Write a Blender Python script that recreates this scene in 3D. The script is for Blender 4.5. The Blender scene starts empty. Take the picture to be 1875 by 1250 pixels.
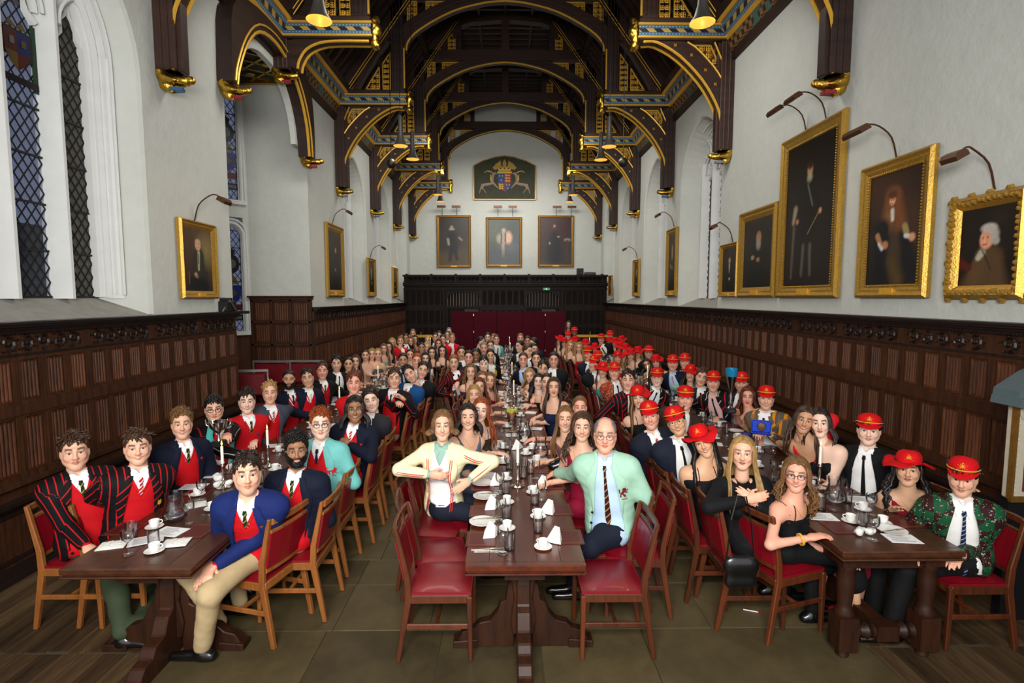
import bpy, bmesh, math, random
import numpy as np
from mathutils import Vector, Matrix, Euler
random.seed(7); NR = np.random.RandomState(7)
SC = bpy.context.scene; COL = SC.collection
PI = math.pi; R = math.radians
# ---------------------------------------------------------------- camera
cam_data = bpy.data.cameras.new('camera'); cam = bpy.data.objects.new('camera', cam_data); COL.objects.link(cam)
cam_data.sensor_width = 36; cam_data.lens = 36*960/1875; cam_data.clip_start = .1; cam_data.clip_end = 200
cam.location = (0, 0, 2.3); cam.rotation_euler = (R(90-4.76), 0, R(-.69)); SC.camera = cam
# ---------------------------------------------------------------- world, lights, exposure
w = bpy.data.worlds.new('dusk'); SC.world = w; w.use_nodes = True
bgn = w.node_tree.nodes['Background']; bgn.inputs[0].default_value = (.40, .45, .66, 1); bgn.inputs[1].default_value = .36
def light(name, kind, loc, rot, energy, color=(1,1,1), **k):
    d = bpy.data.lights.new(name, kind); d.energy = energy; d.color = color
    for a, b in k.items(): setattr(d, a, b)
    o = bpy.data.objects.new(name, d); o.location = loc; o.rotation_euler = rot; COL.objects.link(o); return o
# the photographer's strobe by the camera, and a sun added to fill the hall
light('camera_strobe', 'AREA', (-.4, -.8, 3.2), (R(84), 0, 0), 430, (1, .98, .95), shape='RECTANGLE', size=2.2, size_y=1.1)
light('hall_fill_sun', 'SUN', (0, -3, 6), (R(81), 0, R(3)), 1.42, (1, .985, .93), angle=R(66))
for i, yy in enumerate((7.9, 14.2, 19.4)):  # unseen area lights added under the roof to brighten the far tables
    light('roof_fill', 'AREA', (0, yy, 6.95), (R(22), 0, 0), 190, (1, .96, .90), shape='RECTANGLE', size=5, size_y=1.2)
SC.view_settings.view_transform = 'Standard'; SC.view_settings.look = 'None'
SC.view_settings.gamma = 1; SC.view_settings.exposure = -.12; SC.view_settings.use_curve_mapping = False
SC.cycles.max_bounces = 5; SC.cycles.diffuse_bounces = 3; SC.cycles.glossy_bounces = 3
SC.cycles.transmission_bounces = 4; SC.cycles.transparent_max_bounces = 40
SC.cycles.caustics_reflective = False; SC.cycles.caustics_refractive = False
SC.cycles.use_denoising = True; SC.cycles.sample_clamp_indirect = 4
# ---------------------------------------------------------------- materials
MATS = {}
def srgb(c):
    if isinstance(c, str):
        c = c.lstrip('#'); c = [int(c[i:i+2], 16)/255 for i in (0, 2, 4)]
        c = [x/12.92 if x <= .04045 else ((x+.055)/1.055)**2.4 for x in c]
    return tuple(c[:3])
class NT:
    def __init__(s, name):
        s.m = bpy.data.materials.new(name); s.m.use_nodes = True; s.t = s.m.node_tree
        s.n = s.t.nodes; s.b = s.n['Principled BSDF']; s.out = s.n['Material Output']
    def new(s, typ, **k):
        n = s.n.new(typ)
        for a, b in k.items(): setattr(n, a, b)
        return n
    def link(s, a, b): s.t.links.new(a, b)
    def math(s, op, a, b=None, clamp=False):
        n = s.new('ShaderNodeMath', operation=op, use_clamp=clamp)
        for i, v in enumerate((a, b)):
            if v is None: continue
            if isinstance(v, (int, float)): n.inputs[i].default_value = v
            else: s.link(v, n.inputs[i])
        return n.outputs[0]
    def mix(s, f, a, b):
        n = s.new('ShaderNodeMix', data_type='RGBA')
        for i, v in ((0, f), (6, a), (7, b)):
            if isinstance(v, (int, float)): n.inputs[i].default_value = v
            elif isinstance(v, (tuple, list)): n.inputs[i].default_value = (*v[:3], 1)
            else: s.link(v, n.inputs[i])
        return n.outputs[2]
    def coord(s, kind='Object', scale=(1,1,1)):
        tc = s.new('ShaderNodeTexCoord'); mp = s.new('ShaderNodeMapping'); mp.inputs['Scale'].default_value = scale
        s.link(tc.outputs[kind], mp.inputs[0]); return mp.outputs[0]
    def noise(s, vec, scale, detail=3, rough=.6, out=0):
        n = s.new('ShaderNodeTexNoise'); n.inputs['Scale'].default_value = scale
        n.inputs['Detail'].default_value = detail; n.inputs['Roughness'].default_value = rough
        s.link(vec, n.inputs['Vector']); return n.outputs[out]
    def sep(s, vec):
        n = s.new('ShaderNodeSeparateXYZ'); s.link(vec, n.inputs[0]); return n.outputs
    def ramp(s, f, stops):
        n = s.new('ShaderNodeValToRGB'); e = n.color_ramp.elements
        while len(e) < len(stops): e.new(.5)
        for i, (p, c) in enumerate(stops): e[i].position = p; e[i].color = (*srgb(c), 1)
        s.link(f, n.inputs[0]); return n.outputs[0]
    def bump(s, h, strength=.3, dist=.01):
        n = s.new('ShaderNodeBump'); n.inputs['Strength'].default_value = strength; n.inputs['Distance'].default_value = dist
        s.link(h, n.inputs['Height']); s.link(n.outputs[0], s.b.inputs['Normal'])
    def base(s, c): 
        if isinstance(c, (tuple, list)): s.b.inputs['Base Color'].default_value = (*c[:3], 1)
        else: s.link(c, s.b.inputs['Base Color'])
    def set(s, **k):
        for a, v in k.items(): s.b.inputs[a.replace('_', ' ')].default_value = v
def flat(name, c, rough=.6, metal=0, spec=.5, var=.12, nscale=6, bump=0, bscale=40, stretch=(1,1,1), coat=0, emit=None, es=1):
    if name in MATS: return MATS[name]
    t = NT(name); c = srgb(c)
    t.set(Roughness=rough, Metallic=metal, Specular_IOR_Level=spec, Coat_Weight=coat)
    if var:
        v = t.coord('Object', stretch); n = t.noise(v, nscale, 4)
        t.base(t.mix(n, tuple(x*(1-var*1.6) for x in c), tuple(min(1, x*(1+var*1.6)) for x in c)))
        if bump: t.bump(t.noise(v, bscale, 3), bump, .01)
    else: t.base(c)
    if emit is not None:
        t.set(Emission_Strength=es); t.b.inputs['Emission Color'].default_value = (*srgb(emit), 1)
    MATS[name] = t.m; return t.m
def wood(name, dark, light_, rough=.45, axis='Z', scale=3, rnd=.35, spec=.5, coat=0):
    if name in MATS: return MATS[name]
    t = NT(name); s = {'X': (.12, 1, 1), 'Y': (1, .12, 1), 'Z': (1, 1, .12)}[axis]
    v = t.coord('Object', s); a = t.noise(v, scale*5, 6, .65); b = t.noise(v, scale*22, 2)
    oi = t.new('ShaderNodeObjectInfo')
    f = t.math('ADD', t.math('ADD', t.math('MULTIPLY', a, .75), t.math('MULTIPLY', b, .25)), t.math('MULTIPLY', t.math('SUBTRACT', oi.outputs['Random'], .5), rnd))
    t.base(t.ramp(f, [(.25, dark), (.75, light_)])); t.set(Roughness=rough, Specular_IOR_Level=spec, Coat_Weight=coat, Coat_Roughness=.25)
    t.bump(a, .15, .004); MATS[name] = t.m; return t.m
def glassmat(name, tint=(1,1,1), tr=.9, rough=.12):
    if name in MATS: return MATS[name]
    t = NT(name); tp = t.new('ShaderNodeBsdfTransparent'); tp.inputs[0].default_value = (*tint, 1)
    gl = t.new('ShaderNodeBsdfGlossy'); gl.inputs['Roughness'].default_value = rough
    lw = t.new('ShaderNodeLayerWeight'); lw.inputs[0].default_value = .22
    f = t.math('ADD', t.math('MULTIPLY', lw.outputs['Fresnel'], .8), 1-tr-.04, True)
    mx = t.new('ShaderNodeMixShader'); t.link(f, mx.inputs[0]); t.link(tp.outputs[0], mx.inputs[1]); t.link(gl.outputs[0], mx.inputs[2])
    t.link(mx.outputs[0], t.out.inputs[0]); MATS[name] = t.m; return t.m
def vcol(name, rough=.6, attr='Col', spec=.4, bump=0, bscale=200, sss=0, sheen=0, mottling=.06):
    if name in MATS: return MATS[name]
    t = NT(name); a = t.new('ShaderNodeAttribute', attribute_name=attr)
    v = t.coord('Object'); n = t.noise(v, 25, 3)
    hs = t.new('ShaderNodeHueSaturation'); t.link(a.outputs['Color'], hs.inputs['Color'])
    t.link(t.math('ADD', t.math('MULTIPLY', n, mottling*2), 1-mottling), hs.inputs['Value'])
    t.base(hs.outputs[0]); t.set(Roughness=rough, Specular_IOR_Level=spec, Sheen_Weight=sheen)
    if sss: t.set(Subsurface_Weight=sss, Subsurface_Scale=.01)
    if bump: t.bump(t.noise(v, bscale, 2), bump, .004)
    MATS[name] = t.m; return t.m
# ---------------------------------------------------------------- mesh builder
class MB:
    def __init__(s): s.v = []; s.f = []; s.mi = []
    def add(s, verts, faces, mi=0):
        o = len(s.v); s.v += [tuple(p) for p in verts]; s.f += [tuple(i+o for i in f) for f in faces]; s.mi += [mi]*len(faces)
    def box(s, x0, x1, y0, y1, z0, z1, mi=0, M=None):
        p = [Vector((x, y, z)) for x in (x0, x1) for y in (y0, y1) for z in (z0, z1)]
        if M is not None: p = [M @ q for q in p]
        s.add(p, [(0,1,3,2),(4,6,7,5),(0,4,5,1),(2,3,7,6),(0,2,6,4),(1,5,7,3)], mi)
    def bar(s, a, b, wx, wy, mi=0, up=(0,0,1), taper=1):
        a = Vector(a); b = Vector(b); d = (b-a).normalized(); u = Vector(up)
        if abs(d.dot(u)) > .98: u = Vector((0,1,0))
        x = d.cross(u).normalized(); y = x.cross(d)
        p = []
        for q, k in ((a, 1), (b, taper)):
            for i, j in ((-1,-1),(1,-1),(1,1),(-1,1)): p.append(q+x*i*wx/2*k+y*j*wy/2*k)
        s.add(p, [(3,2,1,0),(4,5,6,7),(0,1,5,4),(1,2,6,5),(2,3,7,6),(3,0,4,7)], mi)
    def prism(s, poly, d0, d1, plane='XZ', mi=0):
        n = len(poly)
        def P(a, b, d): return {'XZ': (a, d, b), 'YZ': (d, a, b), 'XY': (a, b, d)}[plane]
        p = [P(a, b, d0) for a, b in poly]+[P(a, b, d1) for a, b in poly]
        s.add(p, [tuple(range(n)), tuple(range(2*n-1, n-1, -1))]+[(i, i+n, (i+1) % n+n, (i+1) % n) for i in range(n)], mi)
    def strip(s, A, B, d0, d1, plane='XZ', mi=0):     # solid band between two polylines of equal length
        for i in range(len(A)-1): s.prism([A[i], A[i+1], B[i+1], B[i]], d0, d1, plane, mi)
    def tube(s, path, r, n=6, mi=0, closed=False, cap=True, flat_=1.):
        P = [Vector(p) for p in path]; N = len(P); rs = r if hasattr(r, '__len__') else [r]*N
        prev = None; rings = []
        for i in range(N):
            a = P[(i-1) % N] if (closed or i > 0) else P[i]; b = P[(i+1) % N] if (closed or i < N-1) else P[i]
            d = (b-a); d = d.normalized() if d.length > 1e-9 else Vector((0,0,1))
            if prev is None:
                u = Vector((0,0,1)) if abs(d.z) < .9 else Vector((1,0,0)); u = (u-d*u.dot(d)).normalized()
            else:
                u = prev-d*prev.dot(d); u = u.normalized() if u.length > 1e-6 else prev
            prev = u; w_ = d.cross(u)
            rings.append([P[i]+(u*math.cos(t)*flat_+w_*math.sin(t))*rs[i] for t in [2*PI*k/n for k in range(n)]])
        o = len(s.v); s.v += [tuple(q) for g in rings for q in g]
        M = N if closed else N-1
        for i in range(M):
            j = (i+1) % N
            for k in range(n): s.f.append((o+i*n+k, o+i*n+(k+1) % n, o+j*n+(k+1) % n, o+j*n+k)); s.mi.append(mi)
        if cap and not closed:
            s.f.append(tuple(o+k for k in range(n))[::-1]); s.f.append(tuple(o+(N-1)*n+k for k in range(n))); s.mi += [mi, mi]
    def lathe(s, prof, c=(0,0,0), n=16, mi=0, M=None, cap=True):
        o = len(s.v); c = Vector(c)
        for r, z in prof:
            for k in range(n):
                t = 2*PI*k/n; q = Vector((r*math.cos(t), r*math.sin(t), z))
                s.v.append(tuple((M @ q if M is not None else q)+c))
        for i in range(len(prof)-1):
            for k in range(n):
                s.f.append((o+i*n+k, o+i*n+(k+1) % n, o+(i+1)*n+(k+1) % n, o+(i+1)*n+k)); s.mi.append(mi)
        if not cap: return
        if prof[0][0] > 1e-4: s.f.append(tuple(o+k for k in range(n))[::-1]); s.mi.append(mi)
        if prof[-1][0] > 1e-4: s.f.append(tuple(o+(len(prof)-1)*n+k for k in range(n))); s.mi.append(mi)
    def build(s, name, mats, parent=None, smooth=False, bevel=0, loc=None, rot=None):
        me = bpy.data.meshes.new(name); me.from_pydata(s.v, [], s.f)
        if not isinstance(mats, (list, tuple)): mats = [mats]
        for m in mats: me.materials.append(m)
        me.polygons.foreach_set('material_index', s.mi)
        if bevel:
            bm = bmesh.new(); bm.from_mesh(me); bmesh.ops.remove_doubles(bm, verts=bm.verts, dist=1e-5)
            e = [e for e in bm.edges if len(e.link_faces) == 2 and e.calc_face_angle(0) > .5]
            bmesh.ops.bevel(bm, geom=e, offset=bevel, segments=1, affect='EDGES', clamp_overlap=True); bm.to_mesh(me); bm.free()
        if smooth: 
            me.shade_smooth()
            if smooth != True: me.set_sharp_from_angle(angle=R(smooth))
        me.update(); return link(name, me, parent, loc, rot)
def link(name, data, parent=None, loc=None, rot=None):
    o = bpy.data.objects.new(name, data); COL.objects.link(o)
    if parent is not None: o.parent = parent; KIDS.setdefault(parent, []).append(o)
    if loc is not None: o.location = loc
    if rot is not None: o.rotation_euler = rot
    return o
KIDS = {}
def tag(o, label, cat, group=None):
    o['label'] = label; o['category'] = cat
    if group: o['group'] = group
    return o
def struct(o, label=None):
    o['kind'] = 'structure'
    if label: o['label'] = label
    return o
def stuff(o): o['kind'] = 'stuff'; return o
def empty(name, loc=(0,0,0), rz=0):
    o = link(name, None, None, loc, (0, 0, rz)); o.empty_display_size = .1; return o
def thing(name, label, cat, group=None, loc=(0,0,0), rz=0): return tag(empty(name, loc, rz), label, cat, group)
def copy_tree(o, loc=None, rz=None, label=None, parent=None, group=None):
    c = o.copy(); COL.objects.link(c)
    if parent is not None: c.parent = parent; KIDS.setdefault(parent, []).append(c)
    if loc is not None: c.location = loc
    if rz is not None: c.rotation_euler = (0, 0, rz)
    if label: c['label'] = label
    if group: c['group'] = group
    for k in list(KIDS.get(o, [])): copy_tree(k, parent=c)
    return c
def dupmesh(name, o, parent, loc, rot=(0,0,0)):
    return link(name, o.data, parent, loc, rot)
# ---------------------------------------------------------------- distance fields -> one skin (surface nets)
class SDF:
    def __init__(s): s.p = []
    def cone(s, a, b, r1, r2, k=.02, e=None, tagv=0, sub=False):      # round cone, e = (axis, factor): squashed along axis
        s.p.append(('c', np.array(a, float), np.array(b, float), r1, r2, k, e, tagv, sub)); return s
    def ell(s, c, r, k=.02, M=None, tagv=0, sub=False):
        s.p.append(('e', np.array(c, float), np.array(r, float), M, None, k, None, tagv, sub)); return s
    @staticmethod
    def d1(p, X):
        if p[0] == 'c':
            _, a, b, r1, r2, k, e, _, _ = p
            if e is not None:
                ax, fac = e; ax = np.asarray(ax, float)
                X = X+(X@ax)[..., None]*ax*(1/fac-1); a = a+a@ax*ax*(1/fac-1); b = b+b@ax*ax*(1/fac-1)
            ba = b-a; L = max(ba@ba, 1e-9); t = np.clip(((X-a)@ba)/L, 0, 1)
            q = X-a-t[..., None]*ba
            d = np.sqrt((q*q).sum(-1))-(r1+(r2-r1)*t)
            return d*(.8 if e is not None else 1)
        _, c, r, M, _, k, _, _, _ = p
        q = X-c
        if M is not None: q = q@M
        k0 = np.sqrt(((q/r)**2).sum(-1)); k1 = np.sqrt(((q/(r*r))**2).sum(-1))
        return k0*(k0-1)/np.maximum(k1, 1e-9)
    def bounds(s, pad):
        lo = []; hi = []
        for p in s.p:
            if p[8]: continue
            if p[0] == 'c': r = max(p[3], p[4]); lo.append(np.minimum(p[1], p[2])-r); hi.append(np.maximum(p[1], p[2])+r)
            else: r = p[2].max(); lo.append(p[1]-r); hi.append(p[1]+r)
        return np.min(lo, 0)-pad, np.max(hi, 0)+pad
    def eval(s, X, off=0.):
        f = np.full(X.shape[:-1], 9.)
        for p in s.p:
            d = s.d1(p, X)-(0 if p[8] else off); k = p[5]
            if p[8]: h = np.maximum(k-np.abs(f+d), 0)/k; f = np.maximum(f, -d)+h*h*k/4
            else: h = np.maximum(k-np.abs(f-d), 0)/k; f = np.minimum(f, d)-h*h*k/4
        return f
    def grid(s, h, off=0., pad=.03, box=None):
        lo, hi = box or s.bounds(pad+max(off, 0)); n = np.ceil((hi-lo)/h).astype(int)+1
        g = [lo[i]+h*np.arange(n[i]) for i in range(3)]; f = np.full(n, .5)
        for p in s.p:
            if p[0] == 'c': r = max(p[3], p[4]); a = np.minimum(p[1], p[2])-r; b = np.maximum(p[1], p[2])+r
            else: r = p[2].max(); a = p[1]-r; b = p[1]+r
            m = off+p[5]+.02+2*h; i0 = np.maximum(((a-m-lo)/h).astype(int), 0); i1 = np.minimum(((b+m-lo)/h).astype(int)+2, n)
            sl = tuple(slice(i0[q], i1[q]) for q in range(3))
            X = np.stack(np.meshgrid(*[g[q][sl[q]] for q in range(3)], indexing='ij'), -1)
            if X.size == 0: continue
            d = s.d1(p, X)-(0 if p[8] else off); k = p[5]; F = f[sl]
            if p[8]: hh = np.maximum(k-np.abs(F+d), 0)/k; f[sl] = np.maximum(F, -d)+hh*hh*k/4
            else: hh = np.maximum(k-np.abs(F-d), 0)/k; f[sl] = np.minimum(F, d)-hh*hh*k/4
        return f, lo, g
    def coords(s, g): return np.stack(np.meshgrid(*g, indexing='ij'), -1)
def nets(f, lo, h):
    ins = f < 0; n = np.array(f.shape)
    c = np.zeros(n-1, int)
    for i in (0, 1):
        for j in (0, 1):
            for k in (0, 1): c += ins[i:n[0]-1+i, j:n[1]-1+j, k:n[2]-1+k]
    act = (c > 0) & (c < 8); idx = np.full(n-1, -1); ijk = np.argwhere(act); idx[act] = np.arange(len(ijk))
    if len(ijk) == 0: return np.zeros((0, 3)), np.zeros((0, 4), int)
    acc = np.zeros((len(ijk), 3)); cnt = np.zeros(len(ijk))
    cor = [(a, b, d) for a in (0, 1) for b in (0, 1) for d in (0, 1)]
    val = {q: f[ijk[:, 0]+q[0], ijk[:, 1]+q[1], ijk[:, 2]+q[2]] for q in cor}
    for q in cor:
        for ax in range(3):
            if q[ax]: continue
            r = list(q); r[ax] = 1; va = val[q]; vb = val[tuple(r)]; m = (va < 0) != (vb < 0)
            t = np.where(m, va/np.where(m, va-vb, 1), 0)
            P = np.tile(np.array(q, float), (len(ijk), 1)); P[:, ax] += t
            acc += P*m[:, None]; cnt += m
    V = lo+h*(ijk+acc/cnt[:, None]); quads = []
    for ax in range(3):
        a, b = [(1, 2), (2, 0), (0, 1)][ax]
        s0 = [slice(None)]*3; s1 = [slice(None)]*3; s0[ax] = slice(0, n[ax]-1); s1[ax] = slice(1, n[ax])
        for q in (a, b): s0[q] = slice(1, n[q]-1); s1[q] = slice(1, n[q]-1)
        A = ins[tuple(s0)]; B = ins[tuple(s1)]; e = np.argwhere(A != B)
        if len(e) == 0: continue
        fl = A[e[:, 0], e[:, 1], e[:, 2]]
        e = e.copy(); e[:, a] += 1; e[:, b] += 1
        def cell(da, db):
            q = e.copy(); q[:, a] -= da; q[:, b] -= db; return idx[q[:, 0], q[:, 1], q[:, 2]]
        Q = np.stack([cell(1, 1), cell(0, 1), cell(0, 0), cell(1, 0)], 1)
        Q[~fl] = Q[~fl][:, ::-1]; quads.append(Q)
    return V, np.concatenate(quads)
def npmesh(name, V, Q, mats, parent=None, col=None, attrs=None, loc=(0,0,0), smooth=True, mi=None):
    me = bpy.data.meshes.new(name); V = np.asarray(V, np.float32); nv = len(V)
    if isinstance(Q, np.ndarray) and Q.ndim == 2:
        k = Q.shape[1]; me.vertices.add(nv); me.vertices.foreach_set('co', V.ravel())
        me.loops.add(Q.size); me.loops.foreach_set('vertex_index', Q.ravel().astype(np.int32))
        me.polygons.add(len(Q)); me.polygons.foreach_set('loop_start', np.arange(0, Q.size, k, dtype=np.int32))
    else: me.from_pydata(V.tolist(), [], Q)
    if smooth: me.polygons.foreach_set('use_smooth', np.ones(len(me.polygons), bool))
    for m in (mats if isinstance(mats, (list, tuple)) else [mats]): me.materials.append(m)
    if mi is not None: me.polygons.foreach_set('material_index', np.asarray(mi, np.int32))
    me.update()
    if col is not None:
        a = me.color_attributes.new('Col', 'FLOAT_COLOR', 'POINT')
        c = np.ones((nv, 4), np.float32); c[:, :3] = col; a.data.foreach_set('color', c.ravel())
    for nm, dat in (attrs or {}).items():
        a = me.attributes.new(nm, 'FLOAT_VECTOR', 'POINT'); a.data.foreach_set('vector', np.asarray(dat, np.float32).ravel())
    me.validate()
    return link(name, me, parent, loc)
def cat(parts):      # join (V,Q) pairs
    Vs = []; Qs = []; o = 0
    for V, Q in parts: Vs.append(V); Qs.append(Q+o); o += len(V)
    return np.concatenate(Vs), np.concatenate(Qs)
# ================================================================ the hall
M_plaster = NT('lime_plaster'); _t = M_plaster; _v = _t.coord('Object')
_n = _t.noise(_v, .8, 5); _n2 = _t.noise(_v, 6, 5)
_t.base(_t.mix(_t.math('ADD', _t.math('MULTIPLY', _n, .6), _t.math('MULTIPLY', _n2, .4)), (.51, .525, .475), (.70, .715, .66)))
_t.set(Roughness=.85, Specular_IOR_Level=.2); _t.bump(_t.noise(_v, 5, 6, .6), .35, .03); M_plaster = _t.m
M_stone = flat('painted_stone', (.72, .73, .70), .8, var=.08, nscale=3, bump=.15, bscale=12)
M_sill = flat('grey_stone_sill', (.30, .29, .26), .85, var=.2, nscale=8)
M_oakd = wood('dark_oak_panelling', '#1a0e08', '#56311a', .5, 'Z', 3, .12, spec=.35)
M_oakp = wood('oak_linenfold', '#1f1009', '#6e3d20', .48, 'Z', 3, .2, spec=.35)
M_oakb = wood('near_black_oak', '#0b0706', '#261611', .45, 'Z', 3)
M_roof = wood('roof_timber', '#130b09', '#42271c', .5, 'X', 2, .2)
M_roofy = wood('roof_timber_long', '#0f0907', '#341d15', .55, 'Y', 2, .2)
M_board = wood('roof_boards', '#0b0706', '#2c1912', .6, 'Y', 4, .3)
M_gilt = flat('gilding', (.62, .37, .055), .32, 1, var=.25, nscale=14, bump=.2, bscale=40)
M_gpaint = flat('gold_paint', (.78, .43, .05), .4, .35, var=.15, nscale=20)
M_lead = flat('lead_came', '#0d0d0e', .6, var=0)
M_iron = flat('black_metal', '#0b0b0b', .45, var=0)
M_bronze = flat('bronze_lamp', '#5a3c28', .35, .5, var=.1)
def glazing(name, c, t0=.55):
    if name in MATS: return MATS[name]
    t = NT(name); tp = t.new('ShaderNodeBsdfTransparent'); tp.inputs[0].default_value = (*[x*t0*1.3 for x in c], 1)
    t.base(tuple(x*.22 for x in c)); t.set(Roughness=.35)
    mx = t.new('ShaderNodeMixShader'); mx.inputs[0].default_value = t0; t.link(t.b.outputs[0], mx.inputs[1]); t.link(tp.outputs[0], mx.inputs[2])
    t.link(mx.outputs[0], t.out.inputs[0]); MATS[name] = t.m; return t.m
M_glass = glazing('window_glass', (.85, .9, 1), .75); M_glassd = glazing('old_brownish_glass', (.55, .5, .42), .45)
# floor --------------------------------------------------------
M_slab = flat('stone_paving', '#453f2d', .5, var=.3, nscale=3, bump=.1, bscale=14); 
_t = NT('stone_slab'); _v = _t.coord('Object'); _oi = _t.new('ShaderNodeObjectInfo')
_f = _t.math('ADD', _t.math('MULTIPLY', _t.noise(_v, 2.2, 6, .65), .7), _t.math('MULTIPLY', _oi.outputs['Random'], .35))
_t.base(_t.ramp(_f, [(.25, '#372f1e'), (.5, '#4f442c'), (.8, '#65583c')])); _t.set(Roughness=.5, Specular_IOR_Level=.35); _t.bump(_t.noise(_v, 30, 4), .12, .005); M_slab2 = _t.m
M_grout = flat('mortar_joint', '#4c4636', .8, var=.2)
_t = NT('floor_boards'); _v = _t.coord('Object', (1, .1, 1)); _oi = _t.new('ShaderNodeObjectInfo')
_f = _t.math('ADD', _t.math('MULTIPLY', _t.noise(_v, 9, 6, .7), .8), _t.math('MULTIPLY', _oi.outputs['Random'], .22))
_t.base(_t.ramp(_f, [(.3, '#241a11'), (.55, '#4c3a26'), (.85, '#7a6344')])); _t.set(Roughness=.5, Specular_IOR_Level=.35); _t.bump(_t.noise(_v, 30, 4), .3, .004); M_plank = _t.m
mb = MB(); mb.box(-8.2, 5.6, -1.5, 28.2, -.2, -.012); floor = struct(mb.build('floor', M_grout))
mb = MB(); mb.box(-2.72, 2.96, 15, 27.8, -.012, 0); stuff(mb.build('far_paving', M_slab, floor))
rr = random.Random(3); y = -1.2
while y < 15:
    d = rr.choice((.5, .62, .72, .8)); x = -2.72
    while x < 2.96:
        wd = min(rr.uniform(.8, 1.5), 2.96-x)
        if 2.96-(x+wd) < .4: wd = 2.96-x
        mb = MB(); g = .003; h = rr.uniform(-.0015, .0015)
        mb.box(-wd/2+g, wd/2-g, -d/2+g, d/2-g, -.012, h)
        mb.build('stone_slab', M_slab2, floor, bevel=.003, loc=(x+wd/2, y+d/2, 0)); x += wd
    y += d
for x0, x1 in ((-8.1, -2.72), (2.96, 5.3)):
    n = round((x1-x0)/.17); pw = (x1-x0)/n
    mb = MB(); mb.box(-pw/2+.002, pw/2-.002, -1.45, 1.45, -.011, 0); proto = None
    for i in range(n):
        for j in range(0, 4):
            ys = [2.58, 5.5+(i % 3)*.01, 8.42, 11.34][j]
            if proto is None: proto = mb.build('floorboard', M_plank, floor, loc=(x0+pw*(i+.5), ys, 0))
            else: dupmesh('floorboard', proto, floor, (x0+pw*(i+.5), ys, rr.uniform(-.002, .001)))
    mb = MB()
    for i in range(n): mb.box(x0+pw*i+.002, x0+pw*(i+1)-.002, 12.82, 27.7, -.011, 0)
    stuff(mb.build('far_floorboards', M_plank, floor))
# walls --------------------------------------------------------
WT = 8.9                                                             # wall plate height
TY = [7.98, 11.95, 15.95, 19.9, 23.85, 27.62]
def arch_pts(y0, y1, zs, rise, n=12):
    hw = (y1-y0)/2; ym = (y0+y1)/2; Rr = (rise*rise+hw*hw)/(2*hw); ta = math.asin(rise/Rr); P = []
    for i in range(n+1):
        t = ta*i/n; P.append((y0+Rr-Rr*math.cos(t), zs+Rr*math.sin(t)))
    return P+[(2*ym-a, b) for a, b in P[-2::-1]]
def build_wall(name, s, openings, solids, ymax):
    mb = MB(); X = lambda x: s*x
    for y0, y1 in solids: mb.box(min(X(5), X(5.9)), max(X(5), X(5.9)), y0, y1, 0, WT)
    for y0, y1, spl in openings:
        o = arch_pts(y0, y1, 5.85, 1.6); inn = arch_pts(y0+spl, y1-spl, 5.85, 1.6-spl*.6)
        for P, xx in ((o, 5.0),):
            for i in range(len(P)-1):
                a, b = P[i], P[i+1]
                mb.add([(X(xx), a[0], a[1]), (X(xx), b[0], b[1]), (X(xx), b[0], WT), (X(xx), a[0], WT)], [(0,1,2,3)])
        rims = [(o, 5.0), (arch_pts(y0+.05, y1-.05, 5.85, 1.57), 5.0+.03), (arch_pts(y0+.07, y1-.07, 5.85, 1.555), 5.09), (inn, 5.5), (inn, 5.9)]
        for (A, xa), (B, xb) in zip(rims, rims[1:]):
            A = [(A[0][0], 2.62)]+A+[(A[-1][0], 2.62)]; B = [(B[0][0], 2.62)]+B+[(B[-1][0], 2.62)]
            for i in range(len(A)-1):
                mb.add([(X(xa), *A[i]), (X(xa), *A[i+1]), (X(xb), *B[i+1]), (X(xb), *B[i])], [(0,1,2,3)])
        mb.box(min(X(5), X(5.9)), max(X(5), X(5.9)), y0, y1, 0, 2.6)
        mb.add([(X(5), y0, 2.6), (X(5), y1, 2.6), (X(5.55), y1-spl+.1, 2.86), (X(5.55), y0+spl-.1, 2.86), (X(5.9), y1, 2.86), (X(5.9), y0, 2.86)], [(0,1,2,3), (3,2,4,5)], 1)
        mb.box(min(X(5.05), X(5.9)), max(X(5.05), X(5.9)), y0+.0, y1-.0, 7.5, WT)
    return struct(mb.build(name, [M_plaster, M_sill]))
W_R = [(TY[i]+.4, TY[i+1]-.72, .32) for i in range(1, 5)]
sol = [(-1.5, W_R[0][0])]+[(W_R[i][1], W_R[i+1][0]) for i in range(3)]+[(W_R[3][1], 27.9)]
wall_r = build_wall('wall_right', 1, W_R, sol, 28)
W_L = [(4.2, 7.52, .32)]+W_R[1:]
solL = [(-1.5, 4.2), (7.52, 9.68), (13.58, W_L[1][0])]+[(W_L[i][1], W_L[i+1][0]) for i in (1, 2)]+[(W_L[3][1], 27.9)]
wall_l = build_wall('wall_left', -1, W_L, solL, 28)
mb = MB(); mb.box(-5.9, 5.9, 27.75, 28.1, 0, 13.4); wall_e = struct(mb.build('wall_end', M_plaster))
mb = MB(); A = arch_pts(10.0, 12.9, 6.5, 1.35)
for i in range(len(A)-1): mb.prism([A[i], A[i+1], (A[i+1][0], WT), (A[i][0], WT)], -5.12, -5.0, 'YZ')
mb.box(-5.12, -5, 9.68, 10.0, 6.5, WT); mb.box(-5.12, -5, 12.9, 13.55, 6.5, WT)
mb.build('oriel_arch_wall', M_plaster, wall_l)
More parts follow.
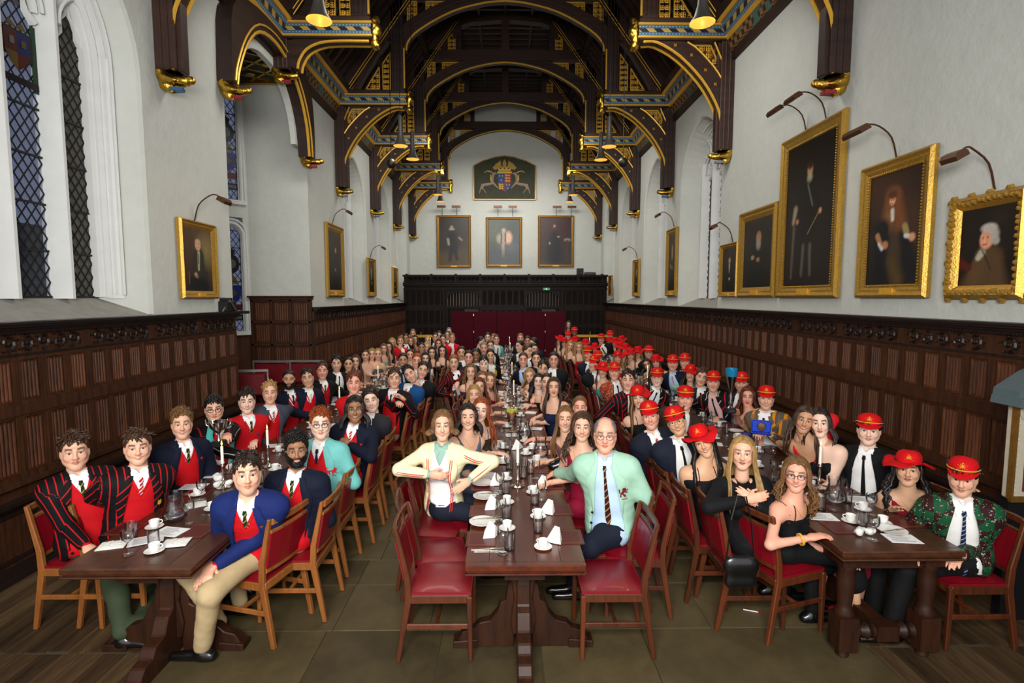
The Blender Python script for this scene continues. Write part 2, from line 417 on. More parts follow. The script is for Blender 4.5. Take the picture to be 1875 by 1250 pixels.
# windows -----------------------------------------------------
def lattice(mb, y0, y1, z0, z1, x, dw=.125, dh=.175, t=.011, mi=0, top=None):
    H_ = z1-z0; sl = dh/dw
    for sg in (1, -1):
        k = -math.ceil((y1-y0)*sl/dh)-1
        while True:
            c = z0+k*dh; k += 1
            if c > z1+(y1-y0)*sl: break
            # z = c + sg*sl*(y-yr)
            yr = y0 if sg > 0 else y1
            ya, yb = y0, y1; f = lambda y_: c+sg*sl*(y_-yr)
            pts = []
            lo, hi = sorted(((z0-c)/(sg*sl)+yr, (z1-c)/(sg*sl)+yr)); ya = max(y0, lo); yb = min(y1, hi)
            if yb-ya < .01: continue
            mb.bar((x, ya, f(ya)), (x, yb, f(yb)), t, t)
def make_window(n, loc, rz, label):
    wd = struct(empty('window_%d' % n, loc, rz), label)
    hw = 1.34; x = -.5; LW = .5; MW = (2*hw-4*LW)/3*.92; pitch = (2*hw-LW)/3
    st = MB(); zt = 6.15
    lights = [(-hw+pitch*i, -hw+pitch*i+LW) for i in range(4)]
    def moulded(path, r=.085, m=st):
        m.tube(path, r, 6); m.tube([(p[0]+.10, p[1], p[2]) for p in path], r*.5, 5)
    for i in range(3):
        yc = (lights[i][1]+lights[i+1][0])/2; gz = 6.15
        P = [(x-.09, yc-.1), (x-.02, yc-.1), (x+.12, yc-.035), (x+.16, yc-.02), (x+.16, yc+.02), (x+.12, yc+.035), (x-.02, yc+.1), (x-.09, yc+.1)]
        st.prism(P, 2.84, gz+.3, 'XY')
    jam = [(hw+.02)]
    for sg in (-1, 1): 
        st.prism([(x-.1, sg*(hw-.01)), (x-.1, sg*(hw+.2)), (x+.25, sg*(hw+.12)), (x+.12, sg*(hw+.02))], 2.84, 6.0, 'XY')
    for (a, b) in lights:
        H2 = arch_pts(a, b, zt, .42, 6); moulded([(x, p, q) for p, q in H2], .05)
        ym = (a+b)/2
        for sg in (-1, 1):                                           # cusps
            st.tube([(x, ym+sg*.24, zt-.12), (x, ym+sg*.13, zt-.02), (x, ym+sg*.11, zt+.12), (x, ym+sg*.17, zt+.2)], [.05, .035, .02, .03], 5)
            st.tube([(x, ym+sg*.11, zt+.13), (x, ym+sg*.03, zt+.22), (x, ym, zt+.36)], [.02, .02, .03], 5)
    for k in range(2):
        a, b = lights[2*k][0], lights[2*k+1][1]
        H2 = arch_pts(a, b, zt+.12, .85, 8); moulded([(x, p, q) for p, q in H2], .06)
        yc = (a+b)/2; C = [(x, yc+.2*math.cos(t), zt+.66+.2*math.sin(t)) for t in [2*PI*q/14 for q in range(14)]]
        st.tube(C, .04, 5, closed=True)
        for q in range(4):
            t = PI/4+q*PI/2; C = [(x, yc+.1*math.cos(t)+.075*math.cos(u), zt+.66+.1*math.sin(t)+.075*math.sin(u)) for u in [2*PI*v/8 for v in range(8)]]
            st.tube(C, .018, 4, closed=True)
    C = [(x, .33*math.cos(t)*.8, zt+1.02+.3*math.sin(t)-.1) for t in [2*PI*q/16 for q in range(16)]]; st.tube(C, .045, 5, closed=True)
    O = arch_pts(-hw-.03, hw+.03, 5.85, 1.42); OJ = [(-hw-.03, 2.86)]+O+[(hw+.03, 2.86)]; moulded([(x, p, q) for p, q in OJ], .11)
    moulded([(x+.16, p*1.05, q+.03) for p, q in OJ], .05)
    st.build('stone_tracery', M_stone, wd, smooth=40)
    for i, (a, b) in enumerate(lights):
        g = MB(); H2 = arch_pts(a, b, zt, .42, 6)
        g.add([(x-.04, a, 2.84)]+[(x-.04, p, q) for p, q in H2]+[(x-.04, b, 2.84)], [tuple(range(len(H2)+2))])
        go = g.build('leaded_light', M_glass if i % 2 == 0 else M_glassd, wd)
        l = MB(); lattice(l, a, b, 2.86, zt+.12, x-.03)
        zz = 2.86
        while zz < zt: l.box(x-.045, x-.015, a, b, zz-.012, zz+.012); zz += .55
        stuff(l.build('lead_lattice', M_lead, go))
    g = MB(); g.add([(x-.05, -hw, zt)]+[(x-.05, p, max(q, zt)) for p, q in O]+[(x-.05, hw, zt)], [tuple(range(len(O)+2))]); g.build('tracery_glass', M_glassd, wd)
    return wd
w1 = make_window(1, (-5.0, 5.86, 0), PI, 'tall pointed window nearest on the left wall, its head out of sight above')
# make_window builds with glass at local x=-.5 (outwards for rz=0 on the LEFT wall) so flip
w1.rotation_euler = (0, 0, 0)
wn = 2
for (a, b, _), lab in zip(W_L[1:], ('second pointed window on the left wall, past the bay', 'third pointed window on the left wall', 'farthest pointed window on the left wall')):
    copy_tree(w1, (-5.0, (a+b)/2, 0), 0, lab).name = 'window_%d' % wn; wn += 1
for (a, b, _), lab in zip(W_R, ('nearest pointed window on the right wall, beside the row of five portraits', 'second pointed window on the right wall', 'third pointed window on the right wall', 'farthest pointed window on the right wall')):
    copy_tree(w1, (5.0, (a+b)/2, 0), PI, lab).name = 'window_%d' % wn; wn += 1
# heraldic glass in the nearest window
cols = {k: glazing('stained_'+k, c, .5) for k, c in dict(red=(.5,.06,.03), blue=(.04,.1,.6), teal=(.15,.5,.5), gold=(.7,.45,.08), green=(.1,.35,.15), white=(.8,.85,.9), dark=(.08,.05,.05)).items()}
def stained(parent, yc, zc, sc, x, seed=0):
    r_ = random.Random(seed)
    def P(nm, poly, dx=0):
        g = MB(); g.prism([(yc+a*sc, zc+b*sc) for a, b in poly], x+dx, x+dx+.006, 'YZ'); g.build('stained_pane', cols[nm], parent)
    P('teal', [(-1,-1.4),(-.75,-1.4),(-.75,1.5),(-1,1.5)]); P('green', [(.75,-1.4),(1,-1.4),(1,1.5),(.75,1.5)])
    P('dark', [(-.8,-.2),(.8,-.2),(.8,1),(-.8,1)], .004)
    P('red', [(-.6,.0),(0,-.0),(0,.9),(-.6,.9)], .012); P('blue', [(0,0),(.6,0),(.6,.9),(0,.9)], .012)
    P('gold', [(-.6,0),(-.35,-.45),(0,-.75),(0,0)], .012); P('red', [(0,0),(0,-.75),(.35,-.45),(.6,0)], .012)
    P('white', [(-.35,.3),(-.15,.3),(-.15,.6),(-.35,.6)], .02); P('gold', [(.2,.3),(.42,.3),(.42,.6),(.2,.6)], .02)
    P('gold', [(-.5,1.05),(-.3,1.35),(0,1.1),(.3,1.35),(.5,1.05)], .012); P('dark', [(-.95,-1.3),(.95,-1.3),(.95,-1.0),(-.95,-1.0)], .012)
for c in KIDS[w1]:
    if c.name.startswith('leaded_light') and c.data.vertices[0].co.y > -.5 and c.data.vertices[0].co.y < .3: stained(c, c.data.vertices[0].co.y+.25, 5.6, .26, -.515, 1)
# building seen outside the near window
M_out = flat('weathered_stone_outside', '#4a4a4c', .9, var=.3); M_slate = flat('slate_roof', '#23262f', .8, var=.2)
mb = MB(); mb.box(-17, -14, 2, 26, 0, 3.9); mb.prism([(2, 3.9), (26, 3.9), (26, 5.2), (2, 5.2)], -16.5, -15.2, 'YZ', 1)
for i in range(5): mb.box(-13.95, -13.9, 4+i*4, 5.2+i*4, 1.2, 3.0, 1)
tag(mb.build('neighbouring_building', [M_out, M_slate]), 'grey stone building with a dark slate roof seen through the left window', 'building')
# oriel bay ------------------------------------------------------
mb = MB(); 
mb.box(-6.5, -5.02, 13.565, 13.9, 0, WT)                              # return wall facing the camera
def seg(a, b, z0, z1, t=.25, m=mb, mi=0):
    a = Vector((*a, 0)); b = Vector((*b, 0)); d = (b-a).normalized(); n = Vector((d.y, -d.x, 0))*t
    m.prism([(a.x, a.y), (b.x, b.y), (b.x+n.x, b.y+n.y), (a.x+n.x, a.y+n.y)], z0, z1, 'XY', mi)
A0 = Vector((-6.5, 13.58, 0)); A1 = Vector((-7.72, 12.3, 0)); L_ = (A1-A0).length; D_ = (A1-A0)/L_
def pt(t): q = A0+D_*t; return (q.x, q.y)
s0, s1 = .16, .74
oriel = mb
seg(pt(s0), pt(0), 0, 8.4, -.3, oriel)
seg(pt(L_), pt(s1), 0, 8.4, -.3, oriel)
seg(pt(s1), pt(s0), 0, 1.95, -.3, oriel); seg(pt(s1), pt(s0), 4.85, 5.2, -.3, oriel); seg(pt(s1), pt(s0), 7.95, 8.4, -.3, oriel)
seg((-7.72, 10.9), pt(L_), 0, 8.4, -.3, oriel)
seg((-6.3, 9.72), (-7.72, 10.9), 0, 8.4, -.3, oriel); seg((-5, 9.7), (-6.3, 9.72), 0, 8.4, -.3, oriel)
oriel.build('oriel_wall', M_plaster, wall_l)
M_ceil = flat('painted_bay_ceiling', '#27302a', .7, var=.2)
mb = MB(); mb.prism([(-4.98, 9.7), (-4.98, 13.6), (-6.5, 13.6), (-7.8, 12.35), (-7.8, 10.85), (-6.3, 9.7)], 8.2, 8.35, 'XY'); mb.build('bay_ceiling', M_ceil, wall_l)
mb = MB()
for k in range(-6, 10):
    for sg in (1, -1):
        a = Vector((-5.0, 9.7+k*.55, 8.18)); b = a+Vector((-2.8, sg*2.2, 0)) if sg > 0 else a+Vector((-2.8, -2.2, 0))
        pts = []
        for q in range(29):
            p = a+(b-a)*(q/28)
            if 9.75 < p.y < 13.5 and p.x < -5 and (p.y-13.58) < (p.x+6.5)*1.05 and (p.y-9.7) > -(p.x+6.3)*.8: pts.append(p)
        if len(pts) > 1: mb.bar(pts[0], pts[-1], .05, .05)
mb.bar((-5.02, 13.5, 8.16), (-6.5, 13.5, 8.16), .12, .12); mb.bar((-6.5, 13.5, 8.16), (-7.7, 12.3, 8.16), .12, .12)
for p in [(-5.5, 12.6), (-6.2, 12.3), (-5.8, 11.5), (-6.6, 11.4), (-6.9, 12.3), (-5.4, 11.9), (-6.1, 13.1)]: mb.lathe([(0, -.03), (.07, -.02), (.1, 0), (.05, .02)], (p[0], p[1], 8.17), 8)
mb.build('gilt_ceiling_ribs', M_gilt, wall_l)
ow = struct(empty('window_9', (0, 0, 0)), 'narrow two-tier leaded window with heraldic glass in the bay on the left')
fr = MB()
for z0, z1 in ((2.0, 4.75), (5.25, 7.95)):
    H2 = arch_pts(s0, s1, z1-.35, .3, 6)
    def W3(t, z, out=0): q = A0+D_*t; n = Vector((-D_.y, D_.x, 0)); n = -n if n.y > 0 else n; return tuple(q+n*out+Vector((0, 0, z)))
    for off, o, r_ in ((0, .02, .045), (.09, .05, .03), (-.05, -.05, .03)):
        P = [W3(s0-off*.8, z0, o)]+[W3((s0+s1)/2+(p-(s0+s1)/2)*(1+off*1.8), q+off, o) for p, q in H2]+[W3(s1+off*.8, z0, o)]; fr.tube(P, r_, 6)
    fr.bar(W3(s0-.1, z0-.04, .03), W3(s1+.1, z0-.04, .03), .12, .1)
    g = MB(); P = [W3(s0, z0, -.1)]+[W3(p, q, -.1) for p, q in H2]+[W3(s1, z0, -.1)]; g.add(P, [tuple(range(len(P)))]); go = g.build('leaded_light', M_glass, ow)
    l = MB(); z = z0
    while z < z1-.1: l.bar(W3(s0, z, -.08), W3(s1, z, -.08), .02, .02); z += .42
    dw = .145; dh = .2
    for sg in (1, -1):
        for k in range(-5, 30):
            z = z0+k*dh; a = [s0, z]; b = [s1, z+dh*(s1-s0)/dw]
            if sg < 0: a, b = [s1, z], [s0, z+dh*(s1-s0)/dw]
            def cl(a, b, zz): t_ = (zz-a[1])/(b[1]-a[1]); return [a[0]+(b[0]-a[0])*t_, zz]
            if b[1] < z0 or a[1] > z1-.12: continue
            if a[1] < z0: a = cl(a, b, z0)
            if b[1] > z1-.12: b = cl(a, b, z1-.12)
            l.bar(W3(a[0], a[1], -.09), W3(b[0], b[1], -.09), .013, .013)
    stuff(l.build('lead_lattice', M_lead, go))
    def P3(nm, poly, zc, sc, o=-.07):
        g = MB(); tc = (s0+s1)/2; pp = [W3(tc+a*sc, zc+b*sc, o) for a, b in poly]; qq = [W3(tc+a*sc, zc+b*sc, o-.01) for a, b in poly]
        n = len(pp); g.add(pp+qq, [tuple(range(n))]+[(i, (i+1) % n, (i+1) % n+n, i+n) for i in range(n)]); g.build('stained_pane', cols[nm], go)
    zc = z0+.95; sh = [(-.9, .9), (.9, .9), (.9, 0), (.5, -.7), (0, -1.05), (-.5, -.7), (-.9, 0)]
    P3('blue', sh, zc, .24, -.06); P3('gold', [(-.6, 1), (-.5, 1.5), (0, 2.2), (.5, 1.5), (.6, 1)], zc, .24); P3('red', [(-1.1, -1.1), (1.1, -1.1), (.9, -1.7), (-.9, -1.7)], zc, .24)
    P3('gold', [(-.5, .1), (0, .5), (.5, .1), (0, -.4)], zc, .24, -.05)
    P3('dark', [(math.cos(t), 1.2*math.sin(t)) for t in [2*PI*q/14 for q in range(14)]], z1-1.05, .2); P3('white', [(.55*math.cos(t), .6*math.sin(t)) for t in [2*PI*q/10 for q in range(10)]], z1-1.05, .2, -.05)
    P3('dark', [(-.4, 0), (-.5, .5), (0, .8), (.5, .5), (.4, 0)], z1-.82, .2, -.055)
    P3('dark', [(-1, -.3), (1, -.3), (1, .3), (-1, .3)], z0+.35, .25); P3('white', [(-.8, -.15), (.8, -.15), (.8, .15), (-.8, .15)], z0+.35, .25, -.06)
fr.build('stone_surround', M_stone, ow, smooth=40)
# ---------------------------------------------------------------- panelling
def fold_mesh(wd, h, mat, folds=5):
    mb = MB(); n = folds; P = []
    for i in range(n):
        x0 = -wd/2+wd*i/n; d = wd/n
        P += [(x0+d*.1, .004), (x0+d*.25, .016), (x0+d*.5, .02), (x0+d*.75, .016), (x0+d*.9, .004)]
    poly = [(-wd/2, -.004)]+P+[(wd/2, -.004)]
    mb.prism([(a, b) for a, b in poly], -h/2+.03, h/2-.03, 'XY')
    for i in range(n):                                                # carved ends of the folds
        x0 = -wd/2+wd*(i+.5)/n; up = .012 if i % 2 else .02
        for sg in (-1, 1): mb.box(x0-wd/n*.28, x0+wd/n*.28, 0, .016, min(sg*(h/2-.03), sg*(h/2-.03+up)), max(sg*(h/2-.03), sg*(h/2-.03+up)))
    mb.box(-wd/2, wd/2, -.006, .002, -h/2, h/2)
    return mb.build('linenfold_panel', mat, None)
def scroll_mb(L, h):
    mb = MB(); n = max(2, round(L/.21)); 
    for i in range(n):
        cx = -L/2+L*(i+.5)/n; sg = 1 if i % 2 else -1; P = []
        for q in range(15):
            t = q/14; a = t*PI*2.6; r = h*.40*(1-t*.82); P.append((cx+r*math.cos(a*sg+PI/2*sg), .012, sg*-.01+r*math.sin(a*sg+PI/2*sg)))
        mb.tube(P, [.016-.008*q/14 for q in range(15)], 4)
        for q in range(5):
            a = q*1.26+i; mb.lathe([(0, .024), (.012, .018), (.014, 0)], (cx+h*.47*math.cos(a), 0, h*.42*math.sin(a)), 5, M=Matrix.Rotation(-PI/2, 3, 'X'))
        mb.lathe([(0, .035), (.02, .026), (.026, 0)], (cx, 0, 0), 7, M=Matrix.Rotation(-PI/2, 3, 'X'))
        mb.tube([(cx-L/n/2, .01, 0), (cx-L/n/4, .014, h*.3*sg), (cx, .01, h*.42*sg)], .01, 4)
    return mb
def panelling(wall, s, runs, kind='side'):
    fu = fold_mesh(.2, .42, M_oakp); fl = fold_mesh(.215, .57, M_oakp); prot = {}
    fr = MB(); X = lambda a: s*a
    def bx(a, b, y0, y1, z0, z1, m=fr): m.box(min(X(a), X(b)), max(X(a), X(b)), y0, y1, z0, z1)
    rot = (0, 0, PI/2*s)
    cap = MB(); base = MB(); first = [True, True, True]
    for y0, y1 in runs:
        bx(4.965, 5.02, y0, y1, 0, 2.56)
        for z0, z1, d in ((1.63, 1.66, 4.94), (1.66, 1.77, 4.925), (1.77, 1.8, 4.94), (2.22, 2.28, 4.94), (1.0, 1.06, 4.93), (.95, 1.0, 4.9)): bx(d, 4.97, y0, y1, z0, z1)
        for a, z0, z1 in ((4.9, 2.5, 2.53), (4.86, 2.53, 2.56), (4.8, 2.56, 2.585), (4.77, 2.585, 2.61), (4.93, 2.26, 2.285)): bx(a, 5.02, y0, y1, z0, z1, cap)
        q = y0
        while q < y1-.05: bx(4.885, 4.9, q, q+.022, 2.49, 2.515, cap); q += .045
        for a, z0, z1 in ((4.86, .78, .82), (4.9, .74, .78), (4.93, .0, .16), (4.91, 0, .06), (4.945, .2, .24), (4.945, .66, .72)): bx(a, 5.02, y0, y1, z0, z1, base)
        q = y0
        while q < y1: bx(4.945, 4.97, q, q+.07, .2, .7, base); q += .75
        n = round((y1-y0)/.305); p = (y1-y0)/n
        for i in range(n+1):
            yy = y0+i*p; a, b = max(y0, yy-.045), min(y1, yy+.045)
            bx(4.943, 4.97, a, b, 1.06, 1.64); bx(4.943, 4.97, a, b, 1.79, 2.22)
            bx(4.937, 4.97, yy-.008, yy+.008, 1.06, 1.64); bx(4.937, 4.97, yy-.008, yy+.008, 1.79, 2.22)
        for i in range(n):
            yy = y0+(i+.5)*p
            for o, z in ((fu, 2.01), (fl, 1.345)): dupmesh('linenfold_panel', o, wall, (X(4.966), yy, z), rot)
        m = max(1, round((y1-y0)/1.22)); L = (y1-y0)/m
        k = round(L, 3)
        for i in range(m):
            yy = y0+(i+.5)*L
            if k not in prot: prot[k] = scroll_mb(L-.16, .2).build('carved_scroll_panel', M_oakb, wall, loc=(X(4.945), yy, 2.39), rot=rot)
            else: dupmesh('carved_scroll_panel', prot[k], wall, (X(4.945), yy, 2.39), rot)
            bx(4.93, 5, y0+i*L-.06, y0+i*L+.06, 2.28, 2.5)
        bx(4.945, 5, y0, y1, 2.28, 2.5)
    fr.build('panelling_frame', M_oakd, wall); cap.build('panelling_cornice', M_oakb, wall); base.build('panelling_plinth', M_oakb, wall)
    for o in (fu, fl): bpy.data.objects.remove(o)
panelling(wall_r, 1, [(1.6, 25.9)]); panelling(wall_l, -1, [(1.6, 9.66), (13.62, 25.9)])
# tall panelled block on the bay's return wall
mb = MB(); mb.box(-6.5, -4.98, 13.5, 13.6, 0, 2.8); mb.box(-6.54, -4.93, 13.36, 13.6, 2.86, 2.9); mb.box(-6.52, -4.95, 13.42, 13.6, 2.8, 2.86)
for i in range(4): mb.box(-6.5+i*.49, -6.44+i*.49, 13.44, 13.5, 0, 2.8)
for z in (.0, .5, 1.05, 1.62, 2.2, 2.75): mb.box(-6.5, -4.97, 13.44, 13.5, z-.0, z+.06)
mb.build('return_panelling_frame', M_oakd, wall_l, bevel=.006)
f0 = fold_mesh(.36, .46, M_oakp, 6)
for i in range(3):
    for z in (.29, .81, 1.37, 1.94, 2.5): dupmesh('linenfold_panel', f0, wall_l, (-6.225+i*.49, 13.495, z), (0, 0, PI))
bpy.data.objects.remove(f0)
mb = MB(); 
for a, b in (((-6.5, 13.56), (-7.7, 12.28)), ((-7.68, 12.3), (-7.68, 10.9)), ((-7.68, 10.92), (-6.3, 9.76))): seg(a, b, 0, 1.9, .06, mb); seg(a, b, 1.9, 1.96, .12, mb)
mb.box(-6.3, -5, 9.68, 9.78, 0, 1.9); mb.build('bay_panelling', M_oakd, wall_l)
mb = MB(); mb.box(-5.92, -5, 9.6, 9.68, 0, 2.56); mb.box(-5.1, -4.75, 9.62, 9.8, 2.56, 2.61); mb.build('panelling_end', M_oakb, wall_l)
# ---------------------------------------------------------------- painted wall cornice
_t = NT('painted_cornice'); _v = _t.coord('Object'); _s = _t.sep(_v)
ch = _t.new('ShaderNodeTexChecker'); ch.inputs['Scale'].default_value = 9; ch.inputs[1].default_value = (.02, .015, .012, 1); ch.inputs[2].default_value = (.22, .11, .035, 1); _t.link(_v, ch.inputs[0])
n_ = _t.noise(_v, 2.2, 1)
_t.base(_t.mix(_t.math('GREATER_THAN', n_, .57), ch.outputs[0], (.05, .12, .10))); _t.set(Roughness=.5); M_corn1 = _t.m
_t = NT('blue_gold_band'); _v = _t.coord('Object'); _s = _t.sep(_v)
def bandmat(name, along, zc, hh):
    t = NT(name); s_ = t.sep(t.coord('Object')); a = s_[along]; z = s_[2]
    dz = t.math('DIVIDE', t.math('SUBTRACT', z, zc), hh)             # -1..1 across the band
    ad = t.math('ABSOLUTE', dz)
    sk = t.math('ADD', t.math('MULTIPLY', a, 3.1), t.math('MULTIPLY', dz, .35))
    alt = t.math('GREATER_THAN', t.math('FRACT', sk), .5)
    core = t.mix(alt, (.012, .012, .02), (.45, .28, .05))
    dots = t.math('LESS_THAN', t.math('ABSOLUTE', t.math('SUBTRACT', t.math('FRACT', t.math('MULTIPLY', a, 14)), .5)), .2)
    nearl = t.math('MULTIPLY', dots, t.math('LESS_THAN', t.math('ABSOLUTE', t.math('SUBTRACT', ad, .68)), .1))
    blue = t.mix(nearl, (.045, .12, .20), (.25, .35, .42))
    t.base(t.mix(t.math('GREATER_THAN', ad, .36), core, blue)); t.set(Roughness=.45); return t.m
M_bandX = bandmat('blue_gold_band_beam', 0, 8.585, .11); M_bandY = bandmat('blue_gold_band_wall', 1, 8.6, .13)
for s, wl in ((1, wall_r), (-1, wall_l)):
    mb = MB()
    for poly, mi in (([(5.02, 8.0), (4.93, 8.02), (4.88, 8.16), (5.02, 8.16)], 0), ([(5.02, 8.16), (4.9, 8.16), (4.82, 8.4), (5.02, 8.4)], 1), ([(5.02, 8.4), (4.8, 8.4), (4.74, 8.47), (5.02, 8.47)], 3),
                     ([(5.02, 8.47), (4.76, 8.47), (4.64, 8.73), (5.02, 8.73)], 2), ([(5.02, 8.73), (4.6, 8.73), (4.55, 8.79), (5.02, 8.79)], 3), ([(5.02, 8.79), (4.56, 8.79), (4.5, 8.95), (5.02, 8.95)], 0)):
        mb.prism([(s*a, b) for a, b in poly], 2.5, 27.75, 'XZ', mi)
    mb.build('painted_cornice', [M_roofy, M_corn1, M_bandY, M_gpaint], wl)
# ---------------------------------------------------------------- roof
ceil = MB()
for s in (1, -1): ceil.prism([(s*5.9, 8.85), (s*4.9, 8.98), (s*1.9, 13.08), (s*1.9, 13.3), (s*5.9, 9.6)], 2, 27.8, 'XZ')
ceil.prism([(-1.9, 13.08), (0, 13.25), (1.9, 13.08), (1.9, 13.3), (0, 13.5), (-1.9, 13.3)], 2, 27.8, 'XZ')
ceiling = struct(ceil.build('ceiling', M_board))
mb = MB(); mb.bar((4.85, 0, 8.96), (1.88, 0, 13.02), .1, .12, up=(0,1,0)); ra = mb.build('rafter', M_roof, ceiling, loc=(0, 3, 0))
mb = MB(); mb.bar((-1.95, 0, 13.0), (1.95, 0, 13.0), .1, .1); cb = mb.build('ceiling_rib', M_roof, ceiling, loc=(0, 3, 0))
yy = 3.42
while yy < 27.6:
    dupmesh('rafter', ra, ceiling, (0, yy, 0)); dupmesh('rafter', ra, ceiling, (0, yy, 0), (0, 0, PI)); dupmesh('ceiling_rib', cb, ceiling, (0, yy, 0)); yy += .42
for s in (1, -1):
    for a, b in ((3.9, 10.2), (2.85, 11.62), (1.9, 12.88)):
        mb = MB(); mb.bar((s*a, 2, b), (s*a, 27.7, b), .2, .26); mb.build('purlin', M_roofy, ceiling)
for x_ in (-.95, 0, .95):
    mb = MB(); mb.bar((x_, 2, 12.93), (x_, 27.7, 12.93), .08, .08); mb.build('purlin', M_roofy, ceiling)
# hammer-beam trusses
def inpoly(x, z, P):
    c = False
    for i in range(len(P)):
        (x1, z1), (x2, z2) = P[i], P[i-1]
        if (z1 > z) != (z2 > z) and x < (x2-x1)*(z-z1)/(z2-z1)+x1: c = not c
    return c
def tracery(poly, mb, cell=.16, fr=.02, y=.0):
    for i in range(len(poly)): a, b = poly[i], poly[(i+1) % len(poly)]; mb.bar((a[0], y, a[1]), (b[0], y, b[1]), fr, fr*1.6)
    xs = [p[0] for p in poly]; zs = [p[1] for p in poly]; x = min(xs)+cell/2
    nx = max(1, round((max(xs)-min(xs))/cell)); nz = max(1, round((max(zs)-min(zs))/cell))
    cx = (max(xs)-min(xs))/nx; cz = (max(zs)-min(zs))/nz
    for i in range(nx):
        for j in range(nz):
            x = min(xs)+cx*(i+.5); z = min(zs)+cz*(j+.5); r = min(cx, cz)*.5
            if not inpoly(x, z, poly): continue
            big = sum(inpoly(x+u*r*.8, z+v*r*.8, poly) for u, v in ((1,0),(-1,0),(0,1),(0,-1)))
            if big < 3: mb.bar((x-r*.5, y, z-r*.5), (x+r*.5, y, z+r*.5), .014, .02); continue
            for q in range(4):                                       # quatrefoil of four small rings
                t = PI/4+q*PI/2; c = (x+r*.5*math.cos(t), z+r*.5*math.sin(t))
                mb.tube([(c[0]+r*.42*math.cos(u), y, c[1]+r*.42*math.sin(u)) for u in [2*PI*v/6 for v in range(6)]], .011, 3, closed=True)
            mb.bar((x-r, y, z), (x+r, y, z), .008, .014); mb.bar((x, y, z-r), (x, y, z+r), .008, .014)
def smooth_pts(P, n=3):
    out = []
    for i in range(len(P)-1):
        p0 = P[max(i-1, 0)]; p1 = P[i]; p2 = P[i+1]; p3 = P[min(i+2, len(P)-1)]
        for k in range(n):
            t = k/n; out.append(tuple(.5*((2*p1[a])+(-p0[a]+p2[a])*t+(2*p0[a]-5*p1[a]+4*p2[a]-p3[a])*t*t+(-p0[a]+3*p1[a]-3*p2[a]+p3[a])*t**3) for a in range(len(p1))))
    return out+[tuple(P[-1])]
def offs(P, d):
    out = []
    for i in range(len(P)):
        a = P[max(i-1, 0)]; b = P[min(i+1, len(P)-1)]; dx, dz = b[0]-a[0], b[1]-a[1]; l = math.hypot(dx, dz) or 1
        out.append((P[i][0]-dz/l*d, P[i][1]+dx/l*d))
    return out
def angel(name, parent, loc, rz, shield):
    s = SDF(); s.cone((.0, .02, .0), (.30, 0, -.04), .12, .085, .05, e=((0,0,1), .75)).ell((.40, 0, -.02), (.065, .055, .06), .03).cone((.3,0,-.03),(.38,0,-.02),.05,.045,.03)
    s.cone((.05, .10, -.02), (.24, .12, -.06), .06, .02, .03).cone((.05, -.10, -.02), (.24, -.12, -.06), .06, .02, .03)
    s.cone((0, .05, .06), (.0, -.05, .06), .1, .1, .03); s.cone((.02, 0, -.08), (.12, 0, -.16), .09, .05, .04)
    f, lo, g = s.grid(.02); V, Q = nets(f, lo, .02)
    V = V+NR.normal(0, .0035, V.shape); o = npmesh(name, V, Q, M_gilt, parent, loc=loc); o.rotation_euler = (0, 0, rz)
    mb = MB(); mb.prism([(.12, .07), (.28, .05), (.3, -.05), (.12, -.07), (.06, 0)], -.175, -.13, 'XY'); sh = mb.build('shield', shield, o); return o
M_blz = flat('blue_enamel', '#1f5f86', .4, var=.1); M_rdz = flat('red_enamel', '#8a1a22', .4, var=.1); M_greyz = flat('grey_white_enamel', '#777b80', .5, var=.2)
D = .15
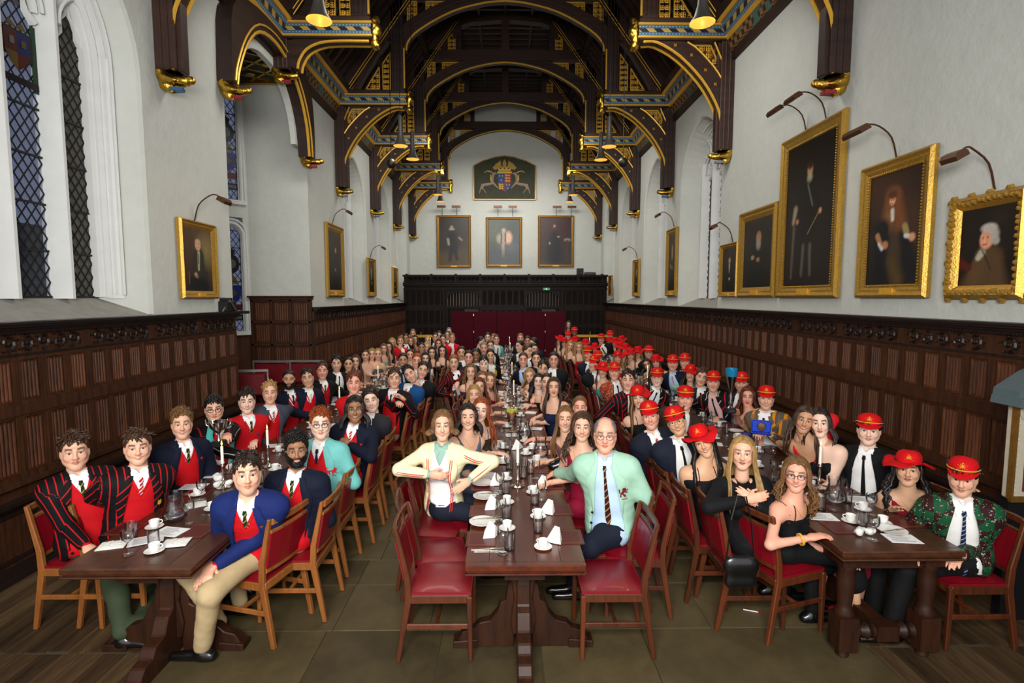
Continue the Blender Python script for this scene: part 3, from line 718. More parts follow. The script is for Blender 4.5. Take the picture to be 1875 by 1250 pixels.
def make_truss(i):
    tr = empty('roof_truss', (0, TY[i], 0)); f = -D-.015
    for s in (1, -1):
        short = (i == 1 and s == -1)
        zb = 7.78 if short else 6.1
        mb = MB(); mb.box(min(s*4.7, s*5), max(s*4.7, s*5), -D, D, zb, 8.4); mb.box(min(s*4.64, s*4.98), max(s*4.64, s*4.98), -D*.6, D*.6, zb, 8.4)
        for q in (4.78, 4.88): mb.box(min(s*q, s*(q+.035)), max(s*q, s*(q+.035)), -D-.02, D+.02, zb, 8.4)
        mb.build('wall_post', M_roof, tr, bevel=.01)
        angel('gilt_corbel', tr, (s*4.98, 0, zb-.08), PI if s > 0 else 0, [M_blz, M_rdz, M_greyz][(i+(s > 0)) % 3])
        mb = MB(); mb.box(min(s*2.9, s*5), max(s*2.9, s*5), -D-.03, D+.03, 8.4, 8.86)
        hb = mb.build('hammer_beam', M_roof, tr, bevel=.015)
        mb = MB(); mb.box(min(s*2.88, s*4.98), max(s*2.88, s*4.98), -D-.04, -D-.028, 8.475, 8.695); mb.box(min(s*2.88, s*4.98), max(s*2.88, s*4.98), D+.028, D+.04, 8.475, 8.695); mb.build('painted_band', M_bandX, hb)
        mb = MB()
        for yq in (-D-.045, D+.045):
            for z in (8.45, 8.72): mb.tube([(s*2.86, yq, z), (s*4.98, yq, z)], .026, 6)
        mb.build('gilt_moulding', M_gpaint, hb, smooth=50)
        ss = SDF(); ss.cone((0, 0, .35), (0, 0, -.1), .1, .09, .03, e=((0,1,0), 1.3)); ss.ell((s*-.06, 0, .2), (.09, .12, .12), .04); ss.ell((s*-.04, 0, -.12), (.07, .1, .09), .04); ss.ell((s*-.05, 0, .42), (.07, .09, .08), .04)
        F, lo, g = ss.grid(.026); V, Q = nets(F, lo, .026); V += NR.normal(0, .005, V.shape); npmesh('gilt_boss', V, Q, M_gilt, hb, loc=(s*2.84, 0, 8.44))
        # curved brace under the hammer beam
        lowz = 7.75 if short else 6.1
        A = smooth_pts([(3.0, 8.38), (3.3, 8.37), (3.8, 8.09), (4.3, 7.6), (4.62, 7.1), (4.74, 6.72), (4.75, 6.1)])
        B = smooth_pts([(3.0, 8.42), (3.35, 8.42), (3.95, 8.38), (4.42, 8.0), (4.72, 7.62), (4.88, 7.25), (4.97, 6.1)])
        if short: A = smooth_pts([(2.95, 8.36), (3.6, 8.36), (4.0, 8.32), (4.3, 8.18), (4.46, 7.95), (4.5, 7.78)]); B = smooth_pts([(2.95, 8.42), (3.6, 8.42), (4.0, 8.42), (4.4, 8.42), (4.8, 8.3), (4.9, 7.9)])
        mb = MB(); mb.strip([(s*a, b) for a, b in A], [(s*a, b) for a, b in B], -D*.75, D*.75)
        br = mb.build('curved_brace', M_roof, tr)
        mb = MB(); mb.tube([(s*(a-.01), -D*.8, b) for a, b in A], .03, 6); mb.tube([(s*(a-.01), D*.8, b) for a, b in A], .03, 6)
        if not short:
            C = [(p[0], p[1]) for p in B if 3.9 < p[0] < 4.87]; mb.tube([(s*a, -D*.75-.01, b) for a, b in C], .02, 5); mb.tube([(s*4.55, -D*.75, 8.38), (s*4.88, -D*.75, 7.65)], .02, 5)
            for q in range(5):
                k = A[5+q*2]; l = B[5+q*2]; c = ((k[0]+l[0])/2, (k[1]+l[1])/2)
                for u in (PI/4, -PI/4): mb.bar((s*c[0]-.04*math.cos(u), -D*.78, c[1]-.04*math.sin(u)), (s*c[0]+.04*math.cos(u), -D*.78, c[1]+.04*math.sin(u)), .012, .012)
        mb.build('gilt_moulding', M_gpaint, br, smooth=50)
        if not short:
            mb = MB(); tracery([(s*4.1, 8.36), (s*4.5, 8.36), (s*4.83, 7.7), (s*4.72, 7.72), (s*4.45, 8.05)], mb, .14); mb.build('gilt_tracery', M_gpaint, tr)
        # hammer post
        mb = MB(); mb.box(min(s*2.95, s*3.3), max(s*2.95, s*3.3), -D, D, 8.86, 11.6)
        for q in (3.02, 3.12, 3.22): mb.box(min(s*q, s*(q+.03)), max(s*q, s*(q+.03)), -D-.02, D+.02, 8.9, 11.4)
        hp = mb.build('hammer_post', M_roof, tr, bevel=.01)
        mb = MB(); mb.tube([(s*2.93, -D, 8.9), (s*2.93, -D, 10.02)], .025, 6); mb.build('gilt_moulding', M_gpaint, hp)
        # principal rafter
        mb = MB(); mb.prism([(s*4.98, 8.86), (s*4.55, 8.86), (s*1.72, 12.75), (s*1.9, 13.1)], -D, D)
        pr = mb.build('principal_rafter', M_roof, tr)
        mb = MB()
        for k in (0, .09): mb.tube([(s*(4.53+k), -D-.01, 8.88), (s*(1.70+k), -D-.01, 12.76)], .012, 4)
        mb.build('gilt_moulding', M_gpaint, pr)
        # curved strut outside the hammer post, and struts over the collar
        P = smooth_pts([(4.45, 8.9), (4.1, 9.5), (3.7, 10.1), (3.3, 10.55)]); mb = MB(); mb.strip([(s*a, b) for a, b in P], [(s*a, b) for a, b in offs(P, .14)], -D*.7, D*.7); mb.build('strut', M_roof, tr)
        for a in (1.58, 2.12): mb = MB(); mb.box(min(s*a, s*(a+.2)), max(s*a, s*(a+.2)), -D*.8, D*.8, 11.7, 12.75 if a < 2 else 12.3); mb.build('strut', M_roof, tr)
        mb = MB()
        for poly in ([(2.56, 10.75), (2.84, 10.6), (2.84, 11.38), (2.56, 11.38)], [(2.3, 10.98), (2.3, 11.38), (1.5, 11.38)], [(1.82, 11.8), (2.08, 11.8), (2.08, 12.2), (1.82, 12.52)], [(2.36, 11.8), (2.36, 12.05), (2.56, 11.8)],
                     [(3.36, 8.93), (3.58, 8.93), (3.58, 9.65), (3.36, 9.95)], [(3.68, 8.93), (3.68, 9.55), (4.08, 8.93)], [(4.0, 9.72), (4.12, 9.45), (3.5, 10.35), (3.34, 10.75)], [(4.68, 8.93), (4.5, 8.93), (4.16, 9.5), (4.22, 9.6)]):
            tracery([(s*a, b) for a, b in poly], mb, .14)
        stuff(mb.build('gilt_tracery', M_gpaint, tr))
    A = smooth_pts([(2.86, 9.98), (2.8, 10.24), (2.44, 10.58), (1.53, 11.06), (.62, 11.3), (0, 11.36)]); B = smooth_pts([(3.0, 9.98), (3.0, 10.6), (2.5, 10.98), (1.55, 11.4), (.62, 11.46), (0, 11.5)])
    for s in (1, -1):
        mb = MB(); mb.strip([(s*a, b) for a, b in A], [(s*a, b) for a, b in B], -D*.8, D*.8)
        for k in (.1, .2): mb.tube([(s*a, -D*.8, b) for a, b in offs(A, -k if s else k)], .018, 4)
        ab = mb.build('arch_brace', M_roof, tr)
        mb = MB(); mb.tube([(s*a, -D*.85, b-.01) for a, b in A], .028, 6); mb.build('gilt_moulding', M_gpaint, ab, smooth=50)
    mb = MB(); mb.box(-3.35, 3.35, -D, D, 11.42, 11.78)
    for z in (11.47, 11.56, 11.68): mb.box(-3.3, 3.3, -D-.025, D+.025, z, z+.035)
    mb.build('collar_beam', M_roof, tr, bevel=.008)
    mb = MB(); P = [(-1.75, 12.2), (-1.6, 12.6), (-1.3, 12.72), (0, 12.82), (1.3, 12.72), (1.6, 12.6), (1.75, 12.2)]; Q_ = [(-1.9, 12.2), (-1.9, 12.9), (-1.4, 13.0), (0, 13.1), (1.4, 13.0), (1.9, 12.9), (1.9, 12.2)]
    mb.strip(P, Q_, -D, D); mb.build('upper_collar', M_roof, tr)
    mb = MB(); mb.box(-.14, .14, -D*.7, D*.7, 11.78, 12.82)
    if i < 5: mb.build('strut', M_roof, tr)
    return tr
labs = ['nearest dark oak hammer-beam truss, only its wall posts with gilt angel corbels in frame', 'second dark hammer-beam roof truss, spanning the top of the picture beside the bay', 'third dark gilded hammer-beam roof truss, its big arch highest in view', 'fourth dark gilded hammer-beam roof truss counted down the hall', 'fifth dark gilded hammer-beam roof truss, last but one before the end wall', 'farthest dark hammer-beam roof truss, right against the white end wall']
for i in range(6): tag(make_truss(i), labs[i], 'roof truss', 'hammer-beam trusses')
# wooden arch over the bay opening
ba = empty('bay_arch', (-4.86, 0, 0)); tag(ba, 'dark wooden arch with gilt moulding framing the mouth of the bay on the left', 'arch')
O = smooth_pts([(13.05, 6.25), (12.95, 6.9), (12.6, 7.5), (12.0, 7.95), (11.3, 8.1), (10.6, 7.95), (10.1, 7.5), (9.75, 6.9), (9.66, 6.6)])
Oo = smooth_pts([(13.4, 6.25), (13.4, 7.1), (13.2, 7.9), (12.5, 8.3), (11.3, 8.4), (10.2, 8.3), (9.6, 7.9), (9.5, 7.1), (9.48, 6.6)])
mb = MB(); mb.strip(O, Oo, -.14, .14, 'YZ'); mb.build('arch_rib', M_roofy, ba)
mb = MB(); mb.tube([(.12, a-.0, b) for a, b in O], .035, 6); mb.tube([(.16, a, b) for a, b in offs(O, -.12)], .02, 5); mb.build('gilt_moulding', M_gpaint, ba, smooth=50)
angel('gilt_corbel', ba, (-.05, 13.22, 6.2), 0, M_rdz); angel('gilt_corbel', ba, (-.05, 9.6, 6.5), 0, M_rdz)
# ---------------------------------------------------------------- screen at the far end
scn = struct(empty('wall_screen', (0, 25.95, 0)), 'dark carved oak screen across the far end of the hall')
M_dscr = wood('screen_oak', '#080504', '#22140e', .5, 'Z', 3, .15, spec=.2)
mb = MB(); mb.box(-5, 5, .05, .2, 3.3, 3.95)
segs = [(-5, -2.92), (-1.22, .98), (2.68, 5)]
for a, b in segs: mb.box(a, b, .05, .2, 0, 3.3)
for a, b in ((-2.92, -1.22), (.98, 2.68)): 
    P = [(a, 3.3), (a, 2.75), (a+.12, 2.98), (a+.4, 3.1), ((a+b)/2, 3.15), (b-.4, 3.1), (b-.12, 2.98), (b, 2.75), (b, 3.3)]; mb.prism(P, .05, .2)
    mb.box(a, b, .06, .2, 2.33, 2.45)
for x_ in (-4.95, -3.05, -1.2, .96, 2.8, 4.88): mb.box(x_-.06, x_+.06, -.04, .2, 0, 3.3); mb.box(x_-.03, x_+.03, -.08, .2, 0, 3.3)
mb.build('screen_frame', M_dscr, scn)
mb = MB()
for a, z0, z1 in ((-.05, 3.25, 3.32), (-.12, 3.42, 3.5), (-.2, 3.5, 3.58), (-.08, 3.62, 3.66), (-.18, 3.88, 3.97)): mb.box(-5.02, 5.02, a, .2, z0, z1)
for i in range(9): mb.box(-4.9+i*1.2, -4.8+i*1.2, -.12, .2, 3.58, 4.02)
mb.build('screen_cornice', M_dscr, scn)
sp = None
for i in range(8):
    if sp is None: sp = scroll_mb(1.05, .2).build('carved_scroll_panel', M_dscr, scn, loc=(-4.25, .03, 3.77), rot=(0, 0, PI))
    else: dupmesh('carved_scroll_panel', sp, scn, (-4.25+i*1.2, .03, 3.77), (0, 0, PI))
fp = fold_mesh(.22, .72, M_dscr); 
for a, b in segs:
    n = round((b-a)/.3)
    for i in range(n):
        for z in (2.85, 1.9, 1.05): dupmesh('linenfold_panel', fp, scn, (a+(b-a)*(i+.5)/n, .045, z), (0, 0, PI))
bpy.data.objects.remove(fp)
M_lobby = flat('lobby_board_tan', '#6b5f4c', .8, var=.2)  # one even tan for the boards hanging in the doorways
mb = MB(); mb.box(-3.1, -1.0, .9, 1.0, 0, 3.4); mb.box(.85, 2.8, .9, 1.0, 0, 3.4); mb.build('lobby_panel', M_dscr, scn)
for k, a in ((0, -2.07), (1, 1.83)):
    mb = MB()
    for i in range(12): mb.bar((a-.8+i*.145, .12, 2.45), (a-.8+i*.145, .12, 3.12), .03, .03)
    stuff(mb.build('turned_screen_bars', wood('grille_oak', '#2a1a12', '#7a5b40', .4, 'Z'), scn))
    mb = MB(); mb.box(a-.1+.1, a+.7, .6, .64, 1.9, 2.28); mb.build('hanging_board', M_lobby, scn)
    mb = MB(); mb.box(a-.84, a-.78, .02, .06, 0, 2.33); mb.box(a+.78, a+.84, .02, .06, 0, 2.33); mb.build('door_jamb', M_dscr, scn)
# exit sign
M_sign = flat('exit_sign_green', '#0c6b3c', .4, var=0, emit='#17a35c', es=.35); M_signw = flat('exit_sign_white', '#e8f5ec', .4, var=0, emit='#dff5e8', es=.5)
ex = thing('exit_sign', 'small green lit exit sign over the right doorway of the dark screen', 'sign', loc=(2.0, 25.82, 3.28))
mb = MB(); mb.box(-.17, .17, -.02, .03, -.06, .06); mb.build('sign_face', M_sign, ex)
mb = MB(); mb.box(-.02, .03, -.027, -.02, -.035, .035); mb.bar((-.09, -.024, -.04), (-.05, -.024, .02), .018, .006); mb.bar((-.05, -.024, .02), (-.1, -.024, .03), .015, .006); mb.bar((-.05, -.024, -.01), (-.03, -.024, -.04), .015, .006); mb.bar((.07, -.024, 0), (.13, -.024, 0), .015, .006); mb.build('running_figure', M_signw, ex)
# folding screen
M_fold = flat('maroon_baize', '#4a0517', .75, var=.12, nscale=3, spec=.15)
fs = thing('folding_screen', 'five-leaf maroon folding screen standing before the doorways at the far end', 'folding screen', loc=(.13, 24.9, 0))
xs = [-2.75, -1.65, -.55, .65, 1.75, 2.72]
for i in range(5):
    mb = MB(); a, b = xs[i], xs[i+1]; y0, y1 = (0, .12) if i % 2 else (.12, 0)
    mb.prism([(a+.008, y0), (b-.008, y1), (b-.008, y1+.05), (a+.008, y0+.05)], .02, 2.2, 'XY'); mb.build('screen_leaf', M_fold, fs, bevel=.006)
mb = MB()
for x_ in (-1.65, 1.75): 
    for z in (2.0, 1.2, .3): mb.box(x_-.015, x_+.015, .0, .02, z, z+.09)
mb.build('hinge', flat('steel', '#c8c8c8', .3, 1, var=0), fs)
# lamps, loudspeakers and boxes on the screen
M_blk = flat('black_plastic', '#0c0c0d', .5, var=0)
sp_ = thing('loudspeaker', 'small black loudspeaker standing on top of the far screen at the right', 'loudspeaker', loc=(3.66, 25.95, 3.97))
mb = MB(); mb.box(-.16, .16, -.13, .13, 0, .32); mb.build('cabinet', M_blk, sp_, bevel=.01); mb = MB(); mb.lathe([(0, .0), (.08, .01), (.1, .0)], (0, -.13, .12), 12, M=Matrix.Rotation(PI/2, 3, 'X')); mb.build('cone', M_iron, sp_)
pj = thing('projector_box', 'low grey box lying on top of the far screen beside the loudspeaker', 'box', loc=(4.15, 25.95, 3.97)); mb = MB(); mb.box(-.28, .28, -.12, .12, 0, .14); mb.build('case', flat('grey_plastic', '#3c3f42', .5, var=.1), pj, bevel=.03)
# gilt-edged dark side tables at the far end
for x_, lab in ((-4.0, 'dark side table with a pierced gilt edge at the far left end'), (4.0, 'dark side table with a pierced gilt edge at the far right end')):
    t = thing('side_table', lab, 'side table', loc=(x_, 24.9, 0)); mb = MB(); mb.box(-.9, .9, -.3, .3, 0, 1.0); mb.build('carcase', flat('dark_cloth', '#0c0d10', .8, var=.1), t)
    mb = MB(); mb.box(-.92, .92, -.32, -.28, 1.0, 1.12); mb.build('gilt_rail', M_gpaint, t)
    mb = MB(); mb.lathe([(.02, 0), (.05, .04), (.02, .1), (.04, .16), (.015, .2), (.05, .26)], (0, -.2, 1.0), 8); mb.build('gilt_finial', M_gilt, t)
# ---------------------------------------------------------------- paintings
M_canvas = vcol('oil_canvas', .35, spec=.5, mottling=.1)
def hexc(h): return np.array(srgb(h))
def paint(W, Hh, bg, shapes, res=.02, seed=0):
    nx, nz = max(8, int(W/res)), max(8, int(Hh/res)); u = np.linspace(0, 1, nx); v = np.linspace(0, 1, nz); U, V = np.meshgrid(u, v, indexing='ij'); asp = Hh/W
    rs = np.random.RandomState(seed); C = np.ones((nx, nz, 3))*hexc(bg[0]); 
    C = C*(1-V[..., None])+hexc(bg[1])*V[..., None]
    for _ in range(10):
        cx, cy, r = rs.rand(), rs.rand(), .1+.25*rs.rand(); m = np.exp(-(((U-cx))**2+((V-cy)*asp)**2)/r**2*2)[..., None]*.5; C = C*(1-m)+C*(rs.choice([.6, 1.6]))*m
    for sh in shapes:
        if sh[0] == 'e':
            _, cx, cy, rx, ry, c, soft = sh; d = np.sqrt(((U-cx)/rx)**2+((V-cy)/ry)**2)-1; sc = min(rx, ry)
        else:
            _, x0, y0, x1, y1, r0, r1, c, soft = sh; ax, ay = x1-x0, (y1-y0)*asp; L = ax*ax+ay*ay+1e-9
            t = np.clip(((U-x0)*ax+(V-y0)*asp*ay)/L, 0, 1); rr_ = r0+(r1-r0)*t; d = np.sqrt((U-x0-t*ax)**2+((V-y0)*asp-t*ay)**2)/rr_-1; sc = rr_
        m = np.clip(.5-d/(2*soft), 0, 1)[..., None]; C = C*(1-m)+hexc(c)*m
    C *= 1.3*(1+.12*rs.randn(nx, nz, 1)*.5)
    P = np.stack([(U-.5)*W, np.zeros_like(U), (V-.5)*Hh], -1).reshape(-1, 3); i = np.arange(nx*nz).reshape(nx, nz)
    Q = np.stack([i[:-1, :-1], i[1:, :-1], i[1:, 1:], i[:-1, 1:]], -1).reshape(-1, 4)
    return P, Q, np.clip(C.reshape(-1, 3), 0, 1)
M_goldf = flat('gilt_frame', (.52, .30, .05), .36, .65, var=.3, nscale=30, bump=.3, bscale=60); M_goldd = flat('dull_gilt_frame', (.33, .17, .035), .4, .7, var=.3, nscale=20)
def picture(name_label, loc, rz, W, Hh, fw_, bg, shapes, style='plain', res=.02, seed=0, cat='painting', inner=None, group='paintings'):
    o = thing('painting', name_label, cat, group, loc, rz)                # local: faces -Y, back plane y=0
    P, Q, C = paint(W-2*fw_, Hh-2*fw_, bg, shapes, res, seed); P[:, 1] = -.03
    npmesh('canvas', P, Q, M_canvas, o, col=C, smooth=False)
    prof = [(0, -.0), (0, -.05), (.2, -.085), (.45, -.06), (.6, -.06), (.8, -.045), (1, -.03)] if style != 'carved' else [(0, 0), (0, -.05), (.3, -.1), (.6, -.08), (.85, -.05), (1, -.03)]
    corners = [(-1, -1), (1, -1), (1, 1), (-1, 1)]
    fr_ = empty('frame_holder') if False else None
    for k in range(4):
        a, b = corners[k], corners[(k+1) % 4]; mb = MB()
        for j in range(len(prof)-1):
            (t0, y0), (t1, y1) = prof[j], prof[j+1]
            def q(c, t, y): return (c[0]*(W/2-t*fw_), y, c[1]*(Hh/2-t*fw_))
            mb.add([q(a, t0, y0), q(b, t0, y0), q(b, t1, y1), q(a, t1, y1)], [(0, 1, 2, 3)])
        # carved beading or leaves along the rail
        n = int(math.hypot((a[0]-b[0])*W/2, (a[1]-b[1])*Hh/2)/(.045 if style != 'carved' else .07))
        for i in range(n):
            t = (i+.5)/n; e = .5 if style == 'carved' else .93
            c = Vector((a[0]+(b[0]-a[0])*t, 0, a[1]+(b[1]-a[1])*t)); p = (c.x*(W/2-(fw_*e if abs(a[0]-b[0]) < 1 or True else 0)), -.075 if style == 'carved' else -.05, c.z*(Hh/2-fw_*e))
            if style == 'carved':
                p = (p[0]+NR.uniform(-.01, .01), p[1], p[2]+NR.uniform(-.01, .01)); mb.lathe([(0, .035), (.02, .03), (.034, .0)], p, 6, M=Matrix.Rotation(PI/2, 3, 'X'))
                if i % 3 == 0: mb.lathe([(0, .02), (.03, .014), (.04, -.02)], (c.x*(W/2+.008), -.04, c.z*(Hh/2+.008)), 6, M=Matrix.Rotation(PI/2, 3, 'X'))
            elif style == 'beaded' : mb.lathe([(0, .014), (.013, .008), (.017, 0)], p, 5, M=Matrix.Rotation(PI/2, 3, 'X'))
        mb.build('frame_rail', M_goldf if style != 'dull' else M_goldd, o)
    if style in ('beaded', 'plain', 'dull') and W > .7: mb = MB(); mb.box(-W*.09, W*.09, -.085, -.06, -Hh/2+fw_*.25, -Hh/2+fw_*.75); mb.build('name_plate', M_gpaint, o)
    return o
def on_r(y0, y1, z0, z1): return ((4.985, (y0+y1)/2, (z0+z1)/2), PI/2+PI, abs(y1-y0), z1-z0)
def wallpic(side, y0, y1, z0, z1, label, **k):
    s = 1 if side == 'r' else -1
    return picture(label, (s*4.985, (y0+y1)/2, (z0+z1)/2), -PI/2*s, abs(y1-y0), z1-z0, **k)
# shapes use (u,v) in the canvas, v up
full = [('s', .5, .42, .5, .66, .2, .13, '#0b0908', .5), ('e', .5, .8, .055, .035, '#a97854', .3), ('s', .5, .765, .5, .75, .04, .05, '#8f876f', .6), ('e', .5, .83, .06, .03, '#2a1a10', .4), ('s', .32, .6, .28, .48, .05, .04, '#0b0908', .4), ('s', .68, .6, .72, .52, .05, .04, '#0c0a08', .4), ('e', .74, .5, .03, .018, '#b08060', .4), ('e', .27, .46, .03, .018, '#9a6f52', .4),
        ('s', .42, .28, .4, .08, .03, .025, '#4a463c', .5), ('s', .56, .28, .58, .08, .03, .025, '#4a463c', .5), ('s', .2, .42, .17, .06, .03, .02, '#4a4238', .6), ('s', .47, .70, .58, .55, .012, .01, '#5e5b50', .7), ('s', .72, .5, .5, .36, .006, .006, '#8a6a3a', .5), ('s', .22, .55, .18, .46, .04, .03, '#8a7a6a', .7)]
wig = [('s', .2, .9, .9, .55, .3, .25, '#3a2417', .9), ('s', .5, .35, .5, .55, .26, .2, '#3a2c1e', .6), ('s', .36, .56, .42, .76, .10, .09, '#6b4022', .6), ('s', .62, .54, .52, .77, .11, .1, '#6b3d20', .6), ('e', .47, .80, .13, .07, '#6b3f22', .5), ('s', .38, .5, .42, .6, .07, .07, '#7a5230', .8), ('e', .46, .755, .055, .048, '#d09a74', .25), ('e', .46, .80, .09, .04, '#4c2b18', .3), ('s', .47, .66, .48, .58, .035, .03, '#b9b3a4', .4), ('e', .44, .75, .01, .006, '#3a2018', .5), ('e', .485, .75, .01, .006, '#3a2018', .5), ('s', .44, .725, .475, .725, .006, .006, '#8f3a2a', .5),
       ('s', .28, .5, .3, .4, .16, .15, '#0e1013', .3), ('s', .25, .35, .3, .1, .14, .2, '#0c0d10', .4), ('s', .72, .42, .86, .1, .1, .12, '#0d0f14', .4), ('s', .2, .45, .27, .37, .045, .04, '#9a6f4a', .35), ('e', .36, .36, .06, .035, '#a8704e', .3), ('s', .23, .38, .3, .33, .02, .03, '#b8b8b4', .4), ('s', .72, .5, .76, .44, .05, .05, '#8d7a4a', .35), ('s', .74, .42, .8, .41, .03, .03, '#c0c2be', .35), ('e', .86, .4, .055, .035, '#c48a6a', .3), ('s', .5, .2, .62, .05, .08, .1, '#4a3818', .8)]
bust = [('s', .5, .0, .55, .32, .42, .25, '#4b3620', .25), ('s', .3, .1, .42, .4, .12, .1, '#523b22', .3), ('s', .42, .42, .36, .36, .06, .05, '#a39c88', .35), ('e', .5, .6, .12, .13, '#c08266', .15), ('e', .57, .64, .13, .11, '#a39c92', .25), ('e', .52, .73, .14, .06, '#a8a298', .25), ('e', .66, .56, .06, .05, '#9a9388', .3), ('e', .47, .58, .1, .11, '#c98b6d', .2), ('e', .43, .61, .016, .009, '#2d1c14', .5), ('e', .51, .61, .016, .009, '#2d1c14', .5), ('s', .46, .6, .45, .56, .018, .02, '#d89878', .5), ('s', .43, .52, .49, .52, .008, .008, '#8a4232', .5), ('s', .0, .3, .2, .24, .1, .05, '#4a120c', .4), ('s', .42, .46, .6, .2, .012, .012, '#2c1d10', .6)]
seat = [('s', .65, .25, .65, .62, .2, .16, '#1c1d1a', .4), ('e', .8, .68, .25, .2, '#7a6a3e', .9), ('s', .5, .2, .52, .55, .22, .19, '#22241f', .25), ('s', .45, .3, .5, .48, .09, .1, '#2a2d27', .4), ('e', .5, .74, .1, .085, '#c59070', .15), ('e', .5, .79, .095, .05, '#b8917a', .3), ('s', .52, .62, .5, .35, .045, .03, '#9d9264', .3), ('s', .51, .6, .5, .45, .012, .015, '#252a4a', .5), ('e', .46, .75, .013, .007, '#38231a', .5), ('e', .54, .75, .013, .007, '#38231a', .5), ('s', .47, .7, .53, .7, .006, .006, '#8a4b3c', .5), ('s', .48, .74, .48, .725, .012, .014, '#d8a080', .5), ('s', .38, .26, .45, .17, .05, .05, '#b8835c', .3), ('s', .3, .12, .7, .08, .16, .16, '#0b0d14', .3), ('s', .15, .3, .15, .12, .012, .012, '#6d5230', .4)]
beard = [('s', .5, .1, .52, .45, .3, .24, '#0a0908', .5), ('e', .55, .73, .09, .08, '#8f6a4a', .25), ('e', .55, .63, .08, .08, '#857c6c', .4), ('e', .35, .44, .06, .03, '#9a7350', .4), ('e', .55, .4, .06, .03, '#8a6748', .4)]
small = [('s', .5, .1, .5, .48, .28, .2, '#090808', .5), ('e', .5, .72, .08, .07, '#9a7052', .25), ('s', .5, .62, .5, .45, .04, .02, '#a9a295', .4), ('e', .52, .3, .05, .03, '#a39c8c', .5)]
bg = ('#120d08', '#1d150d')
wallpic('r', 11.18, 12.12, 2.87, 4.05, 'smallest gilt-framed portrait, farthest left of the five on the right wall', fw_=.11, bg=bg, shapes=small, style='plain', seed=1)
wallpic('r', 9.63, 11.16, 2.86, 4.6, 'gilt-framed portrait of a bearded man holding a paper, second from left on the right wall', fw_=.2, bg=bg, shapes=beard, style='plain', seed=2)
wallpic('r', 7.79, 9.55, 2.85, 5.6, 'tallest portrait, a full-length standing figure in dark clothes with a cane, on the right wall', fw_=.2, bg=('#1a120b', '#0e0a07'), shapes=full, style='beaded', seed=3)
wallpic('r', 6.12, 7.37, 2.85, 4.62, 'gilt-framed portrait of a man in a long curly wig, on the right wall', fw_=.17, bg=('#191411', '#2c1d14'), shapes=wig, style='beaded', seed=4, res=.014)
wallpic('r', 4.95, 5.86, 2.84, 3.92, 'carved gilt-framed bust portrait of a grey-wigged man in a brown coat, at the right edge', fw_=.14, bg=('#120c08', '#160f0a'), shapes=bust, style='carved', seed=5, res=.012)
wallpic('l', 8.1, 9.1, 2.84, 4.07, 'portrait of a seated bald man with folded hands, on the left wall beside the bay', fw_=.12, bg=('#2a1c12', '#4a3420'), shapes=seat, style='plain', seed=6, res=.012)
wallpic('l', 14.7, 16.2, 2.88, 4.95, 'tall gilt-framed dark portrait on the left wall just past the bay', fw_=.2, bg=bg, shapes=[('e', .55, .68, .06, .05, '#9a7050', .3), ('s', .5, .1, .55, .5, .25, .18, '#0a0908', .5), ('e', .5, .35, .05, .03, '#8a6748', .4)], style='plain', seed=7)
wallpic('l', 19.0, 20.1, 2.9, 4.3, 'smaller gilt-framed picture between windows, middle of the left wall', fw_=.16, bg=bg, shapes=small, style='plain', seed=8, res=.04)
wallpic('l', 23.2, 24.2, 2.9, 4.2, 'farthest small lamp-lit picture on the left wall', fw_=.14, bg=bg, shapes=small, style='plain', seed=9, res=.04)
wallpic('r', 15.25, 16.2, 2.9, 4.9, 'narrow-looking gilt-framed dark portrait between the first two windows of the right wall', fw_=.17, bg=bg, shapes=beard, style='plain', seed=10, res=.03)
wallpic('r', 19.5, 20.4, 2.9, 4.3, 'lamp-lit gilt-framed picture between windows, middle of the right wall', fw_=.15, bg=bg, shapes=small, style='plain', seed=11, res=.04)
wallpic('r', 24.5, 25.2, 2.95, 3.9, 'farthest small white-edged picture on the right wall', fw_=.08, bg=('#241c14', '#1a140e'), shapes=small, style='dull', seed=12, res=.04)
ea = [('s', .0, .1, 1, .1, .25, .25, '#4a3820', .7), ('s', .5, .4, .45, .62, .17, .14, '#15161c', .6), ('s', .42, .35, .36, .1, .07, .05, '#14151a', .5), ('s', .52, .35, .6, .12, .07, .05, '#14151a', .5), ('e', .43, .8, .05, .035, '#8f8470', .4), ('s', .37, .76, .5, .76, .03, .03, '#8d8674', .5), ('s', .3, .55, .33, .44, .04, .035, '#8d8674', .5), ('s', .68, .58, .78, .53, .03, .025, '#83765f', .5)]
eb = [('e', .15, .7, .3, .25, '#4f5548', .8), ('s', .5, .45, .5, .66, .2, .15, '#5a5248', .5), ('e', .36, .58, .1, .1, '#8d8a80', .4), ('e', .64, .6, .12, .13, '#c39a84', .35), ('e', .49, .76, .06, .05, '#a98f7c', .4), ('s', .47, .7, .48, .1, .045, .045, '#968a7c', .35), ('s', .42, .68, .42, .48, .02, .02, '#33261e', .4), ('s', .55, .68, .55, .52, .02, .02, '#33261e', .4), ('s', .3, .1, .7, .12, .25, .25, '#42474a', .9)]
ec = [('s', .45, .15, .45, .6, .24, .14, '#101013', .5), ('e', .45, .83, .04, .03, '#9a7058', .4), ('s', .41, .79, .5, .78, .022, .022, '#a59c90', .5), ('e', .5, .8, .5, .25, '#3a1a1e', .95), ('s', .45, .35, .45, .62, .2, .13, '#101013', .5), ('e', .45, .83, .035, .028, '#a77c62', .4), ('e', .3, .46, .015, .03, '#aaa290', .4), ('e', .58, .6, .04, .015, '#9c8878', .5), ('e', .87, .53, .1, .035, '#8f8474', .4), ('s', .87, .5, .87, .1, .06, .05, '#3c2a22', .6)]
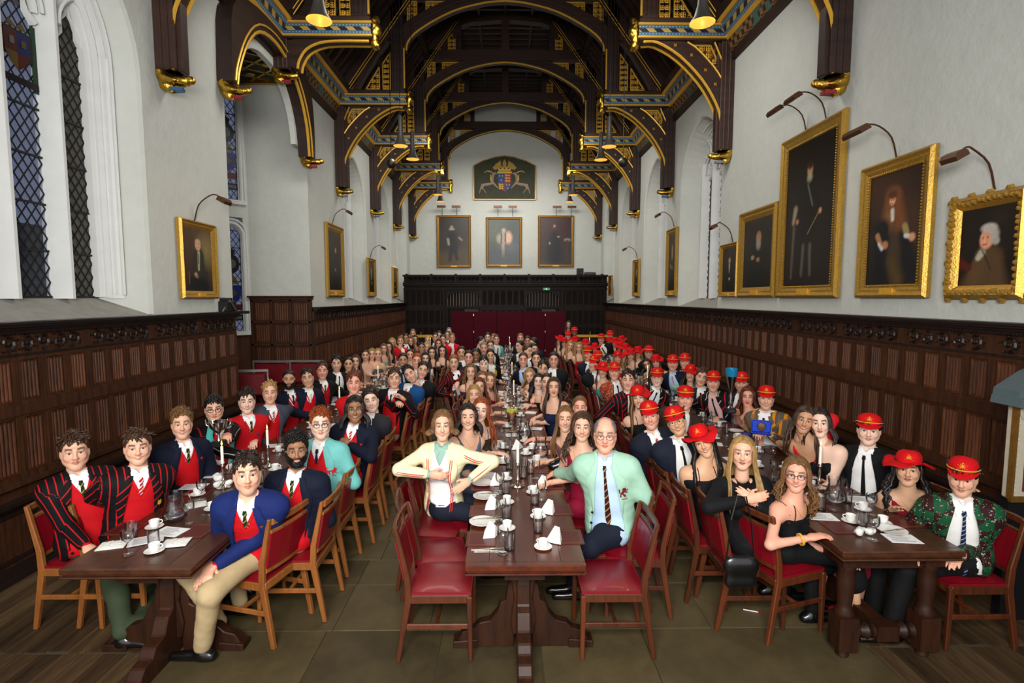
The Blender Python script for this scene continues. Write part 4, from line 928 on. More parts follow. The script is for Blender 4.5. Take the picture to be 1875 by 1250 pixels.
def endpic(p0, p1, lab, b, s_, sd):
    sc = 27.7/960; X = lambda p: (p-925.5)*sc; Z = lambda q: 2.85+(545-q)*sc*1.012
    return picture(lab, ((X(p0[0])+X(p1[0]))/2, 27.72, (Z(p0[1])+Z(p1[1]))/2), 0, X(p1[0])-X(p0[0]), Z(p0[1])-Z(p1[1]), .13, b, s_, 'dull', .035, sd)
endpic((801, 399), (863, 491), 'left of three large portraits on the end wall, a man in black with white ruff', ('#3a3226', '#26201e'), ea, 21)
endpic((890, 402), (955, 490), 'middle portrait on the end wall, a bishop in white sleeves on grey-blue', ('#3c4448', '#3f4440'), eb, 22)
endpic((984, 399), (1049, 490), 'right of three large portraits on the end wall, a figure in a long black robe', ('#332a24', '#1e1416'), ec, 23)
# picture lamps
def piclamp(label, side, y, z, heads, reach=.5, L=.3):
    s = 1 if side == 'r' else -1
    o = thing('picture_lamp', label, 'picture lamp', 'picture lamps', (s*4.99, y, z))
    for k in range(heads):
        yo = k*.55
        mb = MB(); P = [(-s*.0, yo, 0), (-s*.08, yo, .26), (-s*.25, yo, .4), (-s*reach*.8, yo, .42), (-s*reach, yo, .36)]; mb.tube(smooth_pts(P), .011, 6); mb.build('arm', M_bronze, o, smooth=60)
        mb = MB(); mb.prism([(-.07, -.03), (.07, -.03), (.07, .02), (.035, .05), (-.035, .05), (-.07, .02)], yo-L/2, yo+L/2, 'XZ'); h = mb.build('lamp_head', M_bronze, o, loc=(-s*(reach+.04), 0, .32), rot=(0, s*R(-30), 0))
    return o
piclamp('twin bronze picture lamps on curved arms over the tallest portrait', 'r', 8.35, 5.6, 2)
piclamp('single bronze picture lamp over the wigged portrait on the right wall', 'r', 6.8, 4.62, 1, .5, .36)
piclamp('small bronze picture lamp over the bust portrait at the right edge', 'r', 5.4, 3.95, 1, .4, .2)
piclamp('tiny bronze picture lamp over the smallest portrait on the right wall', 'r', 11.6, 4.07, 1, .4, .18)
piclamp('bronze picture lamp over the seated portrait by the bay', 'l', 8.6, 4.07, 1, .45, .22)
piclamp('bronze picture lamp over the tall portrait past the bay', 'l', 15.4, 4.97, 1, .45, .22)
piclamp('bronze picture lamp on the left wall beside the third window', 'l', 19.6, 4.35, 1, .45, .22)
piclamp('bronze picture lamp between the first two windows of the right wall', 'r', 15.7, 4.95, 1, .45, .22)
piclamp('bronze picture lamp in the middle of the right wall', 'r', 20.0, 4.35, 1, .45, .22)
for i, (px, wd) in enumerate(((813, 2), (913, 2), (1018, 2))):
    o = thing('picture_lamp', ['pair of flat bronze lamps over the left portrait of the end wall', 'pair of flat bronze lamps over the bishop portrait of the end wall', 'pair of flat bronze lamps over the right portrait of the end wall'][i], 'picture lamp', 'picture lamps', ((px+12-925.5)*.0289, 27.74, 7.08))
    for s in (-1, 1):
        mb = MB(); mb.tube([(s*.38, 0, 0), (s*.38, -.1, .35), (s*.38, -.4, .42)], .012, 5); mb.build('arm', M_bronze, o)
        mb = MB(); mb.box(s*.38-.22, s*.38+.22, -.5, -.38, .36, .46); mb.build('lamp_head', M_bronze, o)
# coat of arms
ca = thing('coat_of_arms', 'painted coat of arms panel with shield, crown and two antelopes high on the end wall', 'coat of arms', loc=(-.05, 27.7, 7.92))
bgp = [(-1.6, 0), (1.6, 0), (1.6, 1.7), (1.1, 1.95), (.5, 2.13), (0, 2.2), (-.5, 2.13), (-1.1, 1.95), (-1.6, 1.7)]
mb = MB(); mb.prism(bgp, -.02, .03); mb.build('panel', flat('dark_green_ground', '#2c3019', .7, var=.45, nscale=3), ca)
mb = MB(); 
for i in range(len(bgp)): a, b = bgp[i], bgp[(i+1) % len(bgp)]; mb.bar((a[0], -.03, a[1]), (b[0], -.03, b[1]), .07, .05)
mb.build('frame', M_goldd, ca)
pc = {k: flat('arms_'+k, v, .6, var=.15, nscale=10) for k, v in dict(gold='#a9842c', red='#8a1f1c', blue='#173f74', beast='#8f7560', pale='#9c9678', yel='#c9a73e').items()}
def decal(nm, polys, mat, y=-.03): 
    mb = MB()
    for p in polys: mb.prism([(a, b) for a, b in p], y-.014, y)
    return mb.build(nm, pc[mat], ca)
def quad(x0, x1, z0, z1, w=.04):                                    # a quarter of the shield clipped to its outline
    pts = []
    for t in range(7): 
        pass
    return [(x0, z0), (x1, z0), (x1, z1), (x0, z1)]
decal('shield_quarter', [[(-.33, .83), (0, .83), (0, 1.3), (-.36, 1.3)]], 'blue'); decal('shield_quarter', [[(0, .83), (.33, .83), (.36, 1.3), (0, 1.3)]], 'red')
decal('shield_quarter', [[(-.33, .83), (-.27, .6), (-.15, .48), (0, .4), (0, .83)]], 'red'); decal('shield_quarter', [[(.33, .83), (.27, .6), (.15, .48), (0, .4), (0, .83)]], 'blue')
def lis(x, z, r=.045): return [[(x-r*.25, z-r*1.2), (x+r*.25, z-r*1.2), (x+r*.35, z+r*.4), (x, z+r*1.3), (x-r*.35, z+r*.4)], [(x-r, z-r*.3), (x+r, z-r*.3), (x+r, z+.0), (x-r, z+.0)]]
L_ = []
for x_, z in ((-.26, 1.2), (-.11, 1.2), (-.18, .98), (.11, .75), (.25, .75), (.17, .57)): L_ += lis(x_, z)
decal('fleur_de_lis', L_, 'yel', -.046)
def beast(x, z, w=.22, h=.07): return [[(x-w/2, z-h/2), (x-w/2+.03, z-h/2-.03), (x-w/4, z-h/4), (x+w/4, z-h/4), (x+w/2-.05, z-h/2-.03), (x+w/2, z), (x+w/4, z+h/2), (x-w/4, z+h/3), (x-w/2-.03, z+h/2+.02), (x-w/2-.05, z+h/4)]]
L_ = []
for z in (1.22, 1.08, .94): L_ += beast(.18, z)
for z in (.76, .66, .56): L_ += beast(-.16, z, .2)
decal('passant_lion', L_, 'yel', -.046)
decal('crown', [[(-.38, 1.32), (.38, 1.32), (.36, 1.42), (-.36, 1.42)], [(-.3, 1.45), (.3, 1.45), (.36, 1.62), (.18, 1.52), (.1, 1.65), (0, 1.52), (-.1, 1.65), (-.18, 1.52), (-.36, 1.62)]], 'yel')
decal('eagle_crest', [[(-.08, 1.6), (.08, 1.6), (.1, 1.85), (.04, 1.98), (0, 2.03), (-.05, 1.97), (-.1, 1.85)], [(-.1, 1.62), (-.5, 1.5), (-.62, 1.6), (-.45, 1.8), (-.2, 1.97), (-.18, 1.75)], [(.1, 1.62), (.5, 1.5), (.62, 1.6), (.45, 1.8), (.2, 1.97), (.18, 1.75)]], 'gold')
for s in (-1, 1):
    q = lambda P: [(s*a, b) for a, b in P]
    decal('antelope_supporter', [q([(.55, .9), (.75, .85), (1.0, .82), (1.2, .78), (1.25, .6), (1.15, .5), (1.05, .68), (.8, .72), (.6, .78), (.34, .55), (.33, .6), (.5, .82)]), q([(.58, .88), (.72, .88), (.68, 1.2), (.62, 1.35), (.5, 1.38), (.36, 1.3), (.5, 1.27), (.56, 1.15)]), q([(1.2, .62), (1.26, .6), (1.32, .3), (1.29, .3)]), q([(1.1, .55), (1.14, .55), (.98, .33), (.95, .36)])], 'beast')
    decal('antelope_horn', [q([(.62, 1.36), (.7, 1.42), (.9, 1.46), (1.05, 1.36), (1.03, 1.34), (.9, 1.42), (.72, 1.38), (.64, 1.33)]), q([(.68, .95), (.74, .95), (.74, 1.25), (.7, 1.25)])], 'yel', -.05)
decal('arms_grass', [[(-.4, .2), (.6, .18), (.5, .42), (.1, .36), (-.3, .4)]], 'pale', -.022) if False else None
# ---------------------------------------------------------------- pendant lamps
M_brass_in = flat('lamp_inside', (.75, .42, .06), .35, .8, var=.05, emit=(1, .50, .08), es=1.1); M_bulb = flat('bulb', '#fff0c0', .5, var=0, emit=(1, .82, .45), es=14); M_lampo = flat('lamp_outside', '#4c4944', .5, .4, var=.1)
def pendant():
    o = empty('pendant_lamp'); mb = MB()
    mb.lathe([(.185, 0), (.175, .02), (.12, .1), (.08, .24), (.06, .45), (.055, .75), (.05, .76), (0.0, .77)], n=24, cap=False); mb.build('lamp_shade', M_lampo, o, smooth=50)
    mb = MB(); mb.lathe([(.182, .002), (.17, .022), (.115, .1), (.075, .22), (0, .26)], n=24, cap=False); mb.build('lamp_lining', M_brass_in, o, smooth=50)
    mb = MB(); mb.lathe([(0, .09), (.03, .11), (.03, .16), (.0, .19)], n=10); mb.build('bulb', M_bulb, o, smooth=True)
    mb = MB(); mb.tube([(0, 0, .75), (0, 0, 4.97)], .008, 5); mb.build('rod', M_iron, o); return o
proto = None
for x_, yy, z, lab in ((-2.72, 8.05, 6.88, 'large trumpet-shaped pendant lamp at upper left, nearest of its row'), (2.9, 8.05, 6.88, 'large trumpet-shaped pendant lamp at upper right, nearest of its row'), (-2.7, 13.9, 6.74, 'left-row trumpet pendant lamp, second from the camera'), (-2.62, 15.2, 6.74, 'left-row trumpet pendant lamp, third from the camera, hanging just below the second'),
                       (2.68, 13.9, 6.74, 'right-row trumpet pendant lamp, second from the camera'), (2.7, 15.2, 6.74, 'right-row trumpet pendant lamp, third from the camera'), (-2.7, 21.4, 6.95, 'left-row small trumpet pendant lamp, fourth from the camera'), (-2.78, 22.9, 6.95, 'left-row small trumpet pendant lamp, farthest'), (2.7, 21.4, 6.95, 'right-row small trumpet pendant lamp, fourth from the camera'), (2.74, 22.9, 6.95, 'right-row small trumpet pendant lamp, farthest')):
    if proto is None: proto = pendant(); o = proto; o.location = (x_, yy, z)
    else: o = copy_tree(proto, (x_, yy, z))
    tag(o, lab, 'pendant lamp', 'trumpet pendant lamps')
    light('pendant_glow', 'SPOT', (x_, yy, z+.03), (0, 0, 0), 55, (1, .72, .38), spot_size=R(110), spot_blend=.6, shadow_soft_size=.08)
# glowing shaded lamps over two small pictures
for s, yy in ((-1, 23.7), (1, 19.9)): light('picture_glow', 'SPOT', (s*4.75, yy, 4.5), (0, 0, 0), 14, (1, .6, .25), spot_size=R(100), shadow_soft_size=.04)
# black balls (roof speakers)
pr_ = None
for x_, yy, z, lab in ((-2.95, 13.9, 6.3, 'black ball speaker hanging under the left hammer beams'), (3.05, 13.9, 6.35, 'black ball speaker hanging under the right hammer beams'), (-2.72, 9.7, 8.75, 'black ball speaker at the upper left by the near beam'), (3.3, 9.9, 8.7, 'black ball speaker at the upper right by the near beam')):
    o = thing('ball_speaker', lab, 'speaker', 'ball speakers', (x_, yy, z)); mb = MB(); mb.lathe([(0, -.13), (.07, -.11), (.12, -.05), (.13, 0), (.12, .05), (.07, .11), (0, .13)], n=16); mb.build('ball', M_blk, o, smooth=True); mb = MB(); mb.tube([(0, 0, .12), (0, 0, 11.75-z-(abs(x_)-2.7)*1.37)], .01, 5); mb.build('rod', M_iron, o)
# things on the panelling ledge by the bay
o = thing('clutter_box', 'black box and folded stand lying on the panelling ledge beside the bay', 'box', loc=(-4.95, 9.35, 2.61)); mb = MB(); mb.box(-.12, .1, -.15, .18, 0, .18); mb.box(-.06, .08, -.1, .1, .18, .24); mb.build('case', M_blk, o, bevel=.01); mb = MB(); mb.bar((.05, -.2, 0), (.1, -.05, .2), .02, .02); mb.bar((.1, -.05, .2), (.12, .1, .02), .02, .02); mb.build('strut', flat('steel', '#c8c8c8', .3, 1, var=0), o)
# noticeboard with grey roof at the right edge
nb = thing('notice_shrine', 'painted white and crimson board with a small grey roof at the right edge', 'board', loc=(4.64, 4.36, 0)); nb.scale.x = .64
mb = MB(); mb.box(-.5, .5, -.04, .04, 1.13, 2.0); mb.build('board', flat('cream_paint', '#b9b19c', .6, var=.15), nb, bevel=.01)
mb = MB(); mb.prism([(-.34, 1.2), (.34, 1.2), (.34, 1.62), (.2, 1.78), (0, 1.82), (-.2, 1.78), (-.34, 1.62)], -.06, -.035); mb.build('crimson_field', flat('crimson_paint', '#5d0f22', .6, var=.2), nb)
mb = MB()
for a, b in (((-.5, 1.13), (-.5, 2.0)), ((.5, 1.13), (.5, 2.0)), ((-.5, 1.13), (.5, 1.13))): mb.bar((a[0], -.04, a[1]), (b[0], -.04, b[1]), .03, .05)
mb.build('gilt_edge', M_goldd, nb)
mb = MB()
for c in ((-.38, 1.9), (-.2, 1.93)): mb.tube([(c[0]+.07*math.cos(t), -.05, c[1]+.07*math.sin(t)) for t in [2*PI*q/12 for q in range(12)]], .014, 5, closed=True)
for q in range(14): mb.lathe([(0, .012), (.012, 0)], (-.44, -.042, 1.2+q*.045), 6, M=Matrix.Rotation(PI/2, 3, 'X'))
mb.build('scroll_relief', flat('cream_paint', '#b9b19c', .6), nb)
mb = MB(); mb.prism([(-.64, 1.98), (-.62, 2.08), (-.3, 2.22), (0, 2.3), (.3, 2.22), (.5, 2.08), (.52, 1.98)], -.14, .1); mb.prism([(-.66, 1.95), (-.64, 2.02), (.52, 2.02), (.52, 1.95)], -.17, .1); mb.build('roof', flat('grey_green_paint', '#4d5c5e', .6), nb)
mb = MB(); mb.box(-.42, .46, .02, .1, .0, 1.13); mb.build('black_base', M_blk, nb)
HS_ = 2.3/2.85                                                       # the hall above was laid out at camera height 2.85; bring it to true size
for o in list(SC.objects):
    if o.parent is None and o.name.split('.')[0] not in ('camera', 'camera_strobe', 'hall_fill_sun', 'roof_fill'):
        o.location = o.location*HS_; o.scale = o.scale*HS_
        if o.type == 'LIGHT': o.data.energy *= HS_**2
# ================================================================ furniture
_P = math.radians(4.76); _Y = math.radians(.69)
_fw = Vector((math.sin(_Y)*math.cos(_P), math.cos(_Y)*math.cos(_P), -math.sin(_P))); _rt = Vector((math.cos(_Y), -math.sin(_Y), 0)); _up = _rt.cross(_fw)
def at(px, py, x=None, y=None, z=None):
    r = _fw+_rt*((px-937.5)/960)+_up*(-(py-625)/960)
    t = x/r.x if x is not None else (y/r.y if y is not None else (z-2.3)/r.z)
    return Vector((t*r.x, t*r.y, 2.3+t*r.z))
TZ = .76
M_tab = wood('dark_table_top', '#280e05', '#64290f', .25, 'Y', 2.2, .1, coat=.35)
M_tabr = wood('worn_dark_table_top', '#24110a', '#57301a', .32, 'Y', 2.2, .1, coat=.2)
M_tleg = wood('dark_table_base', '#150906', '#40210f', .5, 'Z', 3, .1, spec=.3)
M_red = flat('red_vinyl', '#7c0a19', .38, var=.06, nscale=3, coat=.12); M_redd = flat('dark_red_vinyl', '#6d0b18', .42, var=.06)
M_oakc = wood('golden_oak_chair', '#6a3a17', '#a2642f', .38, 'Z', 4, .12, coat=.2); M_mah = wood('brown_beech_chair', '#2e1409', '#693216', .35, 'Z', 4, .25, coat=.3)
def table(x0, x1, y0, y1, label, kind='pedestal', top=None):
    t = thing('dining_table', label, 'table', 'dining tables', ((x0+x1)/2, (y0+y1)/2, 0)); hw = (x1-x0)/2; hl = (y1-y0)/2-.004; top = top or M_tab
    n = 5 if kind != 'turned' else 3
    for i in range(n):                                                # boards of the top
        a = -hw+2*hw*i/n; b = -hw+2*hw*(i+1)/n
        mb = MB(); mb.box(a+.0008, b-.0008, -hl+.05, hl-.05, TZ-.035, TZ); mb.build('tabletop_board', top, t, bevel=.0012)
    for y_ in (-hl, hl-.05): mb = MB(); mb.box(-hw, hw, y_, y_+.05, TZ-.038, TZ+.0005); mb.build('breadboard_end', top, t, bevel=.006)
    mb = MB(); mb.box(-hw+.012, hw-.012, -hl+.012, hl-.012, TZ-.05, TZ-.036); mb.box(-hw-.0, hw+.0, -hl-.0, hl+.0, TZ-.062, TZ-.05); mb.build('edge_moulding', top, t, bevel=.004)
    if kind == 'pedestal':
        mb = MB(); mb.box(-.12, .12, -hl+.1, hl-.1, TZ-.14, TZ-.06); mb.build('under_rail', M_tleg, t)
        for e in (-1, 1):
            yc = e*(hl-.42)
            mb = MB(); mb.prism([(-.07, .1), (-.085, .2), (-.06, .35), (-.085, .5), (-.06, .62), (-.12, TZ-.06), (.12, TZ-.06), (.06, .62), (.085, .5), (.06, .35), (.085, .2), (.07, .1)], yc-.06, yc+.06); mb.build('pedestal_post', M_tleg, t, bevel=.008)
            fl = [(.06, .0), (.42, .0), (.43, .05), (.40, .105), (.33, .125), (.29, .165), (.22, .18), (.17, .24), (.15, .30), (.115, .32), (.10, .42), (.07, .46), (.06, .6)]
            for s in (-1, 1):
                mb = MB(); mb.prism([(s*a, b) for a, b in fl], yc-.035, yc+.035); mb.prism([(s*.3, .0), (s*.46, .0), (s*.46, .045), (s*.3, .06)], yc-.05, yc+.05); mb.build('foot', M_tleg, t, bevel=.008)
            mb = MB(); ft = [(0, 0), (.40, 0), (.41, .07), (.37, .12), (.30, .13), (.27, .18), (.18, .2), (.14, .29), (.09, .32), (.08, .45), (.05, .6), (0, .62)]
            mb.prism([(yc+e*a, b) for a, b in ft], -.045, .045, 'YZ'); mb.build('foot', M_tleg, t, bevel=.008)
            tp = [(.05, TZ-.14), (.36, TZ-.06), (.05, TZ-.06)]
            for s in (-1, 1): mb = MB(); mb.prism([(s*a, b) for a, b in tp], yc-.03, yc+.03); mb.build('bracket', M_tleg, t)
        mb = MB(); mb.box(-.03, .03, -hl+.5, hl-.5, .22, .34); mb.build('stretcher', M_tleg, t)
    else:
        prof = [(.055, .28), (.06, .30), (.045, .33), (.042, .36), (.05, .45), (.052, .52), (.045, .58), (.055, .60), (.05, .62)]
        for sx in (-1, 1):
            for sy in (-1, 1):
                c = (sx*(hw-.12), sy*(hl-.14)); mb = MB(); mb.lathe(prof, (*c, 0), 16); mb.box(c[0]-.062, c[0]+.062, c[1]-.062, c[1]+.062, .06, .28); mb.box(c[0]-.062, c[0]+.062, c[1]-.062, c[1]+.062, .62, TZ-.06); mb.lathe([(.03, 0), (.04, .01), (.03, .06)], (*c, 0), 10)
                mb.build('turned_leg', M_tleg, t, smooth=40)
        for sy in (-1, 1):
            mb = MB(); mb.box(-hw+.1, hw-.1, sy*(hl-.14)-.015, sy*(hl-.14)+.015, TZ-.17, TZ-.06); mb.build('apron', M_tleg, t)
            mb = MB(); Mx = Matrix.Rotation(PI/2, 3, 'Y'); mb.lathe([(.03, -hw+.18), (.05, -hw+.2), (.03, -hw+.22), (.055, -hw+.26), (.03, -hw+.3), (.045, -hw+.31)], (0, sy*(hl-.14), .17), 12, M=Mx); mb.lathe([(.045, hw-.31), (.03, hw-.3), (.055, hw-.26), (.03, hw-.22), (.05, hw-.2), (.03, hw-.18)], (0, sy*(hl-.14), .17), 12, M=Mx); mb.box(-hw+.31, hw-.31, sy*(hl-.14)-.05, sy*(hl-.14)+.05, .12, .22); mb.build('stretcher', M_tleg, t, smooth=40)
        for sx in (-1, 1): mb = MB(); mb.box(sx*(hw-.1)-.015, sx*(hw-.1)+.015, -hl+.14, hl-.14, TZ-.17, TZ-.06); mb.build('apron', M_tleg, t)
        mb = MB(); mb.box(-.05, .05, -hl+.2, hl-.2, .12, .21); mb.build('stretcher', M_tleg, t)
        mb = MB(); mb.box(-hw+.1, -hw+.2, -hl+.118, -hl+.124, TZ-.09, TZ-.065); mb.box(-.05, .12, -hl+.118, -hl+.124, TZ-.085, TZ-.065); mb.box(.14, .22, -hl+.118, -hl+.124, TZ-.08, TZ-.065); mb.build('torn_paper_label', flat('yellowed_label', '#a98a3c', .7), t)
    return t
ends = ['nearest', 'second', 'third', 'fourth', 'farthest']
def row(x0, x1, y0, n, L, name, k0='pedestal', top=None):
    for i in range(n): table(x0, x1, y0+i*L, y0+(i+1)*L, '%s dark wooden table section of the %s row' % (ends[i], name), k0 if i == 0 else 'pedestal', top)
row(-2.55, -1.80, 2.89, 5, 2.62, 'left', 'pedestal', M_tabr); row(-.24, .465, 2.90, 5, 2.62, 'centre'); row(2.05, 2.81, 3.04, 5, 2.6, 'right', 'turned', M_tabr)
# ---------------------------------------------------------------- chairs: local +Y is the way the sitter faces
def make_chair(label, wood_, red=M_red):
    t = thing('dining_chair', label, 'chair', 'dining chairs'); w_ = .205; d = .2; b = .005
    def part(n, mb, m=wood_, bev=b, sm=False): return mb.build(n, m, t, bevel=bev, smooth=sm)
    for s in (-1, 1):
        mb = MB(); mb.bar((s*w_, d, .43), (s*w_, d+.005, 0), .036, .036, taper=.72); part('front_leg', mb)
        mb = MB(); x = s*(w_-.004); P = [(-d-.07, 0), (-d-.005, .42), (-d-.01, .56), (-d-.07, .88)]; Q_ = [(-d-.04, 0), (-d+.04, .42), (-d+.03, .56), (-d-.045, .88)]
        mb.strip(P, Q_, x-.016, x+.016, 'YZ'); part('rear_post', mb)
        mb = MB(); mb.box(s*w_-.011, s*w_+.011, -d+.0, d, .385, .44); part('seat_rail', mb)
        mb = MB(); mb.box(s*w_-.009, s*w_+.009, -d-.02, d, .215, .25); part('side_stretcher', mb)
    for y in (-d, d): mb = MB(); mb.box(-w_, w_, y-.011, y+.011, .385, .44); part('seat_rail', mb)
    mb = MB(); mb.box(-w_, w_, -.02, .0, .22, .247); part('cross_stretcher', mb)
    mb = MB()
    nx = 7
    def sz(u, v): return .455+.022*(1-u**4)*(1-v**4)
    g = [[(-.197+.394*i/nx, -.185+.395*j/nx, sz(2*i/nx-1, 2*j/nx-1)) for j in range(nx+1)] for i in range(nx+1)]
    vs = [p for r_ in g for p in r_]; fs = [(i*(nx+1)+j, (i+1)*(nx+1)+j, (i+1)*(nx+1)+j+1, i*(nx+1)+j+1) for i in range(nx) for j in range(nx)]; mb.add(vs, fs)
    mb.box(-.206, .206, -.195, .212, .437, .4555); mb.build('seat_pad', red, t, smooth=50)
    def yb(z): return -d+.01-(z-.56)*.19
    for z0, z1, nm in ((.835, .88, 'top_rail'), (.775, .8, 'upper_rail'), (.5, .54, 'lower_rail')):
        mb = MB(); P = [(-w_+.01, 0), (-w_/2, -.012), (0, -.016), (w_/2, -.012), (w_-.01, 0)]; y0 = yb((z0+z1)/2)-.02
        mb.strip([(a, y0+c-.011) for a, c in P], [(a, y0+c+.011) for a, c in P], z0, z1, 'XY'); part(nm, mb)
    mb = MB(); P = [(-w_+.012, 0), (-w_/2, -.012), (0, -.016), (w_/2, -.012), (w_-.012, 0)]
    for i in range(4):
        a, b2 = P[i], P[i+1]; z0, z1 = .535, .78; v = []
        for z in (z0, z1):
            y = yb(z)-.02; v += [(a[0], y+a[1]-.013, z), (b2[0], y+b2[1]-.013, z), (b2[0], y+b2[1]+.017, z), (a[0], y+a[1]+.017, z)]
        mb.add(v, [(0,1,2,3)[::-1], (4,5,6,7), (0,1,5,4), (2,3,7,6), (0,4,7,3), (1,2,6,5)])
    mb.build('back_pad', red, t); return t
CH = {'oak': make_chair('golden oak chair with a red back', M_oakc), 'mah': make_chair('brown wooden chair with a red vinyl seat', M_mah)}
CHU = {'oak': False, 'mah': False}; CHN = [0]
def chair(kind, x, y, face, label):       # face: heading the sitter looks along, degrees from +X counter-clockwise
    rz = R(face-90); o = CH[kind]
    if not CHU[kind]: CHU[kind] = True; o.location = (x, y, 0); o.rotation_euler = (0, 0, rz)
    else: o = copy_tree(o, (x, y, 0), rz)
    o['label'] = label; o['category'] = 'chair'; return o
p = at(803, 1209, z=0); chair('mah', p.x, p.y+.2, 0, 'empty red-seated chair at the near left of the centre table, closest to the camera')
p = at(800, 1006, z=.47); chair('mah', p.x, p.y, 12, 'empty red-seated chair at the centre table, second from the camera on the left')
p = at(797, 958, z=.47); chair('mah', p.x, p.y, -8, 'empty red-seated chair beside the woman in the cream blazer, turned slightly')
p = at(1124, 1206, z=0); chair('mah', p.x, p.y+.2, 180, 'empty red-seated chair at the near right of the centre table, closest to the camera')
p = at(1156, 992, z=.47); chair('mah', p.x, p.y, 176, 'empty red-seated chair behind the nearest one, right of the centre table')
# metal-framed chairs by the bay
M_al = flat('brushed_metal_frame', '#b9b2ae', .35, .8, var=.1)
def stack_chair(x, y, lab, r=0):
    t = thing('metal_chair', lab, 'chair', 'metal-framed chairs by the bay', (x, y, 0), r); mb = MB(); mb.box(-.33, .33, -.03, .03, .62, 1.0); mb.build('back_pad', M_redd, t, bevel=.02)
    mb = MB()
    for s in (-1, 1): mb.tube([(s*.36, -.02, 1.06), (s*.36, .0, 0)], .018, 6); mb.tube([(s*.36, -.42, .45), (s*.36, -.4, 0)], .016, 6); mb.tube([(s*.36, 0, .44), (s*.36, -.42, .45)], .014, 6)
    mb.box(-.37, .37, -.035, .0, 1.03, 1.07); mb.build('metal_frame', M_al, t)
    mb = MB(); mb.box(-.33, .33, -.45, -.02, .42, .48); mb.build('seat_pad', M_redd, t, bevel=.02)
stack_chair(-4.62, 10.35, 'metal-framed red-backed chair against the bay panelling, left of a pair'); stack_chair(-3.98, 10.4, 'metal-framed red-backed chair against the bay panelling, right of a pair'); 
p = at(450, 700, y=9.0); stack_chair(p.x, 9.0, 'dark red-backed chair in the shade of the bay mouth', .2)
# ================================================================ tableware
M_china = flat('white_china', '#ecebe6', .18, var=0, coat=.4); M_linen = flat('white_linen', '#e9e7e0', .8, var=.03); M_paper = flat('menu_paper', '#f1f0ee', .7, var=.0)
M_ink = flat('grey_ink', '#6a6a70', .7, var=0); M_mat = flat('oxblood_placemat', '#4f0e10', .4, var=.08, coat=.1); M_matg = flat('placemat_gilt_line', '#8d5a2a', .4, .3, var=0)
M_silver = flat('silver', '#cfcac2', .16, 1, var=.05); M_wax = flat('candle_wax', '#f4efe2', .5, var=0); M_flame = flat('candle_flame', '#ffd27a', .5, var=0, emit='#ffc65a', es=6)
M_gl = glassmat('clear_glass'); M_wine = flat('red_wine', '#3a0610', .1, var=0); M_white_wine = glassmat('white_wine', (.85, .8, .45), .8)
def solo(name, mb, mat, smooth=40, bevel=0): o = mb.build(name, mat, None, smooth=smooth, bevel=bevel); return o
LIB = {}
mb = MB(); mb.lathe([(.0, 0), (.022, 0), (.024, .003), (.036, .02), (.039, .058), (.0365, .058), (.033, .022), (.0, .008)], n=18); c = solo('coffee_cup', mb, M_china); mb = MB(); mb.tube([(.036, 0, .05), (.052, 0, .048), (.058, 0, .036), (.05, 0, .024), (.034, 0, .02)], .0045, 5); mb.build('handle', M_china, c, smooth=True); LIB['cup'] = c
mb = MB(); mb.lathe([(0, .002), (.03, .002), (.035, 0), (.066, .012), (.07, .014), (.066, .016), (.036, .006), (0, .006)], n=20); LIB['saucer'] = solo('saucer', mb, M_china)
mb = MB(); mb.lathe([(0, 0), (.07, 0), (.075, .003), (.105, .014), (.11, .017), (.105, .018), (.075, .008), (0, .007)], n=24); LIB['plate'] = solo('plate', mb, M_china)
mb = MB(); mb.lathe([(.0, .001), (.03, .002), (.033, .004), (.01, .008), (.004, .02), (.004, .075), (.012, .082), (.032, .1), (.037, .125), (.034, .155), (.0325, .155), (.0355, .125), (.031, .102), (.0, .086)], n=16); LIB['wineglass'] = solo('wine_glass', mb, M_gl)
mb = MB(); mb.lathe([(0, 0), (.030, 0), (.032, .004), (.034, .105), (.0325, .105), (.030, .008), (0, .01)], n=16); LIB['tumbler'] = solo('tumbler', mb, M_gl)
mb = MB(); mb.lathe([(0, .002), (.05, .002), (.075, .03), (.08, .06), (.06, .11), (.05, .15), (.056, .2), (.054, .2), (.047, .15), (.057, .108), (.076, .06), (.07, .03), (.046, .008), (0, .01)], n=20); c = solo('water_jug', mb, M_gl); mb = MB(); mb.tube([(.05, 0, .18), (.09, 0, .18), (.105, 0, .13), (.08, 0, .08)], .007, 6); mb.build('handle', M_gl, c, smooth=True); mb = MB(); mb.lathe([(0, .01), (.045, .01), (.07, .03), (.0735, .055), (0, .056)], n=18); mb.build('water', glassmat('water', (.95, .97, 1), .9, .02), c, smooth=True); LIB['jug'] = c
mb = MB(); mb.box(-.095, .095, -.105, .105, 0, .004); c = solo('placemat', mb, M_mat, False, .0015); mb = MB()
for a, b, q, r_ in ((-.078, .078, -.088, -.0855), (-.078, .078, .0855, .088), (-.078, -.0755, -.088, .088), (.0755, .078, -.088, .088)): mb.box(a, b, q, r_, .0035, .0048)
mb.build('gilt_border', M_matg, c); LIB['mat'] = c
mb = MB(); mb.box(-.095, .095, -.065, .065, 0, .0015); c = solo('menu_sheet', mb, M_paper, False); mb = MB(); rr = random.Random(4)
for i in range(9): mb.box(-.075+.01*rr.random(), .02+.05*rr.random(), .045-i*.0115, .048-i*.0115, .0015, .0019)
mb.build('printed_lines', M_ink, c); LIB['menu'] = c
def napkin_fold():
    mb = MB(); mb.add([(-.09, -.06, 0), (.05, -.09, 0), (.09, .04, 0), (-.01, .05, 0), (.02, -.01, .13), (-.02, .03, .1)], [(0,1,4), (1,2,4), (2,3,5,4), (3,0,4,5), (3,2,1,0)])
    for i in range(4): t = i/3; mb.bar((.05+.04*t, -.09+.13*t, .001), (.02, -.01, .128), .004, .004)
    return solo('folded_napkin', mb, M_linen, False)
LIB['napkin'] = napkin_fold()
